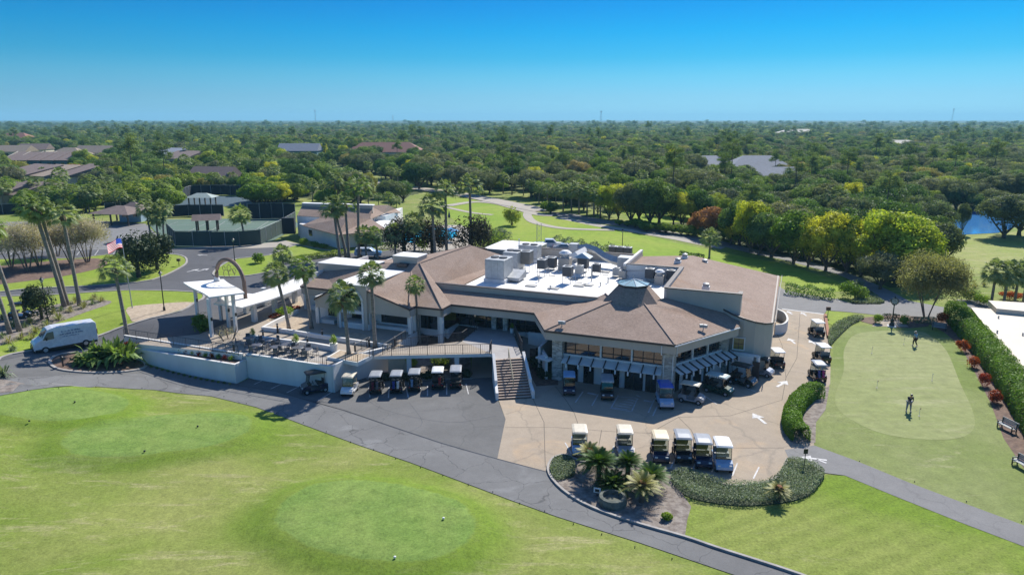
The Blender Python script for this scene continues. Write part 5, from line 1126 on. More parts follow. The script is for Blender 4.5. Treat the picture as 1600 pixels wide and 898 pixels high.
def f_wheel(mb): mb.wheel(0, 0, 0, .235, .19, 16)
def f_hub(mb): mb.wheel(0, 0, 0, .13, .2, 12)
def f_shield(mb): mb.add([(-.5, .60, .86), (.5, .60, .86), (.5, .42, 1.78), (-.5, .42, 1.78), (-.5, .58, .86), (.5, .58, .86), (.5, .40, 1.78), (-.5, .40, 1.78)], [(0, 1, 2, 3), (7, 6, 5, 4), (0, 4, 5, 1), (1, 5, 6, 2), (2, 6, 7, 3), (3, 7, 4, 0)])
def f_sw(mb): mb.tube([(-.25 + .17 * math.cos(t), .18 + .05 * math.sin(t), .98 + .16 * math.sin(t)) for t in [k * math.pi / 5 for k in range(11)]], .015, 4); mb.tube([(-.25, .2, .98), (-.25, .45, .7)], .02, 5)
def f_dash(mb): mb.box(0, .44, .74, 1.0, .22, .16)
def f_bagwell(mb): mb.box(0, -.98, .70, .9, .34, .08); mb.tube([(-.42, -1.1, .7), (-.42, -1.1, 1.0), (.42, -1.1, 1.0), (.42, -1.1, .7)], .02, 5)
def cart(px, py, head, lb, body=M_blackb, top=M_whitep, seat=M_seatc, shield=True, four=False, s=1.0, group='golf carts parked round the clubhouse', z=None, fringe=False, notop=False):
    """px,py: photo point at the middle of the cart's footprint; head: direction the nose points (deg, 0 = +Y, + to the left)"""
    p = G(px, py); p.z += 0.04; t = thing('golf_cart', lb, 'golf cart', p, R(head), group); t.scale = (s, s * (1.18 if four else 1), s)
    new_obj('body', cmesh('cart_body', f_body), body, t); 
    if not notop: new_obj('roof', cmesh('cart_roof', f_roof), top, t)
    new_obj('seat', cmesh('cart_seat', f_seat), seat, t)
    if four: new_obj('rear_seat', cmesh('cart_seat2', f_seat2), seat, t)
    else: new_obj('bag_rack', cmesh('cart_bagwell', f_bagwell), M_black, t)
    new_obj('dashboard', cmesh('cart_dash', f_dash), M_seatb, t); new_obj('steering_wheel', cmesh('cart_sw', f_sw), M_black, t)
    if shield: new_obj('windshield', cmesh('cart_shield', f_shield), M_clear, t)
    for sx_ in (-1, 1):
        for y in (.78, -.8):
            w = new_obj('wheel', cmesh('cart_wheel', f_wheel), M_rubber, t, (sx_ * .5, y, .235)); new_obj('hub_cap', cmesh('cart_hub', f_hub), M_hub, w)
        new_obj('headlight', cmesh('cart_lamp', lambda mb: mb.box(0, 0, 0, .2, .06, .1)), M_lamp, t, (sx_ * .38, 1.12, .55))
        new_obj('tail_light', cmesh('cart_tail', lambda mb: mb.box(0, 0, 0, .1, .04, .12)), M_red, t, (sx_ * .44, -1.14, .5))
        if not notop:
            new_obj('roof_post', cmesh('cart_post_f', lambda mb: mb.tube([(0, .62, .8), (0, .42, 1.8)], .02, 5)), M_black, t, (sx_ * .52, 0, 0)); new_obj('roof_post', cmesh('cart_post_r', lambda mb: mb.tube([(0, -.72, .78), (0, -.82, 1.8)], .02, 5)), M_black, t, (sx_ * .5, 0, 0))
        new_obj('mudguard', cmesh('cart_mud', lambda mb: mb.box(0, 0, 0, .12, .62, .06)), body, t, (sx_ * .52, .8, .5))
    if fringe:
        mb = MB()
        for k in range(9): mb.box(-.5 + k * .125, .76, 1.68, .07, .02, .12); mb.box(-.58, -.9 + k * .19, 1.68, .02, .1, .12); mb.box(.58, -.9 + k * .19, 1.68, .02, .1, .12)
        mb.build('fringe', M_whitep, t)
    return t
def bag(c, dx, col, lb):
    a = c.rotation_euler[2]; y = -1.02 * c.scale[1]; w = Vector((c.location.x + dx * math.cos(a) - y * math.sin(a), c.location.y + dx * math.sin(a) + y * math.cos(a), c.location.z + .5))
    t = thing('golf_bag', lb, 'golf bag', w, a, 'golf bags strapped behind the carts'); m = mat('bag_' + str(col), col, .7)
    MB().lathe([(.11, 0), (.13, .2), (.12, .6), (.15, .78), (.13, .8)], n=10).build('bag_body', m, t); MB().box(0, -.13, .12, .2, .1, .3).build('pocket', m, t, bevel=.02)
    for k in range(4): MB().tube([(.04 * (k - 1.5), 0, .7), (.06 * (k - 1.5), .02, 1.02)], .012, 4).box(.06 * (k - 1.5), .02, 1.0, .05, .09, .06).build('golf_club', M_chrome if k % 2 else M_black, t)
# under the footbridge, noses to the planting
c = cart(492, 612, 118, 'dark cart with a black flat roof, parked at an angle against the tall terrace wall', M_navy, M_black, M_seatb, s=1.1)
cart(547, 614, 176, 'white-fronted cart with a cream roof below the corner of the terrace wall', M_wbody, M_cream_p, M_seatc)
c = cart(589, 611, 2, 'dark cart with grey ribbed roof and maroon bags, first beneath the footbridge', M_blackb, M_tint, M_seatb); bag(c, -.2, (.12, .01, .03), 'dark red golf bag on the first cart beneath the footbridge'); bag(c, .2, (.10, .10, .12), 'charcoal golf bag beside the dark red one')
c = cart(621, 610, 2, 'dark cart with grey roof and royal blue bag, second beneath the footbridge', M_blackb, M_tint, M_seatb); bag(c, -.2, (.02, .04, .25), 'royal blue golf bag on the second cart beneath the footbridge'); bag(c, .2, (.6, .6, .6), 'white golf bag beside the royal blue one')
c = cart(649, 607, 2, 'dark cart with grey-blue roof beside the bridge pillar, third beneath the footbridge', M_blackb, M_tint, M_seatb); bag(c, -.2, (.15, .25, .4), 'pale blue golf bag on the third cart beneath the footbridge'); bag(c, .2, (.02, .02, .02), 'black golf bag beside the pale blue one')
c = cart(685, 604, 2, 'black cart with the brightest white roof, fourth beneath the footbridge', M_blackb, M_whitep, M_seatb); bag(c, .2, (.25, .02, .02), 'bright red golf bag on the cart with the brightest roof')
cart(713, 602, 2, 'dark four-seat cart with grey roof, fifth beneath the footbridge next to the second pillar', M_blackb, M_tint, M_seatb, four=True)
# in the building's shade
cart(889, 613, 177, 'dark blue cart with a light blue roof beside the stone pier near the stairs', M_navy, mat('sky_blue_roof', (.25, .42, .62), .35), M_seatb)
cart(948, 619, 175, 'black cart with a grey fringed roof in front of the lower doors', M_blackb, M_tint, M_seatb, fringe=True, four=True)
cart(1038, 633, 178, 'blue and white old-style buggy with round mudguards at the corner stone pier', M_lblue, M_blueb, M_seatg, s=1.12)
cart(1080, 628, 242, 'silver cart with an open cargo bed and beige roof, nearest the corner on the right', M_silver, M_cream_p, M_navy and M_seatb, shield=True)
cart(1122, 614, 232, 'dark green four-seat cart with a pale fringed roof under the east shade canopy', M_forest, mat('pale_green_roof', (.45, .55, .52), .4), M_seatb, four=True, fringe=True)
cart(1159, 601, 230, 'black cart with a black roof and big wheels under the east shade canopy', M_blackb, M_black, M_seatb, s=1.12)
cart(1189, 586, 232, 'silver cart with a black roof at the foot of the curved wall', M_silver, M_black, M_seatg)
cart(1212, 572, 0, 'black cart with a white roof alone beside the curved wall', M_blackb, M_whitep, M_seatb)
cart(1275, 524, 2, 'grey-seated cart with a light roof by the orange kerb, farthest up the drive', M_blackb, M_whitep, M_seatg)
cart(1283, 564, 2, 'cart with a bright white roof at the edge of the putting green, middle of three', M_blackb, M_whitep, M_seatg)
c = cart(1276, 593, -4, 'dark cart with a grey roof and magenta bag, nearest the round hedge', M_blackb, M_tint, M_seatb); bag(c, .2, (.45, .05, .2), 'magenta golf bag on the cart nearest the round hedge'); bag(c, -.2, (.1, .1, .3), 'navy golf bag beside the magenta one')
# front row facing the planting bed
cart(905, 706, 178, 'light blue cart with cream roof, half hidden behind the yellowish sago palm', M_lblue, M_cream_p, M_seatc, s=1.05)
cart(975, 707, 178, 'grey cart with cream roof standing alone in the second bay of the front row', M_silver, M_cream_p, M_seatc, s=1.05)
cart(1030, 716, 176, 'navy cart with a yellowish cream roof, left end of the four close together', M_navy, mat('yellow_cream_roof', (.68, .56, .36), .45), M_seatb, s=1.05)
cart(1065, 716, 175, 'black cart with a grey striped roof, second of the four close together', M_blackb, M_tint, M_seatb, s=1.08)
cart(1096, 724, 174, 'dark blue cart with a grey roof, third of the four close together', M_navy, M_tint, M_seatb, s=1.08)
cart(1127, 729, 174, 'pale blue cart with a silver roof, right end of the front row', M_lblue, M_whitep, M_seatg, s=1.08)
cart(33, 497, -75, 'dark cart behind the tall palms at the left edge', M_blackb, M_black, M_seatb)
# ---------------------------------------------------------------- van
def side_body(mb, prof, W_, ins=.0, zi=None):
    n = len(prof); f = lambda z: W_ - (ins * max(0, (z - (zi or 9)) / 1.0))
    vs = [(-f(z), y, z) for y, z in prof] + [(f(z), y, z) for y, z in prof]
    mb.add(vs, [tuple(range(n)), tuple(range(n, 2 * n))[::-1]] + [(i, (i + 1) % n, n + (i + 1) % n, n + i) for i in range(n)])
def road_wheel(t, x, y, r, w=.24):
    o = MB().wheel(0, 0, 0, r, w, 20).build('wheel', M_rubber, t, loc=(x, y, r)); MB().wheel(0, 0, 0, r * .62, w + .02, 14).build('rim', M_hub, o)
p = G(103, 543); p.z += .04
van = thing('delivery_van', 'white high-roofed panel van driving past the planted island', 'van', p, R(132))
prof = [(-2.9, .35), (-2.95, .6), (-2.95, 2.35), (-2.8, 2.52), (1.1, 2.56), (1.55, 2.42), (2.15, 1.55), (2.75, 1.25), (2.95, 1.0), (2.98, .45), (2.8, .32)]
mb = MB(); side_body(mb, prof, 1.0, .12, 1.3); mb.build('body', M_wbody, van, bevel=.06)
mb = MB(); mb.box(0, 0, .30, 2.03, 5.7, .22); mb.box(0, 2.93, .34, 1.9, .2, .3); mb.build('lower_trim', M_black, van)
mb = MB(); mb.add([(-.82, 2.13, 1.6), (.82, 2.13, 1.6), (.76, 1.62, 2.36), (-.76, 1.62, 2.36)], [(0, 1, 2, 3)]); mb.v = [(x, y + .03, z + .025) for x, y, z in mb.v]; mb.build('windscreen', M_wind, van)
for sx_ in (-1, 1):
    mb = MB(); x = sx_ * .985; mb.add([(x, 1.05, 1.42), (x, 2.1, 1.42), (x * .935, 1.62, 2.15), (x * .93, 1.05, 2.2)], [(0, 1, 2, 3)]); mb.v = [(a + sx_ * .015, b, c) for a, b, c in mb.v]; mb.build('side_window', M_wind, van)
    for y in (1.95, -1.75): road_wheel(van, sx_ * .9, y, .36)
    MB().box(sx_ * .72, 2.93, .82, .32, .1, .26).build('headlight', M_lamp, van); MB().box(sx_ * 1.14, 1.75, 1.4, .18, .12, .3).build('mirror', M_black, van); MB().box(sx_ * .93, -2.95, 1.2, .1, .06, .5).build('tail_light', M_red, van)
MB().box(0, 2.97, .62, 1.1, .06, .28).build('grille', M_black, van)
def words(txt, size, x, y, z, rx, ry, rz, m, parent, name='lettering'):
    c = bpy.data.curves.new(name, 'FONT'); c.body = txt; c.size = size; c.align_x = 'CENTER'; c.align_y = 'CENTER'; c.extrude = .003
    o = bpy.data.objects.new(name, c); COL.objects.link(o); dg = bpy.context.evaluated_depsgraph_get(); me = bpy.data.meshes.new_from_object(o.evaluated_get(dg)); bpy.data.objects.remove(o)
    o = new_obj(name, me, m, parent, (x, y, z)); o.rotation_euler = (rx, ry, rz); return o
M_vtx = mat('van_lettering', (.06, .12, .3), .5)
# script-like lines of lettering on the side, too small in the photo to read letter by letter
mb = MB(); rr = random.Random(4)
for (y0, y1, z, h) in ((-1.4, .35, 1.95, .16), (-1.6, .6, 1.68, .14), (-1.2, .2, 1.46, .09)):
    y = y0
    while y < y1:
        w = rr.uniform(.05, .13); mb.box(-1.0 + .0 - .004 + .12 * max(0, z - 1.3), y + w / 2, z, .012, w * .8, h * rr.uniform(.55, 1.0)); y += w + rr.choice((.02, .02, .09))
mb.build('side_lettering', M_vtx, van)
# ---------------------------------------------------------------- cars behind the building
def car(px, py, head, lb, cat, kind, body, name):
    p = G(px, py); p.z += .04; t = thing(name, lb, cat, p, R(head))
    if kind == 'suv': pr = [(-2.25, .4), (-2.3, .95), (-2.1, 1.6), (-1.7, 1.66), (.4, 1.64), (1.15, 1.12), (2.1, .98), (2.3, .8), (2.3, .4)]; gl = [(-1.95, 1.08), (-1.85, 1.55), (.3, 1.55), (.95, 1.1)]
    elif kind == 'pickup': pr = [(-2.8, .5), (-2.8, 1.15), (-.9, 1.17), (-.75, 1.85), (.75, 1.85), (1.35, 1.25), (2.6, 1.15), (2.8, .9), (2.8, .5)]; gl = [(-.7, 1.22), (-.62, 1.75), (.65, 1.75), (1.15, 1.24)]
    else: pr = [(-2.3, .38), (-2.32, .9), (-1.7, 1.0), (-.9, 1.42), (.3, 1.42), (1.1, .98), (2.1, .85), (2.3, .65), (2.3, .38)]; gl = [(-1.35, 1.0), (-.8, 1.36), (.25, 1.36), (.85, 1.0)]
    mb = MB(); side_body(mb, pr, .9, .2, .95); mb.build('body', body, t, bevel=.05)
    for sx_ in (-1, 1):
        mb = MB(); mb.add([(sx_ * (.9 - .2 * max(0, z - .95) + .012), y, z) for y, z in gl], [(0, 1, 2, 3)]); mb.build('side_window', M_wind, t)
        for y in ((1.75, -1.75) if kind == 'pickup' else (1.4, -1.35)): road_wheel(t, sx_ * .82, y, .36 if kind != 'sedan' else .33)
        MB().box(sx_ * .68, pr[-2][0] - .03, .68, .3, .1, .14).build('headlight', M_lamp, t); MB().box(sx_ * .75, pr[0][0] - .02, .8, .16, .08, .2).build('tail_light', M_red, t)
    a, b = gl[2], gl[3]; mb = MB(); mb.add([(-.68, b[0] + .16, b[1] + .02), (.68, b[0] + .16, b[1] + .02), (.6, a[0] + .16, a[1] + .03), (-.6, a[0] + .16, a[1] + .03)], [(0, 1, 2, 3)]); mb.build('windscreen', M_wind, t)
    a, b = gl[1], gl[0]; mb = MB(); mb.add([(-.68, b[0] - .2, b[1] + .02), (.68, b[0] - .2, b[1] + .02), (.6, a[0] - .22, a[1] + .0), (-.6, a[0] - .22, a[1] + .0)], [(0, 1, 2, 3)]); mb.build('rear_window', M_wind, t)
    return t
car(576, 402, -88, 'pale blue-white sport utility car parked behind the west wing under the palms', 'car', 'suv', M_lblue if 0 else mat('ice_blue_body', (.5, .58, .68), .25, coat=.6), 'parked_car')
car(858, 389, -92, 'white pickup truck behind the raised white roof', 'pickup', 'pickup', M_wbody, 'pickup_truck')
car(884, 393, -98, 'silver sedan behind the back parapet, right of the pickup', 'car', 'sedan', M_silver, 'parked_car')
# ================================================================ LAMPS, FLAG, CLOCK, BENCHES, SIGNS, PEOPLE
def lamp(px, py, h, lb, s=1.0):
    p = G(px, py); t = thing('street_lamp', lb, 'lamp', p, 0, 'post lamps on the grounds')
    MB().lathe([(.16 * s, 0), (.14 * s, .5), (.07 * s, .6), (.055 * s, h)], n=8).build('lamp_post', M_black, t)
    MB().lathe([(.1 * s, h), (.2 * s, h + .35)], n=8).build('lamp_glass', M_galv, t); MB().lathe([(.28 * s, h + .35), (.1 * s, h + .55), (.03, h + .7)], n=8).build('lamp_cap', M_black, t)
lamp(257, 486, 4.5, 'black lantern lamp post on the gravel oval beside the flagpole'); lamp(75, 502, 4.7, 'black lantern lamp post by the dark shrub near the tall palms'); lamp(367, 410, 3.5, 'black lamp post on the lawn in front of the tennis fence')
lamp(972, 392, 3.4, 'black lamp post on the fairway edge behind the flat roof'); lamp(1397, 712, 0.01, '', 1) if 0 else None
# flagpole
p = G(207, 482); t = thing('flagpole', 'tall silver flagpole on the oval lawn', 'flagpole', p)
MB().tube([(0, 0, 0), (-.25, 0, 9.0)], [.07, .04], 8).build('pole', M_galv, t); MB().lathe([(.0, 9.0), (.1, 9.08), (.0, 9.16)], -.25, 0).build('finial', M_galv, t)
fl = thing('flag', 'stars and stripes flag drooping at the top of the pole', 'flag', (p.x - .25, p.y, p.z + 8.85))
M_fr, M_fw, M_fb = [leaf_mat(n_, [(0.0, c_), (1.0, c_)], .6, 0.0, 1.0, (1.2, 1.2, 1.2)) for n_, c_ in (('flag_red', (.62, .03, .05)), ('flag_white', (.8, .8, .8)), ('flag_blue', (.03, .07, .4)))]
def fx(u, v): return (-(u * 1.75) - .06, .16 * math.sin(u * 5 + v), -v * 1.15 - u * u * .75 + .08 * math.sin(u * 7))
for mtl, nm, sel in ((M_fr, 'red_stripes', 0), (M_fw, 'white_stripes', 1)):
    mb = MB()
    for k in range(13):
        if k % 2 != sel: continue
        for i in range(12):
            u0, u1, v0, v1 = i / 12, (i + 1) / 12, k / 13, (k + 1) / 13
            if v1 < .55 and u1 <= .42: continue
            mb.add([fx(u0, v0), fx(u1, v0), fx(u1, v1), fx(u0, v1)], [(0, 1, 2, 3)])
    mb.build(nm, mtl, fl)
mb = MB()
for i in range(5):
    for k in range(4): mb.add([fx(i / 12, k * 7 / 52), fx((i + 1) / 12, k * 7 / 52), fx((i + 1) / 12, (k + 1) * 7 / 52), fx(i / 12, (k + 1) * 7 / 52)], [(0, 1, 2, 3)])
mb.build('canton', M_fb, fl); mb = MB()
for r_ in range(5):
    for c in range(6):
        x, y, z = fx(.03 + c * .07, .05 + r_ * .11)
        for sy_ in (-.012, .012): mb.add([(x + .03 * math.cos(a), y + sy_, z + .03 * math.sin(a)) if k % 2 == 0 else (x + .012 * math.cos(a), y + sy_, z + .012 * math.sin(a)) for k, a in enumerate([math.pi / 2 + j * math.pi / 5 for j in range(10)])], [tuple(range(10))])
mb.build('stars', M_fw, fl)
# clock
p = G(1393, 510); t = thing('post_clock', 'black post clock with a round white dial beside the putting green', 'clock', p, R(-24)); M_ck = mat('clock_green_black', (.02, .035, .035), .35)
MB().box(0, 0, 0, 1.0, 1.0, .12).build('plinth', M_wall, t); MB().lathe([(.34, .12), (.3, .4), (.2, .5), (.18, .9), (.1, 1.0), (.075, 1.2), (.065, 2.7), (.12, 2.8), (.1, 2.9)], n=12).build('clock_post', M_ck, t)
h_ = MB(); h_.wheel(0, 0, 3.32, .46, .24, 24, 'y'); h_.lathe([(.14, 3.74), (.05, 3.9), (.02, 4.05)], n=8); h_.box(0, 0, 2.86, .5, .16, .1); h_.box(-.5, 0, 3.1, .05, .05, .5, 0); h_.build('clock_case', M_ck, t)
for sy_ in (-1, 1):
    f = MB().wheel(0, sy_ * .125, 3.32, .36, .02, 24, 'y').build('dial', M_fw, t)
    mb = MB(); mb.box(.0, sy_ * .142, 3.30, .03, .01, .27); mb.add([(0, sy_ * .142, 3.335), (.16, sy_ * .142, 3.38), (.16, sy_ * .142, 3.35), (0, sy_ * .142, 3.305)], [(0, 1, 2, 3)])
    for k in range(12): a = k * math.pi / 6; mb.box(.31 * math.sin(a), sy_ * .14, 3.305 + .31 * math.cos(a), .03, .008, .03)
    mb.build('hands_and_marks', M_black, f)
# benches
M_bench = mat('bench_slats', (.30, .33, .33), .6)
def bench(px, py, rz, lb):
    p = G(px, py); t = thing('park_bench', lb, 'bench', p, R(rz), 'benches round the putting green')
    mb = MB(); [mb.box(0, -.2 + k * .13, .42, 1.6, .11, .04) for k in range(4)]; mb.build('seat', M_bench, t)
    mb = MB(); [mb.box(0, .27 + k * .04, .52 + k * .14, 1.6, .04, .11) for k in range(3)]; mb.build('backrest', M_bench, t)
    for x in (-.7, .7):
        mb = MB(); mb.box(x, -.2, 0, .07, .07, .62); mb.box(x, .26, 0, .07, .07, .9); mb.box(x, .03, .6, .07, .55, .05); mb.box(x, .03, .2, .06, .42, .06); mb.build('end_frame', M_ck, t)
bench(1467, 516, -30, 'slatted bench by the orange croton at the far corner of the putting green'); bench(1572, 672, -80, 'slatted grey bench on the mulch halfway along the long hedge'); bench(1597, 732, -80, 'dark bench cut by the right edge, nearest the viewer')
# flags and balls on the putting green
k = 0
for (px, py, lb) in ((1362, 552, 'by the two dark marks on the left'), (1412, 538, 'at the top near the walking player'), (1370, 606, 'left of the middle'), (1456, 595, 'right of the middle'), (1436, 650, 'beside the putting player')):
    p = G(px, py); t = thing('practice_pin', 'short white practice flagstick in its hole ' + lb, 'flagstick', (p.x, p.y, p.z + .03), 0, 'practice pins on the putting green'); MB().tube([(0, 0, 0), (0, 0, .75)], .015, 5).build('stick', M_white, t); MB().lathe([(.09, .001), (.09, .012)], n=10).build('hole', M_black, t); MB().add([(0, 0, .75), (0, 0, .6), (.16, .05, .67)], [(0, 1, 2)]).build('pennant', M_white if k % 2 else M_red, t); k += 1
# tee markers
for (px, py, w) in ((309, 667, 'right side of the middle tee'), (226, 706, 'near side of the middle tee'), (117, 629, 'far side of the left tee'), (46, 659, 'near side of the left tee'), (693, 811, 'right side of the nearest tee'), (617, 872, 'near side of the nearest tee')):
    p = G(px, py); o = MB().lathe([(.02, 0), (.07, .03), (.085, .08), (.07, .13), (.02, .15)], n=10).build('tee_marker', M_black if px < 400 else M_white); o.location = (p.x, p.y, p.z + .02)
    tag(o, ('small dark' if px < 400 else 'small white') + ' tee marker on the ' + w, 'tee marker', 'tee markers')
# dark stakes along the road edge
st_px = [(43, 607), (92, 604), (150, 602), (222, 604), (283, 609), (350, 617), (385, 628), (432, 643), (474, 658), (510, 672), (548, 688), (584, 700), (618, 714), (657, 728), (692, 740), (732, 755), (770, 766), (812, 784), (851, 796), (896, 816), (940, 832), (992, 852), (1050, 870), (1343, 724), (1429, 756), (1510, 787), (1596, 818)]
for i, (px, py) in enumerate(st_px):
    p = G(px, py + (3 if i < 23 else -3)); o = MB().lathe([(.03, 0), (.03, .1), (.02, .12)], n=6).build('edge_stake', M_black); o.location = p
    tag(o, 'small dark stake at the grass edge of the %s' % ('curving front road' if i < 23 else 'cart path beside the putting green'), 'stake', 'edge stakes of the front road' if i < 23 else 'edge stakes of the cart path')
for (px, py, h, lb) in ((1397, 700, 0, 0),): pass
p = G(1256, 733); t = thing('cart_sign', 'thin black sign post in the silver ground cover', 'sign', p); MB().tube([(0, 0, 0), (0, 0, 1.5)], .03, 6).build('post', M_black, t); MB().box(0, -.03, 1.3, .32, .03, .4).build('sign_panel', M_black, t)
p = G(1293, 496); t = thing('small_sign', 'small grey box sign on a post at the corner lawn', 'sign', p); MB().tube([(0, 0, 0), (0, 0, 1.1)], .04, 6).build('post', M_bark, t); MB().box(0, 0, 1.0, .5, .3, .45).build('sign_box', M_mulch, t)
p = G(280, 416); t = thing('mail_post', 'brown post box on the tip of the lawn at the road fork', 'post', p); MB().tube([(0, 0, 0), (0, 0, .9)], .05, 6).build('post', M_bark, t); MB().box(0, 0, .85, .5, .35, .4).build('box', M_bark, t)
p = G(99, 574); t = thing('island_light', 'dark bollard lantern on the planted island', 'bollard', p); MB().tube([(0, 0, 0), (0, 0, .8)], .07, 8).build('post', M_black, t); MB().lathe([(.14, .8), (.16, 1.1), (.05, 1.2)], n=8).build('lantern', M_black, t)
p = G(933, 775); t = thing('bay_sign', 'small white sign on the mulch below the sago palms', 'sign', p, R(-20)); MB().box(0, 0, 0, .05, .05, .35).build('post', M_black, t); MB().box(0, -.04, .3, .5, .03, .38).build('panel', M_white, t); MB().box(0, -.058, .38, .3, .012, .2).build('emblem', M_ck, t)
p = G(957, 787); mb = MB(); mb.lathe([(.95, 0), (1.0, .3), (.92, .62), (.7, .66), (.68, .35), (.1, .3)], n=18); o = mb.build('stone_basin', mat('mossy_stone', (.17, .18, .15), .95, (.09, .10, .08), 3.0, .5)); o.location = p; tag(o, 'round stone basin at the kerb below the sago palms', 'basin')
q = G(1297, 515); mb = MB(); a, b = G(1287, 494), G(1292, 528); mb.prism([(a.x, a.y), (a.x + .35, a.y), (b.x + .35, b.y), (b.x, b.y)], 0, .35); tag(mb.build('brick_edging', mat('orange_brick', (.36, .16, .09), .9, (.26, .12, .07), 5)), 'orange brick edging at the top of the cart drive', 'edging')
# towers on the horizon
for (px, h, d, lb) in ((493, 95, 5200, 'thin lattice radio tower on the horizon, left of centre'), (614, 60, 5600, 'faint short radio mast on the horizon'), (939, 85, 5000, 'thick communications tower on the horizon near the middle'), (1487, 105, 5200, 'leaning guyed radio tower on the horizon at the right')):
    x = (px - 800) / FPX * (d * math.cos(PITCH)); t = thing('radio_tower', lb, 'tower', (x, d, 0)); w = 6 if px == 939 else 3.2
    mb = MB(); 
    for a, b in ((-1, -1), (1, -1), (0, 1)): mb.tube([(a * w, b * w, 0), (a * w * .5 + (h * .06 if px == 1487 else 0), b * w * .5, h)], .8, 4)
    for k in range(10): mb.tube([(-w * .8, -w * .8, h * k / 10), (w * .7, -w * .7, h * (k + 1) / 10)], .5, 3)
    mb.build('lattice', M_galv, t); MB().box(h * .06 if px == 1487 else 0, 0, h * .86, w * 1.8, w * 1.8, h * .1).build('antenna_drum', M_galv, t)
# ---------------------------------------------------------------- people
def skin(name, joints, edges, radii, m, parent, root=0, sub=1):
    me = bpy.data.meshes.new(name); me.from_pydata(joints, edges, []); me.update(); o = new_obj(name, me, None, parent)
    me.materials.append(m); sk = o.modifiers.new('skin', 'SKIN'); sv = me.skin_vertices[0].data
    for i, r_ in enumerate(radii): sv[i].radius = r_ if isinstance(r_, tuple) else (r_, r_)
    sv[root].use_root = True; sb = o.modifiers.new('sub', 'SUBSURF'); sb.levels = sb.render_levels = sub; return o
def person(px, py, rz, lb, shirt, trousers, cap, J):
    p = G(px, py); p.z += .03; t = thing('person', lb, 'person', p, R(rz))
    Jn = J; names = list(Jn); idx = {n: i for i, n in enumerate(names)}
    rad = dict(pelvis=.15, waist=.125, chest=(.17, .12), neck=.055, chin=.075, head=.1, crown=.075, lsh=.065, rsh=.065, lel=.045, rel=.045, lwr=.032, rwr=.032, lhand=.04, rhand=.04, lhip=.1, rhip=.1, lkn=.065, rkn=.065, lan=.042, ran=.042, ltoe=.04, rtoe=.04)
    E_ = [('pelvis', 'waist'), ('waist', 'chest'), ('chest', 'neck'), ('neck', 'chin'), ('chin', 'head'), ('head', 'crown'), ('chest', 'lsh'), ('lsh', 'lel'), ('lel', 'lwr'), ('lwr', 'lhand'), ('chest', 'rsh'), ('rsh', 'rel'), ('rel', 'rwr'), ('rwr', 'rhand'), ('pelvis', 'lhip'), ('lhip', 'lkn'), ('lkn', 'lan'), ('lan', 'ltoe'), ('pelvis', 'rhip'), ('rhip', 'rkn'), ('rkn', 'ran'), ('ran', 'rtoe')]
    vs = [Jn[n] for n in names]; es = [(idx[a], idx[b]) for a, b in E_]; rr_ = [rad[n] for n in names]
    # five fingers and a thumb side on each hand, as short chains
    for s_ in ('l', 'r'):
        h = Vector(Jn[s_ + 'hand']); wv = (h - Vector(Jn[s_ + 'wr'])).normalized(); sd = wv.cross(Vector((0, 0, 1))); sd = sd.normalized() if sd.length > .1 else Vector((1, 0, 0))
        for k in range(5):
            a = h + sd * (.03 * (k - 2)) * (1.0 if k else 1.2) + wv * (.02 if k else -.02); b = a + wv * (.05 if k else .03) + sd * (-.03 if k == 0 else 0); c = b + (wv * .03 + Vector((0, .02, -.015)))
            i0 = len(vs); vs += [tuple(a), tuple(b), tuple(c)]; es += [(idx[s_ + 'hand'], i0), (i0, i0 + 1), (i0 + 1, i0 + 2)]; rr_ += [.011, .010, .008]
    b = skin('body', vs, es, rr_, M_skin, t, idx['pelvis'])
    def part(nm, m, keys, grow, mod={}):
        ii = {n: k for k, n in enumerate(keys)}; vs = [list(Jn[n]) for n in keys]
        for n, f in mod.items(): a, c = f; vs[ii[n]] = list(Vector(Jn[a]).lerp(Vector(Jn[n]), c))
        es = [(ii[a], ii[c]) for a, c in E_ if a in ii and c in ii]; rs = [tuple(x * grow for x in rad[n]) if isinstance(rad[n], tuple) else rad[n] * grow + .008 for n in keys]
        skin(nm, [tuple(v) for v in vs], es, rs, m, t, 0)
    part('shirt', shirt, ['pelvis', 'waist', 'chest', 'neck', 'lsh', 'rsh', 'lel', 'rel'], 1.12, {'neck': ('chest', .45), 'lel': ('lsh', .75), 'rel': ('rsh', .75), 'pelvis': ('waist', .75)})
    part('trousers', trousers, ['pelvis', 'lhip', 'lkn', 'lan', 'rhip', 'rkn', 'ran'], 1.18)
    for s_ in ('l', 'r'): a, c = Vector(Jn[s_ + 'an']), Vector(Jn[s_ + 'toe']); MB().tube([(a.x, a.y - .05, .05), (a.x, a.y, .055), (c.x, c.y + .04, .04)], [.045, .055, .04], 8).build('shoe', M_fw, t)
    hd = Vector(Jn['head']); mb = MB(); mb.lathe([(.112, -.01), (.11, .06), (.07, .115), (.01, .13)], n=12); mb.box(0, .13, -.01, .15, .12, .015); o = mb.build('cap', cap, t); o.location = (hd.x, hd.y, hd.z + .02)
    mb = MB(); mb.box(-.035, .1, 0, .02, .012, .012); mb.box(.035, .1, 0, .02, .012, .012); mb.box(0, .1, -.07, .05, .012, .01); o = mb.build('eyes_and_mouth', M_black, t); o.location = (hd.x, hd.y - .005, hd.z - .02)
    MB().tube([(0, .1, 0), (0, .125, -.03), (0, .1, -.04)], .012, 5).build('nose', M_skin, t, loc=(hd.x, hd.y - .01, hd.z - .01))
    return t
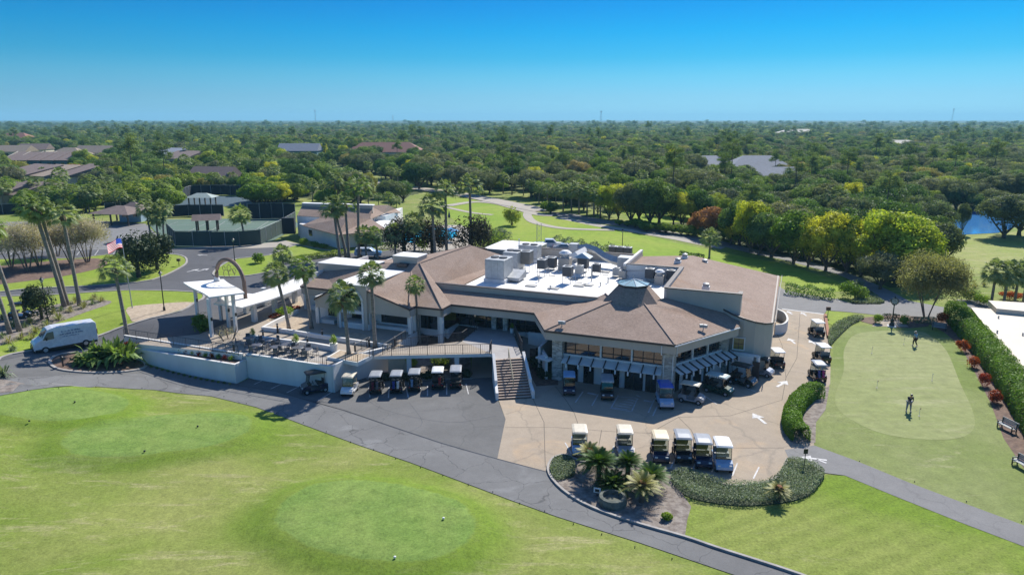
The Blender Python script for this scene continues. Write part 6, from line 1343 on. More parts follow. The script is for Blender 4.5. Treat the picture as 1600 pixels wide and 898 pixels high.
PUTT = dict(pelvis=(0, -.08, .98), waist=(0, -.02, 1.12), chest=(0, .1, 1.36), neck=(0, .19, 1.5), chin=(0, .24, 1.56), head=(0, .27, 1.63), crown=(0, .28, 1.71), lsh=(-.2, .12, 1.4), lel=(-.2, .26, 1.14), lwr=(-.05, .38, .95), lhand=(-.01, .4, .88), rsh=(.2, .12, 1.4), rel=(.2, .26, 1.14), rwr=(.04, .38, .93), rhand=(.01, .41, .84),
            lhip=(-.1, -.06, .9), lkn=(-.15, .02, .5), lan=(-.18, 0, .09), ltoe=(-.2, .16, .04), rhip=(.1, -.06, .9), rkn=(.15, .02, .5), ran=(.18, 0, .09), rtoe=(.2, .16, .04))
WALK = dict(pelvis=(0, 0, .98), waist=(0, .01, 1.14), chest=(0, .03, 1.38), neck=(0, .05, 1.53), chin=(0, .07, 1.58), head=(0, .07, 1.66), crown=(0, .06, 1.74), lsh=(-.2, .02, 1.43), lel=(-.24, -.08, 1.16), lwr=(-.22, .02, .94), lhand=(-.21, .05, .87), rsh=(.2, .02, 1.43), rel=(.24, .04, 1.16), rwr=(.22, .2, .98), rhand=(.21, .25, .93),
            lhip=(-.09, 0, .92), lkn=(-.1, .16, .52), lan=(-.1, .14, .1), ltoe=(-.1, .3, .05), rhip=(.09, 0, .92), rkn=(.1, .02, .5), ran=(.1, -.24, .13), rtoe=(.1, -.1, .04))
pt = person(1419, 643, 170, 'person in a dark navy shirt and grey trousers bending to putt on the practice green', mat('navy_cloth', (.02, .03, .07), .9), mat('grey_cloth', (.22, .25, .30), .9), M_black, PUTT)
person(1429, 541, 20, 'person in a light blue shirt and black trousers walking on the practice green', mat('blue_cloth', (.25, .42, .55), .9), mat('black_cloth', (.02, .02, .025), .9), M_seatg, WALK)
a = R(170); w = Vector((pt.location.x - .41 * math.sin(a), pt.location.y + .41 * math.cos(a), pt.location.z)); t = thing('putter', 'thin steel putter held down by the person in navy', 'golf club', (w.x, w.y, w.z), a); MB().tube([(0, 0, .92), (0, .3, .05)], .01, 5).build('shaft', M_chrome, t); MB().box(.03, .32, .02, .12, .04, .04).build('club_head', M_chrome, t); MB().tube([(0, 0, .92), (0, .07, .72)], .016, 6).build('grip', M_black, t)
o = MB().lathe([(.004, 0), (.03, .02), (.03, .04), (.004, .06)], n=8).build('golf_ball', M_white); q = G(1432, 641); o.location = (q.x, q.y, q.z + .035); tag(o, 'white golf ball on the practice green beside the person in navy', 'golf ball')
# ================================================================ GARDEN PALMS, SHRUBS, HEDGES
fan_crown('sabal_head', 3, 62, 1.15, .95, 1.15, 11, .75, -.75, lw=.07)
fan_crown('sabal_head_b', 13, 54, 1.2, 1.0, 1.15, 11, .85, -.85, lw=.075)
fan_crown('washingtonia_head', 4, 40, 1.25, 1.15, 1.05, 12, .9, -.55, lw=.085)
fan_crown('washingtonia_head_b', 14, 34, 1.35, 1.15, 1.0, 12, 1.0, -.4, lw=.09)
def palm(px, py, top, lb, kind='sabal', s=1.0, lean=0.0, g=None, zb=None, r=.2, boots=True):
    """base photo point, photo height of the crown centre -> real height at that distance"""
    p = G(px, py) if zb is None else P(px, py, zb)
    v = (top - 449) / FPX; d = (math.cos(PITCH) - v * math.sin(PITCH)); H = CAMH + p.y / d * (-math.sin(PITCH) - v * math.cos(PITCH)) - p.z
    lx = lean / FPX * p.y if lean else 0.0
    t = thing('palm_tree', lb, 'palm', p, 0, g); n = 7; pts = [(lx * (k / n) ** 1.3, 0, -.15 + (H + .15) * k / n) for k in range(n + 1)]
    rr_ = [r * (1.35 if k == 0 else 1.0 - .25 * k / n) for k in range(n + 1)]
    MB().tube(pts, rr_, 9).build('trunk', M_palmbark, t, smooth=True)
    if boots:
        mb = MB(); x = pts[-1][0]; mb.tube([(x, 0, H - 1.15), (x, 0, H - .7), (x, 0, H - .1)], [r * .9, r * 1.75, r * 1.1], 9); mb.build('frond_boots', M_boot, t)
    key = {'sabal': ('sabal_head', 'sabal_head_b'), 'wash': ('washingtonia_head', 'washingtonia_head_b')}[kind][int(px) % 2]
    c = new_obj('fronds', PROTO[key], None, t, (pts[-1][0], 0, H), (px * 1.7) % 6.28); c.scale = (s * .86, s * .86, s * .86)
    return t
SB = 'cabbage palms round the clubhouse'; WB = 'tall slender palms'
palm(452, 515, 427, 'cabbage palm in the pebble court with the walkway roof behind it', s=1.0, lean=-15, g=SB, zb=2.5)
palm(487, 513, 418, 'cabbage palm in front of the left end of the west wing', s=.95, lean=-9, g=SB, zb=2.5)
palm(545, 553, 462, 'cabbage palm in the white planter box, before the arched window', s=1.05, lean=-4, g=SB, zb=2.78)
palm(586, 543, 428, 'cabbage palm growing just right of the arched window', s=.95, lean=-1, g=SB, zb=2.5)
palm(657, 545, 444, 'small-headed palm rising between two columns of the entrance bay', s=.72, lean=-6, g=SB, zb=.4, r=.16)
palm(444, 436, 396, 'short palm on the lawn behind the covered walkway', s=1.0, g=SB)
palm(200, 530, 418, 'young fan palm with drooping dry skirt beside the entrance drive', 'wash', s=1.0, lean=-7, g=WB, r=.22)
palm(101, 480, 322, 'tall palm leaning left, left one of the crossing pair', 'wash', s=1.15, lean=-26, g=WB, r=.26)
palm(106, 478, 330, 'tall palm leaning left, right one of the crossing pair', 'wash', s=1.1, lean=-22, g=WB, r=.24)
palm(125, 478, 335, 'tall straighter palm just right of the crossing pair', 'wash', s=1.1, lean=-7, g=WB, r=.24)
palm(31, 518, 358, 'tall palm near the left edge leaning left over the drive', 'wash', s=1.15, lean=-28, g=WB, r=.24)
palm(16, 522, 330, 'tall palm whose head is cut off by the left edge', 'wash', s=1.1, lean=-36, g=WB, r=.22)
for i, (px, py, top, l, s, lb) in enumerate(((531, 404, 324, -6, 1.25, 'tall palm left of three before the tennis pavilion house'), (545, 404, 318, -1, 1.2, 'tall palm in the middle of three before the pool house roof'), (561, 405, 292, 4, 1.3, 'tallest palm rising past the right end of the pool house roof'), (541, 402, 330, -14, 1.0, 'thin crooked palm inside the cluster before the pool house'), (680, 405, 322, -3, 1.45, 'tall broad-headed palm before the swimming pool'), (698, 402, 296, 0, 1.15, 'tall palm behind the broad-headed one, near the pool umbrella'), (737, 398, 290, -2, 1.3, 'tall palm farthest right beside the pool shrubs'))):
    palm(px, py, top, lb, 'wash', s=s, lean=l, g=WB, r=.26)
for px, py, top, s, l, lb in ((573, 406, 366, 1.1, -2, 'cabbage palm in front of the blue-white parked car'), (591, 406, 368, 1.1, -5, 'cabbage palm leaning at the right of the parked car'), (618, 402, 362, 1.2, 0, 'cabbage palm before the left end of the pool'), (648, 402, 347, 1.3, 0, 'cabbage palm before the middle of the pool'), (384, 383, 335, 1.35, -5, 'cabbage palm just outside the tennis fence'), (236, 372, 325, 1.3, -3, 'cabbage palm left of the tennis court, taller of the trio'), (247, 372, 338, 1.25, 0, 'cabbage palm left of the tennis court, nearest of the trio'), (256, 370, 325, 1.3, 3, 'cabbage palm touching the tennis fence corner'), (1108, 404, 371, 1.25, 0, 'lone cabbage palm on the fairway behind the east wing')):
    palm(px, py, top, lb, s=s, lean=l, g=SB)
for px, py, top, lb in ((1548, 478, 424, 'dark cabbage palm left of the group behind the pro shop'), (1567, 480, 426, 'dark cabbage palm in the middle of the group behind the pro shop'), (1584, 478, 428, 'dark cabbage palm right of the group behind the pro shop'), (1598, 476, 420, 'dark cabbage palm cut by the right edge behind the pro shop')): palm(px, py, top, lb, s=1.25, g=SB)
# --- sagos and a bed of them
feather_crown('sago_head', 5, 62, 1.6, leaf_mat('sago_fronds', [(0.0, (.055, .11, .02)), (1.0, (.08, .14, .03))], .3), 0.0, .42, 16, .34, .04); feather_crown('sago_gold', 6, 40, 1.55, mat('gold_fronds', (.25, .24, .04), .6), -.05, .35, 16, .34, .04)
def sago(px, py, h, s, gold, lb):
    p = G(px, py); t = thing('sago_palm', lb, 'sago palm', p, 0, 'sago palms in the front beds'); MB().tube([(0, 0, -.1), (.03, 0, h * .5), (0, 0, h)], [.2, .17, .2], 9).build('trunk', M_boot, t)
    c = new_obj('fronds', PROTO['sago_gold' if gold else 'sago_head'], None, t, (0, 0, h), px % 6); c.scale = (s, s, s)
    if gold: MB().lathe([(.3, h), (.32, h + .15), (.2, h + .32), (.02, h + .38)], n=12).build('seed_head', mat('rust_cone', (.22, .09, .04), .9), t)
sago(920, 732, 1.3, .78, 1, 'yellow-tipped sago palm nearest the light blue cart'); sago(935, 752, 1.5, 1.05, 0, 'large green sago palm behind the white sign'); sago(980, 752, 1.5, .8, 0, 'green sago palm on a tall trunk at the top of the bed'); sago(957, 765, .5, .95, 0, 'dense dark sago palm above the stone basin'); sago(1016, 765, 1.0, .95, 0, 'green sago palm at the right side of the bed'); sago(1002, 785, 1.3, .95, 1, 'yellow-tipped sago palm with an orange seed head above the kerb'); sago(1215, 784, .9, .62, 1, 'small yellow-tipped sago palm alone in the silver ground cover')
# --- shrubs from leaf clumps
def shrub(px, py, w, h, m, lb, n=900, size=.2, cat='shrub', name='shrub', k=6, g=None, stem=False, seed=None, zb=None, d=None):
    p = G(px, py) if zb is None else P(px, py, zb); rng = np.random.default_rng(int(px * 31 + py) if seed is None else seed); d = d or w
    lb_ = [(0, 0, h * .5, w * .42, d * .42, h * .5)] + [(rng.uniform(-.3, .3) * w, rng.uniform(-.3, .3) * d, h * rng.uniform(.4, .72), w * .24, w * .24, h * .26) for _ in range(k)]
    q, nn = blob_pts(lb_, n, rng, .5); q[:, 2] = np.maximum(q[:, 2], .03)
    o = new_obj(name, leaves_mesh(name, q, nn, size, rng), m); o.location = p
    if stem:
        o.name = 'crown'; t = thing(name, lb, cat, p, 0, g); o.parent = t; o.location = (0, 0, 0); MB().tube([(0, 0, -.1), (0, 0, h * .6)], [w * .05, w * .03], 7).build('trunk', M_bark, t); return t
    return tag(o, lb, cat, g)
shrub(318, 520, 2.6, 2.4, M_leaf_lush, 'dark green shrub at the foot of the entrance canopy', 1200, .3)
shrub(404, 411, 2.4, 1.9, M_leaf_lush, 'rounded shrub on the lawn behind the arch', 700, .3); shrub(66, 500, 4.2, 4.6, M_leaf_dark, 'dark bushy tree behind the lantern near the tall palms', 2200, .32, 'tree', 'small_tree', stem=True)
for px, py, w, h, lb in ((217, 434, 7.0, 7.2, 'large dark magnolia beside the flag'), (246, 421, 6.0, 6.2, 'dark magnolia just right of the larger one')): shrub(px, py, w, h, M_leaf_dark, lb, 3200, .42, 'tree', 'magnolia_tree', 9, stem=True)
for px, w, h, lb in ((632, 8, 7.0, 'dark reddish magnolia in front of the left end of the pool'), (676, 8, 7.2, 'dark reddish magnolia in front of the middle of the pool'), (735, 8.5, 7.4, 'dark reddish magnolia at the right end of the pool')): shrub(px, 399, w, h, leaf_mat('bronze_leaves', [(0.0, (.05, .045, .03)), (1.0, (.075, .06, .045))], .2) if 'bronze_leaves' not in MATS else MATS['bronze_leaves'], lb, 3000, .42, 'tree', 'magnolia_tree', 8, stem=True)
shrub(660, 392, 3.2, 3.4, M_leaf_lime, 'lime green shrub by the pool deck', 700, .35); shrub(762, 388, 7, 3.6, M_leaf_oak, 'green bush at the back corner behind the shingle slope', 1600, .4); shrub(782, 382, 6, 3.2, M_leaf_silver, 'grey-green bush behind the raised white roof', 1200, .4); shrub(800, 352, 4.5, 4.4, M_leaf_oak, 'reddish-green young tree on the fairway left of the sandy loop', 1400, .4, 'tree', 'small_tree', stem=True)
for i, (px, py, w, h, m, lb) in enumerate(((1345, 468, 2.8, 2.0, M_leaf_lush, 'dark rounded shrub at the corner of the east parking'), (1325, 466, 3.6, 2.6, M_leaf_hedge, 'larger dark shrub at the corner of the east parking'), (1338, 456, 2.6, 2.0, M_leaf_silver, 'grey shrub behind the two dark ones at the east parking'),
    (1371, 505, 1.5, 1.3, M_leaf_lime, 'clipped round shrub left of the post clock'), (1413, 507, 1.6, 1.4, M_leaf_lime, 'clipped round shrub right of the post clock'), (1470, 505, 1.5, 1.5, M_leaf_croton, 'orange croton at the head of the long hedge'), (1504, 549, 1.5, 1.4, M_leaf_croton, 'red croton nearest the far end of the long hedge'), (1519, 574, 1.4, 1.3, M_leaf_croton, 'deep red croton, second along the long hedge'), (1538, 603, 1.4, 1.4, M_leaf_croton, 'orange and red croton, third along the long hedge'), (1554, 629, 1.5, 1.3, M_leaf_croton, 'dark maroon croton, fourth along the long hedge'),
    (1042, 812, .8, .55, M_leaf_lime, 'small lime green tuft alone on the grey mulch'), (1533, 476, 3, 1.6, M_leaf_lime, 'yellow-green shrub behind the pro shop'), (1580, 468, 3, 1.3, M_leaf_croton, 'orange shrub under the dark palms behind the pro shop'), (1515, 470, 3.4, 2, M_leaf_oak, 'dark green shrub at the far end of the long hedge'),
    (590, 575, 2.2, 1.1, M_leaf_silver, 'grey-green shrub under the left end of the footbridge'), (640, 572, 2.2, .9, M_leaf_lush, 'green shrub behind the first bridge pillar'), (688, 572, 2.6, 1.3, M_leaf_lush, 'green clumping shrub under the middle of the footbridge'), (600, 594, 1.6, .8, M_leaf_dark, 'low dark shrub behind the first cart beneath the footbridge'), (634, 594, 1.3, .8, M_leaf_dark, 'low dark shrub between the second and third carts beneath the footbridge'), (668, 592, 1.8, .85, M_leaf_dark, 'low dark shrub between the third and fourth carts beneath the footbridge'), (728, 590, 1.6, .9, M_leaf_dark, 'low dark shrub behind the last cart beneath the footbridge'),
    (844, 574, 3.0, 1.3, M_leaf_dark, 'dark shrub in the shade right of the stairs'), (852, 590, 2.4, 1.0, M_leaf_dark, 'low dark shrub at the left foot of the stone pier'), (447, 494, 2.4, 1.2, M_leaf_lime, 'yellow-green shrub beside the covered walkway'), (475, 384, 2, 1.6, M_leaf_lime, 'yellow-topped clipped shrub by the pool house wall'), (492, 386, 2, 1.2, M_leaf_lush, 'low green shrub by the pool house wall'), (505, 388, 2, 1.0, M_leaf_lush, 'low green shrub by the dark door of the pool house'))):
    shrub(px, py, w, h, m, lb, int(500 + 260 * w), .13 + .03 * w, zb=(2.5 if px == 447 else None))
# low row of flowers on the retaining wall
FT = ['orange', 'lime', 'rust', 'lime', 'orange', 'green', 'lime', 'rust', 'orange', 'lime', 'orange', 'lime', 'rust', 'lime', 'orange']
for i in range(18):
    q = toW(-56 + i * .82, -11.2 + .02 * i, 1.93); m = (M_leaf_croton, M_leaf_lime, M_leaf_croton, M_leaf_lime)[i % 4]; rng = np.random.default_rng(i)
    a, nn = blob_pts([(0, 0, .2, .32, .28, .28)], 130, rng, .8); o = new_obj('flower_clump', leaves_mesh('flower_clump', a, nn, .15, rng), m); o.location = q
    tag(o, ('orange-red' if i % 2 == 0 else 'lime green') + ' clump in the flower strip on the retaining wall', 'flower', 'orange-red clumps in the flower strip' if i % 2 == 0 else 'lime clumps in the flower strip')
for i in range(22):
    q = toW(-56.5 + i * .74, -12.45, 0); z = hgt(q.x, q.y); rng = np.random.default_rng(i + 50); a, nn = blob_pts([(0, 0, .12, .2, .14, .16)], 60, rng, .8); o = new_obj('small_tuft', leaves_mesh('small_tuft', a, nn, .12, rng), M_leaf_oak); o.location = (q.x, q.y, z)
    tag(o, 'tiny tuft at the foot of the retaining wall', 'plant', 'tufts at the foot of the retaining wall')
# giant bird-of-paradise clump on the island, croton-like straps at left
def straps(name, px, py, spots, n, L_, w, m, lb, cat, spread=.9, g=None, droop=.5):
    p = G(px, py); rng = np.random.default_rng(int(px)); mb = MB()
    for (x, y) in spots: strap_plant(mb, rng, x, y, 0, n, L_, w, spread, droop)
    o = mb.build(name, m); o.location = p; return tag(o, lb, cat, g)
straps('bird_of_paradise', 158, 566, [(-.9, 0), (0, .3), (.8, -.1), (1.4, .4), (2.0, 0), (2.6, .3), (.4, .9)], 34, 3.0, .22, M_leaf_oak, 'big clump of broad-leaved bird of paradise on the planted island', 'plant', .9)
straps('bird_of_paradise', 137, 572, [(0, 0), (.7, .2), (-.5, .4)], 30, 1.9, .2, M_leaf_oak, 'lower broad-leaved clump at the left of the island planting', 'plant', .9)
straps('yucca', 3, 590, [(-1, 0), (-.2, .5)], 60, 1.6, .06, M_leaf_silver, 'spiky grey-green shrub cut by the left edge above the nearest lawn', 'plant')
dg = [(5, 528), (14, 536), (22, 512), (38, 512), (48, 506), (56, 520), (72, 508), (84, 490), (92, 500), (96, 486), (110, 488), (132, 482), (145, 476), (158, 472), (42, 474), (30, 478), (148, 468), (117, 474), (20, 548), (34, 530), (62, 478), (4, 500), (50, 530), (76, 514)]
for i, (px, py) in enumerate(dg):
    straps('ornamental_grass', px, py, [(0, 0)], 80, .95 + .25 * (i % 3), .03, M_dry if i % 3 else M_leaf_silver, 'tufted fountain grass on the grey bed beneath the tall palms', 'grass tuft', .7, 'fountain grass tufts by the tall palms')
# --- hedges
def hedge(line, w, h, m, lb, n=220, size=.16, lumps=.1, name='hedge', z=None):
    ln = spline([tuple(G(*q)[:2]) for q in line], 5); rng = np.random.default_rng(int(line[0][0])); P_, N2 = [], []
    seg = [math.hypot(b[0] - a[0], b[1] - a[1]) for a, b in zip(ln[:-1], ln[1:])]; Lt = sum(seg); N_ = int(n * Lt); cum = np.cumsum([0] + seg)
    o0 = Vector((ln[0][0], ln[0][1], hgt(*ln[0])))
    for i in range(N_):
        s_ = rng.uniform(0, Lt); k = min(len(seg) - 1, int(np.searchsorted(cum, s_)) - 1 if s_ > 0 else 0); k = max(k, 0); f = (s_ - cum[k]) / (seg[k] + 1e-9); a, b = ln[k], ln[k + 1]
        x, y = a[0] + (b[0] - a[0]) * f, a[1] + (b[1] - a[1]) * f; nx_, ny_ = -(b[1] - a[1]) / seg[k], (b[0] - a[0]) / seg[k]
        t = rng.uniform(0, math.pi); c, sn = math.cos(t), math.sin(t); e = (abs(c) ** 5 + abs(sn) ** 5) ** -.2; lum = 1 + lumps * math.sin(s_ * 2.1 + c * 2) * rng.uniform(.3, 1); r_ = rng.uniform(.8, 1.0) * lum
        q = c * e * r_ * w / 2; P_.append((x + nx_ * q - o0.x, y + ny_ * q - o0.y, max(.02, sn * e * r_ * h) + hgt(x, y) - o0.z)); v = Vector((nx_ * c, ny_ * c, sn)) + Vector(rng.normal(size=3) * .45); v.normalize(); N2.append(tuple(v))
    o = new_obj(name, leaves_mesh(name, np.array(P_), np.array(N2), size, rng), m); o.location = o0; return tag(o, lb, 'hedge')
hedge([(1490, 494), (1508, 518), (1540, 554), (1573, 598), (1606, 648), (1645, 712), (1695, 790)], 2.7, 2.2, M_leaf_hedge, 'long tall clipped hedge between the putting green and the cream-roofed building', 1100, .19, .04)
hedge([(1280, 618), (1262, 622), (1244, 640), (1236, 660), (1240, 676), (1252, 690)], 1.6, 1.35, M_leaf_hedge, 'curved clipped hedge at the bottom of the cart drive', 1500, .15, .04)
hedge([(1226, 458), (1250, 460), (1275, 464), (1303, 468)], 2.0, 1.5, M_leaf_oak, 'dark hedge along the top of the east parking', 300, .22, .25)
hedge([(868, 384), (895, 390), (930, 396), (965, 400), (985, 404)], 3.0, 1.8, M_leaf_silver, 'grey-green hedge behind the parked pickup and sedan', 160, .32, .3)
hedge([(448, 412), (480, 406), (510, 402), (545, 397)], 1.3, 1.0, M_leaf_lush, 'low hedge along the lawn before the pool house', 260, .2, .1)
hedge([(588, 390), (606, 388), (622, 388)], 1.6, 1.2, M_leaf_lush, 'short hedge behind the parked blue-white car', 240, .2)
hedge([(1062, 400), (1085, 404), (1100, 406)], 1.5, 1.0, M_leaf_oak, 'small dark hedge behind the east wing ridge', 200, .25)
hedge([(1425, 504), (1445, 503), (1462, 504)], 1.2, .7, M_leaf_silver, 'low grey-green hedge between the clock and the first bench', 300, .15)
hedge([(1380, 500), (1395, 499), (1405, 500)], .8, .8, M_leaf_dark, 'low dark hedge behind the post clock', 300, .15)
# ground cover masses (nobody could count these)
def cover(poly, h, m, lb, n_m2, size, name='ground_cover', lump=.12):
    w = gp(poly, 3); xs_ = [p[0] for p in w]; ys_ = [p[1] for p in w]; rng = np.random.default_rng(int(poly[0][0])); pts = []; N_ = int((max(xs_) - min(xs_)) * (max(ys_) - min(ys_)) * n_m2)
    for _ in range(N_):
        x, y = rng.uniform(min(xs_), max(xs_)), rng.uniform(min(ys_), max(ys_))
        if inpoly(x, y, w): pts.append((x, y, hgt(x, y) + h * (1 + lump * (math.sin(x * 1.7) + math.sin(y * 2.3 + x))) * rng.uniform(.55, 1.05)))
    k = len(w)
    for _ in range(int(k * 30)):
        i = rng.integers(0, k); a, b = w[i], w[(i + 1) % k]; f = rng.random(); x, y = a[0] + (b[0] - a[0]) * f, a[1] + (b[1] - a[1]) * f; pts.append((x, y, hgt(x, y) + h * rng.random()))
    q = np.array(pts); nn = rng.normal(size=q.shape) * .55 + np.array([0, 0, 1]); nn /= np.linalg.norm(nn, axis=1)[:, None]
    drape(name + '_soil', w, M_core, .06); return tag(new_obj(name, leaves_mesh(name, q, nn, size, rng), m), lb, 'ground cover', None, 'stuff')
cover([(1048, 747), (1070, 738), (1092, 744), (1125, 756), (1150, 760), (1195, 756), (1217, 745), (1231, 722), (1258, 724), (1286, 740), (1282, 755), (1262, 775), (1215, 787), (1150, 790), (1085, 780), (1058, 764)], .5, M_leaf_silver, 'silvery ground cover mounded along the front cart bays', 420, .11)
cover([(860, 736), (866, 720), (884, 716), (896, 724), (898, 742), (885, 748), (868, 750)], .42, M_leaf_silver, 'small round patch of silvery ground cover at the left tip of the bed', 420, .11)
cover([(1296, 516), (1325, 498), (1350, 498), (1330, 508), (1305, 532), (1296, 540)], .45, M_leaf_silver, 'silvery ground cover beside the putting green corner', 260, .14)
cover([(1330, 472), (1355, 456), (1377, 470), (1378, 474), (1345, 475)], .35, M_leaf_silver, 'silvery ground cover at the fork of the rear road', 90, .25)
cover([(420, 497), (440, 487), (462, 480), (468, 484), (440, 497)], .25, M_leaf_croton, 'mixed orange planting beside the covered walkway', 30, .25)
# --- bare crape myrtles and the weeping tree
def twiggy(px, py, w, h, lb, m=M_twig, n=13000, name='crape_myrtle', green=0.0, trunks=5, g='bare crape myrtles by the entrance drive', size=.26):
    p = G(px, py); t = thing(name, lb, 'tree', p, 0, g); rng = np.random.default_rng(int(px * 7)); mb = MB(); tips = []
    for i in range(trunks):
        a = 6.28 * i / trunks + rng.uniform(-.3, .3); q = w * .16; x, y = math.cos(a) * q, math.sin(a) * q; mb.tube([(x * .15, y * .15, -.1), (x * .6, y * .6, h * .25), (x, y, h * .45)], [.10, .08, .055], 6, False)
        for j in range(6):
            b = a + rng.uniform(-1, 1); e = (x + math.cos(b) * w * rng.uniform(.08, .3), y + math.sin(b) * w * rng.uniform(.08, .3), h * rng.uniform(.7, .95)); mb.tube([(x, y, h * .42), ((x + e[0]) / 2, (y + e[1]) / 2, h * .62), e], [.05, .03, .012], 5, False); tips.append(e)
    mb.build('trunk', M_greybark, t)
    lb_ = crown_lobes(rng, w, h * .8, h * .24, 26, .85, (.24, .34)) + [(0, 0, h * .6, w * .42, w * .42, h * .34)]; q, nn = blob_pts(lb_, n, rng, .8, .9); q[:, 2] = np.maximum(q[:, 2], h * .16)
    new_obj('crown', leaves_mesh('crown', q, nn, size, rng, .34), m, t); return t
for px, py, w, h, lb in ((18, 418, 8, 7.5, 'bare crape myrtle at the left edge of the upper lawn'), (44, 424, 8, 8, 'bare crape myrtle behind the leaning palms, left of the pair with red trunks'), (62, 416, 8, 8, 'bare crape myrtle directly behind the crossing palms'), (112, 412, 8, 7.5, 'bare crape myrtle between the crossing palms and the last of the row'), (137, 410, 9, 8.2, 'bare crape myrtle at the right end of the row'), (90, 400, 8, 7.5, 'bare crape myrtle farther back on the mulch')):
    twiggy(px, py, w, h, lb)
twiggy(358, 548, 3.2, 3.0, 'small leafless tree in the planter corner of the terrace', M_twig, 500, 'bare_tree', trunks=3, g=None, size=.14)
twiggy(1447, 496, 10.5, 9.0, 'broad grey-green weeping tree beside the rear road and putting green', leaf_mat('weeping_leaves', [(0.0, (.25, .25, .12)), (1.0, (.28, .26, .14))], .45), 26000, 'weeping_tree', trunks=4, g=None, size=.3)
straps('dune_grass', 1530, 452, [(k * 2.0 - 8, (k % 3)) for k in range(10)], 40, 1.2, .05, M_dry, 'tall dry grasses along the far side of the lane', 'grass')
# ================================================================ TENNIS, POOL, HOUSES
M_court = mat('court_green', (.10, .16, .115), .85, (.085, .14, .10), .3); M_screen = mat('windscreen_cloth', (.045, .075, .068), .85, (.035, .06, .052), .3); M_screen2 = mat('dark_windscreen', (.012, .02, .028), .85)
def court(poly, nm='tennis_court'): w = gp(poly); drape(nm, w, M_court, .05); return w
court([(262, 386), (234, 352), (262, 343), (452, 341), (470, 352), (410, 386)]); drape('hard_court', gp([(268, 318), (300, 306), (400, 308), (396, 322), (280, 324)]), mat('court_blue', (.05, .09, .11), .8), .05)
for a, b in (((268, 374), (330, 346)), ((330, 380), (395, 346)), ((300, 382), (352, 346)), ((362, 384), (420, 346)), ((252, 360), (445, 358)), ((252, 352), (455, 349)), ((270, 372), (430, 371)), ((385, 384), (440, 346)), ((278, 347), (252, 356))):
    ribbon('court_line', [tuple(G(*a)[:2]), tuple(G(*b)[:2])], .09, M_line, .07)
def cfence(pts, h, lb, m=None, gap=3.2):
    w = [G(*q) for q in pts]; o = w[0]; t = thing('court_fence', lb, 'fence', o); mb, pm = MB(), MB()
    for a, b in zip(w[:-1], w[1:]):
        n = max(1, round((b - a).length / gap)); d = b - a
        mb.add([a - o + Vector((0, 0, .1)), b - o + Vector((0, 0, .1)), b - o + Vector((0, 0, h - .15)), a - o + Vector((0, 0, h - .15))], [(0, 1, 2, 3)]); q = Vector((-d.y, d.x, 0)).normalized() * .03; k = len(mb.v) - 4
        mb.v[k:] = [mb.v[k], mb.v[k + 1], mb.v[k + 2], mb.v[k + 3]]; vs = [Vector(v) + q for v in mb.v[k:]]; mb.add(vs, [(3, 2, 1, 0)])
        for i in range(n + 1): r_ = a.lerp(b, i / n) - o; pm.tube([(r_.x, r_.y, 0), (r_.x, r_.y, h)], .055, 6)
        pm.tube([tuple(a - o + Vector((0, 0, h))), tuple(b - o + Vector((0, 0, h)))], .035, 5)
    mb.build('windscreen', m or M_screen, t); pm.build('fence_posts', M_galv, t); return t
cfence([(275, 385), (330, 386), (375, 385), (408, 382)], 3.0, 'green screened fence along the front of the near tennis court'); cfence([(408, 382), (440, 366), (462, 352)], 3.0, 'fence with pale posts running along the right side of the near tennis court'); cfence([(275, 385), (262, 371)], 3.0, 'short dark green fence at the left corner of the near tennis court')
cfence([(262, 340), (295, 338), (350, 338)], 3.0, 'dark fence at the back of the near tennis court, left half', M_screen2); cfence([(388, 343), (425, 342), (462, 342)], 3.8, 'navy screened fence at the back of the near tennis court, right half', M_screen2); cfence([(268, 318), (300, 306), (345, 305), (392, 306)], 3.2, 'far dark screened fence of the upper court beneath the trees', M_screen2)
cfence([(-20, 336), (30, 334), (70, 333)], 2.6, 'dark fence behind the bare trees at the far left', M_screen2); cfence([(165, 334), (200, 331), (234, 332)], 2.6, 'dark fence behind the brown pavilion', M_screen2)
M_rb = mat('house_roof', (.21, .155, .135), .9, (.16, .12, .105), 1.2); M_rt = mat('tan_roof', (.33, .26, .19), .9, (.27, .21, .16), 1.0); M_rg = mat('grey_house_roof', (.24, .26, .30), .8, (.2, .22, .25), 1.0); M_teal = mat('teal_siding', (.10, .20, .22), .8, (.085, .17, .19), 1.0); M_hw = mat('cream_siding', (.55, .50, .40), .85, (.5, .45, .36), 1.0)
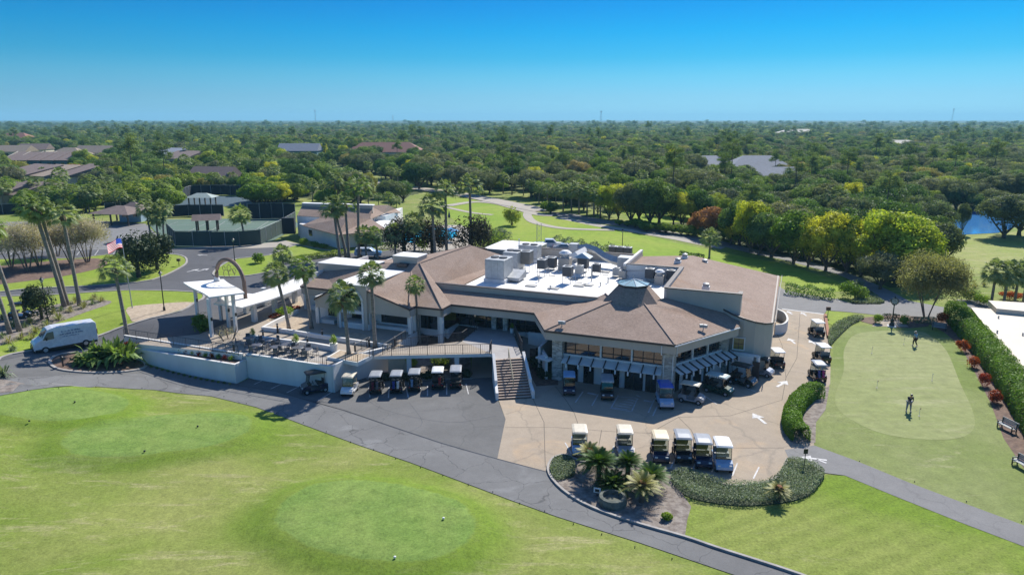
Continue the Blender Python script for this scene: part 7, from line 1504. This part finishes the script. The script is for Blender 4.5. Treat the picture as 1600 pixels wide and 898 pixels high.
def house(px, py, w, d, h, rh, rz, lb, wall=M_hw, roof=M_rb, kind='gable', nwin=3, name='house', cat='house', grp=None, open_=False):
    p = G(px, py); t = thing(name, lb, cat, p, R(rz), grp); e = .5
    if open_:
        for x in (-w / 2 + .3, 0, w / 2 - .3):
            for y in (-d / 2 + .3, d / 2 - .3): MB().box(x, y, 0, .28, .28, h).build('post', M_bark, t)
    else: MB().box(0, 0, 0, w, d, h).build('wall', wall, t)
    W_, D_ = w / 2 + e, d / 2 + e
    if kind == 'gable':
        MB().add([(-W_, -D_, h), (W_, -D_, h), (W_, D_, h), (-W_, D_, h), (-W_, 0, h + rh), (W_, 0, h + rh)], [(0, 1, 5, 4), (2, 3, 4, 5), (0, 4, 3), (1, 2, 5), (0, 3, 2, 1)]).build('roof', roof, t)
        if not open_: MB().add([(-w / 2 - .02, -d / 2, h), (-w / 2 - .02, d / 2, h), (-w / 2 - .02, 0, h + rh * .92), (w / 2 + .02, -d / 2, h), (w / 2 + .02, d / 2, h), (w / 2 + .02, 0, h + rh * .92)], [(0, 1, 2), (3, 4, 5)])
    elif kind == 'hip': MB().add([(-W_, -D_, h), (W_, -D_, h), (W_, D_, h), (-W_, D_, h), (-W_ + D_, 0, h + rh), (W_ - D_, 0, h + rh)] if w > d else [(-W_, -D_, h), (W_, -D_, h), (W_, D_, h), (-W_, D_, h), (0, -.1, h + rh), (0, .1, h + rh)], [(0, 1, 5, 4), (2, 3, 4, 5), (0, 4, 3), (1, 2, 5), (0, 3, 2, 1)]).build('roof', roof, t)
    else: MB().prism([(-W_, -D_), (W_, -D_), (W_, D_), (-W_, D_)], h, [h + .2, h + .2, h + rh, h + rh]).build('roof', roof, t)
    if not open_:
        for k in range(nwin): x = -w / 2 + w * (k + .5) / nwin; f = MB().box(x, -d / 2 - .03, h * .45, w / nwin * .4, .08, h * .36).build('window', M_glass, t)
    return t
# townhouses at the left: teal row with staggered shed roofs
for i, (px, lb) in enumerate(((38, 'teal town house with a brown shed roof, left end of the row'), (58, 'teal town house, second in the row of shed roofs'), (79, 'teal town house, third in the row of shed roofs'), (100, 'teal town house, right end of the row'))):
    p = G(px, 268); t = house(px, 268, 12.5, 11, 5.2, 3.4, -6, lb, M_teal, M_rb, 'shed', 3, 'town_house', 'house', 'teal town houses'); MB().prism([(-6.4, -5.6), (-6.1, -5.6), (-6.1, 5.4), (-6.4, 5.4)], 0, [5.3, 5.3, 8.9, 8.9]).build('party_wall', M_hw, t)
for i, (px, py, w, d, h, rh, rz, wl, rf, k, lb) in enumerate(((22, 250, 22, 12, 5, 3.5, 0, M_hw, M_rt, 'gable', 'pale tan-roofed house behind the teal row at the left edge'), (58, 246, 16, 12, 5, 3.5, 10, M_hw, M_rb, 'gable', 'brown-roofed house behind the middle of the teal row'), (112, 256, 18, 12, 5, 3.6, 0, M_hw, M_rt, 'hip', 'tan hipped house behind the right end of the teal row'), (152, 252, 20, 12, 5, 3.8, -8, M_hw, M_rt, 'gable', 'cream gabled house behind the rust-coloured trees'),
    (48, 290, 17, 14, 4, 3.2, -28, M_hw, M_rb, 'shed', 'brown-roofed house with cream edge below the teal row'), (82, 291, 15, 13, 4, 3.2, -28, M_hw, M_rt, 'shed', 'pale tan shed-roofed house right of the round bushes'), (110, 292, 16, 12, 4, 3.2, -28, M_hw, M_rb, 'shed', 'brown shed-roofed house below the rust-coloured trees'), (140, 288, 14, 10, 4, 3.0, -28, M_hw, M_rb, 'shed', 'brown shed-roofed house partly hidden by dark oaks'),
    (8, 322, 11, 9, 3.4, 2.8, -28, M_hw, M_rb, 'shed', 'brown shed roof nearest the left edge above the palms'), (36, 321, 11, 9, 3.4, 2.8, -28, M_hw, M_rb, 'shed', 'second brown shed roof above the palms'), (64, 320, 10, 8, 3.4, 2.6, -28, M_hw, M_rb, 'shed', 'third brown shed roof, partly behind the big palms'),
    (262, 262, 17, 12, 5.6, 3.8, -20, M_hw, M_rg, 'shed', 'grey-walled house among the trees, left of two'), (285, 264, 15, 12, 5.0, 3.4, -20, M_hw, M_rb, 'shed', 'brown-roofed house among the trees, right of two'), (338, 294, 15, 10, 4.0, 3.4, -12, M_hw, M_rb, 'gable', 'brown-roofed house just above the far court'), (604, 254, 42, 16, 6, 5, 0, M_hw, mat('red_roof', (.27, .13, .10), .9), 'hip', 'long reddish-roofed house beyond the far fairway'), (470, 252, 22, 12, 6, 4, 0, M_teal, M_rg, 'gable', 'bluish house at the head of the far fairway'),
    (28, 226, 30, 16, 6, 5, 0, M_hw, mat('red_roof2', (.30, .13, .09), .9), 'hip', 'small red-roofed house far off at the left'), (1106, 278, 18, 12, 5, 4, 10, M_hw, M_rg, 'hip', 'grey-roofed house left of the pair beyond the dark oaks'), (1180, 280, 26, 14, 5.5, 4.5, 0, M_hw, M_rg, 'hip', 'large grey-roofed house beyond the dark oaks'), (1195, 294, 20, 11, 4.5, 3.5, 0, M_hw, M_rg, 'gable', 'lower grey-roofed wing before the large grey house'), (1405, 236, 34, 20, 5, 4, 0, M_hw, M_hw, 'hip', 'pale far house in the clearing right of centre'), (1245, 215, 60, 30, 6, 6, 0, M_hw, M_hw, 'hip', 'distant pale commercial building at the right'))):
    house(px, py, w, d, h, rh, rz, lb, wl, rf, k)
house(192, 349, 9.5, 7.5, 2.6, 1.5, -12, 'open brown-roofed pavilion left of the tennis court', M_hw, M_rb, 'hip', 0, 'pavilion', 'pavilion', None, True); house(211, 345, 5, 4, 2.8, 1.6, 0, 'small blue-walled hut behind the brown pavilion', M_lblue, M_rb, 'hip', 2, 'hut', 'hut')
house(325, 361, 4.6, 3.0, 2.5, 1.1, 16, 'small brown-roofed shelter in the middle of the tennis court', M_hw, M_rb, 'gable', 0, 'court_shelter', 'shelter', None, True); house(317, 322, 6.5, 4, 2.5, 1.1, 0, 'pale green metal-roofed shelter beside the far court', M_hw, mat('green_metal', (.32, .38, .34), .6), 'hip', 0, 'court_shelter', 'shelter', None, True)
# pool house
ph = thing('pool_house', 'white pool house with brown hipped roofs and a tall parapet block behind', 'building', (0, 0, 0))
def PX(px, py, z): p = P(px, py, z); return (p.x, p.y, z)
base = [PX(469, 372, 2.4), PX(528, 388, 2.4), PX(606, 382, 2.4)]; b0, b1, b2 = [Vector(b) for b in base]; bk = Vector((.1, 1, 0)) * 11
mb = MB(); mb.prism([tuple(b0[:2]), tuple(b1[:2]), tuple(b2[:2]), tuple((b2 + bk)[:2]), tuple((b0 + bk)[:2])], 2.0, 5.3); mb.build('wall', M_wall, ph)
ap = PX(543, 341, 7.6); e0, e1, e2 = PX(471, 352, 5.6), PX(527, 367, 5.3), PX(606, 359, 5.3); q2 = PX(579, 342, 6.6); q0 = PX(500, 340, 6.9)
sheet('roof', [[e0, e1, ap, q0], [e1, e2, q2, ap]], M_shing, ph)
mb = MB(); a, b, c, d = PX(465, 371, 2.4), PX(463, 336, 5.9), PX(577, 345, 5.6), None
t0, t1 = PX(464, 337, 6.6), PX(577, 344, 6.2); up = Vector((0, 1, 0)) * 5
mb.prism([t0[:2], t1[:2], (t1[0], t1[1] + 6), (t0[0], t0[1] + 6)], 2.0, [6.6, 6.2, 6.2, 6.6]); mb.build('parapet_block', M_wall, ph)
g0, g1 = PX(463, 323, 8.4), PX(577, 321, 8.4); sheet('roof', [[t0, t1, (t1[0], t1[1] + 3.8, 7.9), (t0[0], t0[1] + 3.8, 8.1)]], M_shing, ph)
mb = MB(); mb.prism([(t0[0], t0[1] + 3.8), (t1[0], t1[1] + 3.8), (t1[0], t1[1] + 4.4), (t0[0], t0[1] + 4.4)], 5, 8.6); mb.build('upper_parapet', M_beige, ph); mb = MB(); mb.prism([(t0[0], t0[1] + 3.8), (t1[0] + .2, t1[1] + 3.8), (t1[0] + .2, t1[1] + 5.4), (t0[0], t0[1] + 5.4)], 8.603, 8.7); mb.build('white_cap', M_mem, ph)
r0, r1, r2, r3 = PX(579, 342, 6.4), PX(600, 333, 6.6), PX(626, 332, 5.8), PX(606, 320, 8.0); sheet('roof', [[r0, r1, r2, PX(618, 326, 6.6), r3, PX(577, 321, 8.3)]], M_shing, ph)
mb = MB(); w0, w1, w2 = PX(581, 358, 3.6), PX(603, 356, 3.6), PX(621, 349, 3.6); mb.prism([w0[:2], w1[:2], w2[:2], (w2[0], w2[1] + 8), (w0[0], w0[1] + 8)], 2, 6.1); mb.build('east_block', M_wall, ph)
for (px, py, w, h, z) in ((486, 368, 1.3, 1.1, 3.5), (512, 381, 1.9, 2.1, 2.4), (551, 386, 1.7, 2.1, 2.4), (566, 385, 1.7, 2.1, 2.4)):
    q = P(px, py, z); o_ = -.2; ang = math.atan2((b1 - b0).y, (b1 - b0).x) if px < 528 else math.atan2((b2 - b1).y, (b2 - b1).x); MB().box(0, 0, 0, w, .3, h).build('opening', M_glass, ph, loc=(q.x, q.y, z), rz=ang)
MB().box(0, 0, 0, 2.4, 1.2, 3.2).build('dark_screen', M_screen2, ph, loc=P(452, 365, 3.4), rz=.1)
drape('pool_deck', gp([(590, 390), (600, 358), (640, 352), (720, 352), (742, 362), (735, 385), (690, 392)]), M_sandp, .06); drape('swimming_pool', gp([(603, 376), (612, 366), (640, 362), (660, 357), (690, 356), (712, 362), (710, 372), (680, 378), (640, 379)], 3), M_pool, .075)
for px, py, rt_, lb in ((702, 349, 1, 'closed navy parasol behind the pool'), (706, 377, 0, 'open bright blue parasol by the right end of the pool')):
    p = G(px, py); t = thing('parasol', lb, 'parasol', p); MB().tube([(0, 0, 0), (0, 0, 2.6)], .04, 6).build('pole', M_galv, t); MB().lathe([(.22, 1.3), (.3, 1.6), (.03, 2.9)] if rt_ else [(1.5, 2.1), (1.45, 2.13), (.7, 2.5), (.03, 2.75)], n=8).build('canopy', M_navy if rt_ else mat('parasol_blue', (.03, .3, .65), .7), t)
# ================================================================ THE WOODS
LR = (.17, .29)
tree_proto('oak_a', 1, 13, 10.5, 1.0, 30, 13000, .42, .38, M_bark, M_leaf_oak, .75, LR); tree_proto('oak_b', 2, 11, 10.3, .9, 26, 12000, .40, .34, M_bark, M_leaf_oak, .8, LR)
tree_proto('oak_c', 3, 15, 9.8, 1.3, 34, 14000, .42, .42, M_bark, M_leaf_grey, .7, LR); tree_proto('oak_d', 31, 12, 10.8, 1.0, 28, 12500, .42, .36, M_bark, M_leaf_grey, .8, LR)
tree_proto('round_a', 4, 9.5, 11.5, .5, 34, 13000, .36, .26, M_bark, M_leaf_yel, .95, LR); tree_proto('round_b', 44, 9, 11.0, .4, 30, 12000, .36, .26, M_bark, M_leaf_lush, .95, LR)
tree_proto('lush_a', 5, 9, 6.0, .2, 22, 8500, .42, .2, M_bark, M_leaf_lush, .8, LR); tree_proto('rust_a', 6, 8, 6.8, 1.0, 20, 6500, .34, .2, M_bark, M_leaf_red, .75, LR)
pine_proto('pine_a', 7, 17, 3800, .42, M_leaf_pine); pine_proto('pine_b', 8, 14, 3200, .42, M_leaf_pine)
fan_crown('wood_palm', 9, 46, 1.5, 1.25, 1.15, 9, .7, -.75, lw=.14); mb = MB(); mb.tube([(0, 0, -.2), (.1, 0, 3), (0, 0, 6.2)], [.22, .17, .2], 7); pt_ = mb.mesh('wood_palm_trunk', True); pt_.materials.append(M_palmbark); PROTO['palm_w'] = (pt_, PROTO['wood_palm'], 5, 8)
KIND = {'oak_a': ('oak_tree', 'dark green oak'), 'oak_b': ('oak_tree', 'mid green oak'), 'oak_c': ('live_oak_tree', 'broad grey-green live oak'), 'oak_d': ('live_oak_tree', 'tall grey-green live oak'), 'round_a': ('maple_tree', 'yellow-green rounded tree'), 'round_b': ('maple_tree', 'bright green rounded tree'), 'lush_a': ('bushy_tree', 'low lush green tree'), 'rust_a': ('rust_tree', 'rust-orange tree'), 'pine_a': ('pine_tree', 'tall sparse pine'), 'pine_b': ('pine_tree', 'slender sparse pine'), 'palm_w': ('palm_tree', 'cabbage palm')}
def plant(key, x, y, s, rz, lb=None, g=None, sz=1.0, z=None):
    tr, cr, w, h = PROTO[key]; z = hgt(x, y) if z is None else z; t = thing(KIND[key][0], lb or KIND[key][1] + ' in the woods', 'tree' if key != 'palm_w' else 'palm', (x, y, z), rz, g); t.scale = (s, s, s * sz)
    a = new_obj('trunk', tr, None, t); b = new_obj('crown' if key != 'palm_w' else 'fronds', cr, None, t)
    if key == 'palm_w': b.location = (0, 0, 6.2)
    return t
random.seed(21); taken = []
def byhand(key, px, py, toppx, lb, sx=1.0):
    """tree measured in the photo: base point, height of its top -> real size"""
    p = G(px, py); v = (toppx - 449) / FPX; d = math.cos(PITCH) - v * math.sin(PITCH); H = CAMH + p.y / d * (-math.sin(PITCH) - v * math.cos(PITCH)) - p.z
    s = H / PROTO[key][3]; t = plant(key, p.x, p.y, s * sx, random.uniform(0, 6), lb); t.scale = (s * sx, s * sx, s); taken.append((p.x, p.y, PROTO[key][2] * s * sx * .42)); return t
for a in (('round_a', 1395, 438, 304, 'largest yellow-green tree, right end of the row beyond the fairway', 1.3), ('round_a', 1345, 430, 325, 'yellow-green tree between the largest one and its left neighbour', 1.0), ('round_a', 1290, 422, 312, 'tall yellow-green tree, second from the right end of the row', 1.05), ('round_b', 1240, 412, 314, 'green tree filling the gap left of the yellow-green pair', 1.15), ('round_b', 1420, 436, 322, 'green tree at the far right end of the row', 1.1), ('round_b', 1322, 425, 322, 'green tree between two yellow-green ones', .9), ('round_a', 1262, 416, 322, 'olive tree left of the tall yellow-green one', .9), ('round_b', 1188, 396, 308, 'bright green tree behind the east wing ridge', .9), ('oak_c', 1375, 452, 385, 'small greyish tree in front of the largest yellow-green tree', .9),
    ('round_a', 1172, 394, 295, 'yellow-green tree above the east wing roof', .95), ('oak_a', 1205, 402, 318, 'green tree right of the yellow-green one above the east wing', 1.0), ('rust_a', 1110, 372, 312, 'orange-red tree beyond the lone cabbage palm', 1.1), ('rust_a', 1085, 366, 330, 'smaller orange-red tree left of the larger one', .9), ('round_a', 1142, 382, 322, 'olive-yellow tree right of the orange-red trees', 1.0),
    ('oak_b', 1015, 352, 262, 'tall green tree with two trunks in the row beyond the fairway', .95), ('oak_d', 985, 350, 272, 'tall thin-crowned grey tree left of the two-trunked one', .8), ('round_a', 952, 342, 278, 'yellow-green tree among palms, left part of the row', 1.05), ('oak_b', 1052, 350, 300, 'small yellow-green tree right of the two-trunked one', .9), ('lush_a', 1040, 364, 345, 'low bush below the two-trunked tree', 1.3), ('lush_a', 1010, 362, 346, 'low bush at the fairway edge, left of the first', 1.3), ('lush_a', 860, 333, 312, 'round palmetto bush where the sandy paths meet', 1.2),
    ('oak_d', 1568, 372, 286, 'huge dark live oak in front of the pond at the right', 1.15), ('oak_d', 1502, 366, 306, 'slim dark oak with the pond showing on both sides', .42), ('oak_c', 1592, 368, 292, 'dark live oak cut by the right edge', 1.0), ('oak_d', 1462, 334, 296, 'dark oak behind the left end of the pond', .8),
    ('oak_a', 655, 296, 246, 'dark rounded tree in the middle of the sandy path area', 1.0), ('oak_b', 640, 294, 256, 'smaller dark tree left of the rounded one on the sand', .8), ('rust_a', 120, 285, 250, 'wide rust-coloured tree behind the brown shed roofs', 1.7), ('rust_a', 140, 284, 254, 'rust-coloured tree right of the wide one', 1.3), ('oak_b', 132, 268, 226, 'dark green tree in front of the cream gabled house', .9), ('oak_c', 40, 302, 270, 'olive dome-shaped tree below the teal town houses', 1.5), ('oak_c', 12, 300, 272, 'olive dome-shaped tree at the left edge', 1.2),
    ('oak_b', 465, 312, 262, 'bright green tree behind the pool house, left of two', 1.0), ('round_a', 440, 318, 280, 'yellowish bushy tree above the navy court fence', 1.3), ('lush_a', 415, 318, 283, 'lush bushy tree above the navy court fence', 1.5), ('pine_a', 211, 300, 212, 'tall pine standing above the trees at left', 1.0), ('pine_b', 1273, 285, 224, 'pine standing above the dark oaks at right', 1.0), ('pine_a', 1488, 290, 226, 'flat-topped pine standing above the far oaks', 1.1), ('pine_a', 1453, 284, 228, 'pine left of the flat-topped one', 1.0), ('pine_b', 1418, 275, 224, 'slender pine in the middle of the right-hand woods', 1.0), ('pine_b', 1537, 280, 230, 'slender pine toward the right edge', 1.0), ('pine_b', 1013, 216, 190, 'single narrow conifer far off near the middle', 1.0)):
    byhand(*a)
random.seed(5)
for i, (px, py, top, k) in enumerate(((838, 312, 276, 'oak_b'), (856, 316, 272, 'round_b'), (884, 322, 278, 'oak_a'), (912, 328, 274, 'oak_d'), (934, 334, 282, 'round_b'), (966, 342, 276, 'round_a'), (998, 346, 270, 'oak_b'), (1030, 348, 276, 'oak_a'), (1064, 352, 290, 'round_a'), (1086, 352, 284, 'oak_b'), (1130, 370, 300, 'round_b'), (1155, 384, 300, 'oak_b'))):
    byhand(k, px, py, top, KIND[k][1] + ' in the continuous row beyond the fairway, behind the flat roof', .95)['group'] = 'trees in the row beyond the fairway'
for px in range(1128, 1440, 13):   # dark understorey filling the foot of the row
    py = 376 + (px - 1128) * .205 + random.uniform(-3, 2)
    byhand('lush_a', px, py, py - random.uniform(22, 36), 'low dark bush filling the foot of the tree row beyond the fairway', random.uniform(.9, 1.3))['group'] = 'bushes at the foot of the tree row'
for px in range(968, 1130, 12):
    py = 352 + (px - 968) * .15; byhand('lush_a', px, py, py - random.uniform(10, 18), 'low bush along the cart path beyond the fairway', 1.2)['group'] = 'bushes along the cart path'
for (px, py, top, key) in [(random.uniform(-10, 268), 0, 0, random.choice(['palm_w', 'lush_a', 'palm_w', 'lush_a', 'round_b'])) for _ in range(64)]:
    py = 333 - random.uniform(0, 22) - (4 if px > 150 else 0); byhand(key, px, py, py - random.uniform(30, 44), {'palm_w': 'cabbage palm', 'lush_a': 'lush green bushy tree', 'round_b': 'bright green rounded tree'}[key] + ' in the dense belt behind the bare trees and pavilion', 1.1)['group'] = 'trees in the belt behind the pavilion'
for (px, key) in [(random.uniform(392, 470), random.choice(['lush_a', 'round_b', 'round_a', 'lush_a', 'oak_b'])) for _ in range(26)]:
    py = random.uniform(300, 322); byhand(key, px, py, py - random.uniform(30, 40), 'leafy green tree in the thicket between the courts and the pool house', 1.1)['group'] = 'trees in the thicket above the pool house'
for (px, key) in [(random.uniform(290, 400), random.choice(['lush_a', 'round_b', 'palm_w', 'oak_b'])) for _ in range(22)]:
    py = random.uniform(291, 300); byhand(key, px, py, py - random.uniform(24, 32), 'leafy tree in the strip above the far court', 1.1)['group'] = 'trees in the strip above the far court'
for i, (px, py, top) in enumerate(((842, 318, 285), (855, 322, 286), (868, 326, 290), (880, 330, 284), (893, 332, 288), (905, 335, 282), (917, 337, 292), (928, 339, 286), (938, 341, 294), (830, 312, 280), (818, 306, 276), (806, 300, 272), (1120, 340, 300), (1078, 330, 298), (1068, 350, 318), (596, 282, 262), (610, 286, 260), (622, 290, 262), (668, 292, 264), (684, 296, 258), (560, 270, 248), (575, 276, 252), (716, 296, 268), (740, 298, 270), (768, 300, 272), (786, 302, 270), (576, 322, 296), (592, 326, 302), (608, 330, 300), (540, 318, 290), (620, 334, 308), (520, 272, 250), (88, 330, 292), (118, 330, 288), (150, 330, 290), (175, 330, 300), (206, 330, 305), (228, 332, 302), (100, 332, 300), (136, 332, 298), (70, 290, 262), (24, 312, 286), (190, 332, 296), (216, 325, 292), (160, 320, 282))):
    zn = 'at the edge of the woods behind the bare trees' if px < 300 else ('beside the pool house thicket' if px < 630 and py > 300 else ('along the sandy path beyond the pool' if px < 795 else 'in the palm row where the sandy paths meet' if px < 1000 else 'among the trees right of the two-trunked one'))
    byhand('palm_w', px, py, top, 'cabbage palm ' + zn, 1.15)['group'] = 'cabbage palms ' + zn
# scattered woods: nearest ones are trees of their own, the rest one mass
KEYS = ['oak_a', 'oak_b', 'oak_c', 'oak_d', 'lush_a', 'palm_w', 'pine_a', 'pine_b', 'round_a', 'round_b']; 
def pick(px, d):
    left = px < 620
    w = [3, 3, 1.2, 1, 2.2, 2.6, .5, .4, .8, 1.6] if left else [2.2, 2.2, 3.6, 2.6, .8, 1.2, .35, .3, .5, .9]
    if d > 700: w = [3.4, 3.2, 2.4, 2.2, .6, .2, .5, .3, .5, 1.4]
    return random.choices(KEYS, w)[0]
HOUSES = [o for o in bpy.data.objects if o.get('category') == 'house' or o.name.startswith('pool_house')]
HP = [(o.location.x, o.location.y, 9.5 if o.location.y < 400 else 14) for o in HOUSES if o.location.y > 50 and not 'far court' in o.get('label', '')]
cand = []; y = 112.0
while y < 3200:
    step = 6.6 if y < 320 else (8.8 if y < 700 else 8.8 * (y / 700) ** .8); xmax = y * .80 + 30; x = -xmax
    while x < xmax:
        qx, qy = x + random.uniform(-.42, .42) * step, y + random.uniform(-.42, .42) * step; x += step
        z = hgt(qx, qy) if qy < 700 else 0; ppx, ppy = pix((qx, qy, z))
        if not inpoly(ppx, ppy, WOODS[0]) or any(inpoly(ppx, ppy, c) for c in CLEAR): continue
        if any((qx - a) ** 2 + (qy - b) ** 2 < (r_ + 2.0) ** 2 for a, b, r_ in taken): continue
        # keep sight lines to the houses
        if qy < 900 and any(abs(qx - a * qy / b) < r_ * .55 * qy / b and b - (26 if b < 320 else 60) < qy < b + 6 for a, b, r_ in HP): continue
        if qy < 420 and random.random() < .16: continue
        if ppx > 1190 and ppx < 1470 and 196 < ppy < 246 and random.random() < .3: continue
        cand.append((qx, qy, z, pick(ppx, qy), (step / 8.2) if qy > 320 else 1.0))
    y += step * .9
cand.sort(key=lambda c: c[0] ** 2 + c[1] ** 2)
WH = {'oak_a': 'among the woods', 'oak_b': 'among the woods'}
near, far = [], []
cnt = {}
for c in cand:
    grp_ = KIND[c[3]][0]
    if cnt.get(grp_, 0) < (40 if grp_ == 'pine_tree' else 90) and math.hypot(c[0], c[1]) < 520: cnt[grp_] = cnt.get(grp_, 0) + 1; near.append(c)
    else: far.append(c)
def scl(key, y): 
    b = {'lush_a': .8, 'palm_w': 1.0, 'round_a': .75, 'round_b': .72, 'pine_a': .85, 'pine_b': .85}.get(key, .82); return b * random.uniform(.72, 1.2)
for (x, y, z, k, f) in near:
    d = 'beyond the fairway' if x > 0 else 'beyond the tennis courts'
    plant(k, x, y, scl(k, y), random.uniform(0, 6.28), '%s crowded in the woods %s' % (KIND[k][1], d), '%ss in the woods %s' % (KIND[k][1], d), random.uniform(.85, 1.15), z)
# the far mass: instanced points, one object
def mass(name, lst, lb):
    protos = bpy.data.collections.new(name + '_kinds'); keys = KEYS
    for k in keys:
        tr, cr, w, h = PROTO[k]; mv = []
        m = bpy.data.meshes.new('k_' + k); b = bmesh.new(); b.from_mesh(cr)
        if k == 'palm_w': bmesh.ops.translate(b, verts=b.verts, vec=(0, 0, 6.2))
        n0 = len(b.faces); b.from_mesh(tr); b.faces.ensure_lookup_table()
        for i in range(n0, len(b.faces)): b.faces[i].material_index = 1
        b.to_mesh(m); b.free(); m.materials.append(cr.materials[0]); m.materials.append(tr.materials[0]); o = bpy.data.objects.new('%02d_%s' % (keys.index(k), k), m); protos.objects.link(o)
    me = bpy.data.meshes.new(name); me.from_pydata([(c[0], c[1], c[2]) for c in lst], [], []); 
    ai = me.attributes.new('kind_index', 'INT', 'POINT'); ai.data.foreach_set('value', [keys.index(c[3]) for c in lst])
    ar = me.attributes.new('turn', 'FLOAT_VECTOR', 'POINT'); ar.data.foreach_set('vector', [v for c in lst for v in (0, 0, random.uniform(0, 6.28))])
    sc = me.attributes.new('size', 'FLOAT_VECTOR', 'POINT'); vv = []
    for c in lst:
        s = scl(c[3], c[1]); vv += [s * c[4], s * c[4], s * (1 + .12 * (c[4] - 1)) * random.uniform(.85, 1.15)]
    sc.data.foreach_set('vector', vv)
    o = new_obj(name, me); tag(o, lb, 'woodland', None, 'stuff'); ng = bpy.data.node_groups.new(name, 'GeometryNodeTree'); ng.interface.new_socket('Geometry', in_out='INPUT', socket_type='NodeSocketGeometry'); ng.interface.new_socket('Geometry', in_out='OUTPUT', socket_type='NodeSocketGeometry')
    N, K = ng.nodes, ng.links; gi, go = N.new('NodeGroupInput'), N.new('NodeGroupOutput'); ip = N.new('GeometryNodeInstanceOnPoints'); ci = N.new('GeometryNodeCollectionInfo'); ci.inputs[0].default_value = protos; ci.inputs['Separate Children'].default_value = True; ci.inputs['Reset Children'].default_value = True
    def attr(nm, ty): a = N.new('GeometryNodeInputNamedAttribute'); a.data_type = ty; a.inputs[0].default_value = nm; return a.outputs[0]
    K.new(gi.outputs[0], ip.inputs['Points']); K.new(ci.outputs[0], ip.inputs['Instance']); ip.inputs['Pick Instance'].default_value = True
    K.new(attr('kind_index', 'INT'), ip.inputs['Instance Index']); K.new(attr('size', 'FLOAT_VECTOR'), ip.inputs['Scale'])
    er = N.new('FunctionNodeEulerToRotation'); K.new(attr('turn', 'FLOAT_VECTOR'), er.inputs[0]); K.new(er.outputs[0], ip.inputs['Rotation']); K.new(ip.outputs[0], go.inputs[0])
    md = o.modifiers.new('trees', 'NODES'); md.node_group = ng; return o
mass('distant_woods', far, 'dense mixed woodland of oaks, pines and palms reaching to the horizon')
# canopy beyond three kilometres: a bumpy green sheet at tree-top height
rng = np.random.default_rng(3); vs, fs = [], []; rows = []; y = 2900.0
while y < 14000: rows.append(y); y += 22 + (y - 2900) * .02
NX = 420
for j, y in enumerate(rows):
    for i in range(NX): x = (-.95 + 1.9 * i / (NX - 1)) * y; vs.append((x, y, (9 + rng.normal() * 2.6) if j else 0))
for j in range(len(rows) - 1):
    for i in range(NX - 1): fs.append((j * NX + i, j * NX + i + 1, (j + 1) * NX + i + 1, (j + 1) * NX + i))
me = bpy.data.meshes.new('far_canopy'); me.from_pydata(vs, [], fs); M_can = mat('far_canopy', (.05, .085, .03), .95, (.025, .05, .018), .012, detail=8); tag(new_obj('far_canopy', me, M_can), 'flat dark green treetops on the horizon', 'woodland', None, 'stuff')
# --- haze
hm = bpy.data.materials.new('haze'); hm.use_nodes = True; N, K = hm.node_tree.nodes, hm.node_tree.links
for n in list(N): N.remove(n)
pv = N.new('ShaderNodeVolumePrincipled'); pv.inputs['Color'].default_value = (.36, .78, 1.0, 1); pv.inputs['Density'].default_value = 0.00013; pv.inputs['Anisotropy'].default_value = .1; ho = N.new('ShaderNodeOutputMaterial'); K.new(pv.outputs[0], ho.inputs['Volume'])
mb = MB(); mb.box(0, 6900, -1.5, 60000, 14400, 125); tag(mb.build('haze', hm), 'thin blue haze over the far woods', 'haze', None, 'stuff')
print('near trees', len(near), 'far', len(far), cnt)

for o in bpy.data.objects:
    if o.get('label') and len(str(o['label']).split()) > 16: print('LONG', o.name, '|', o['label'])
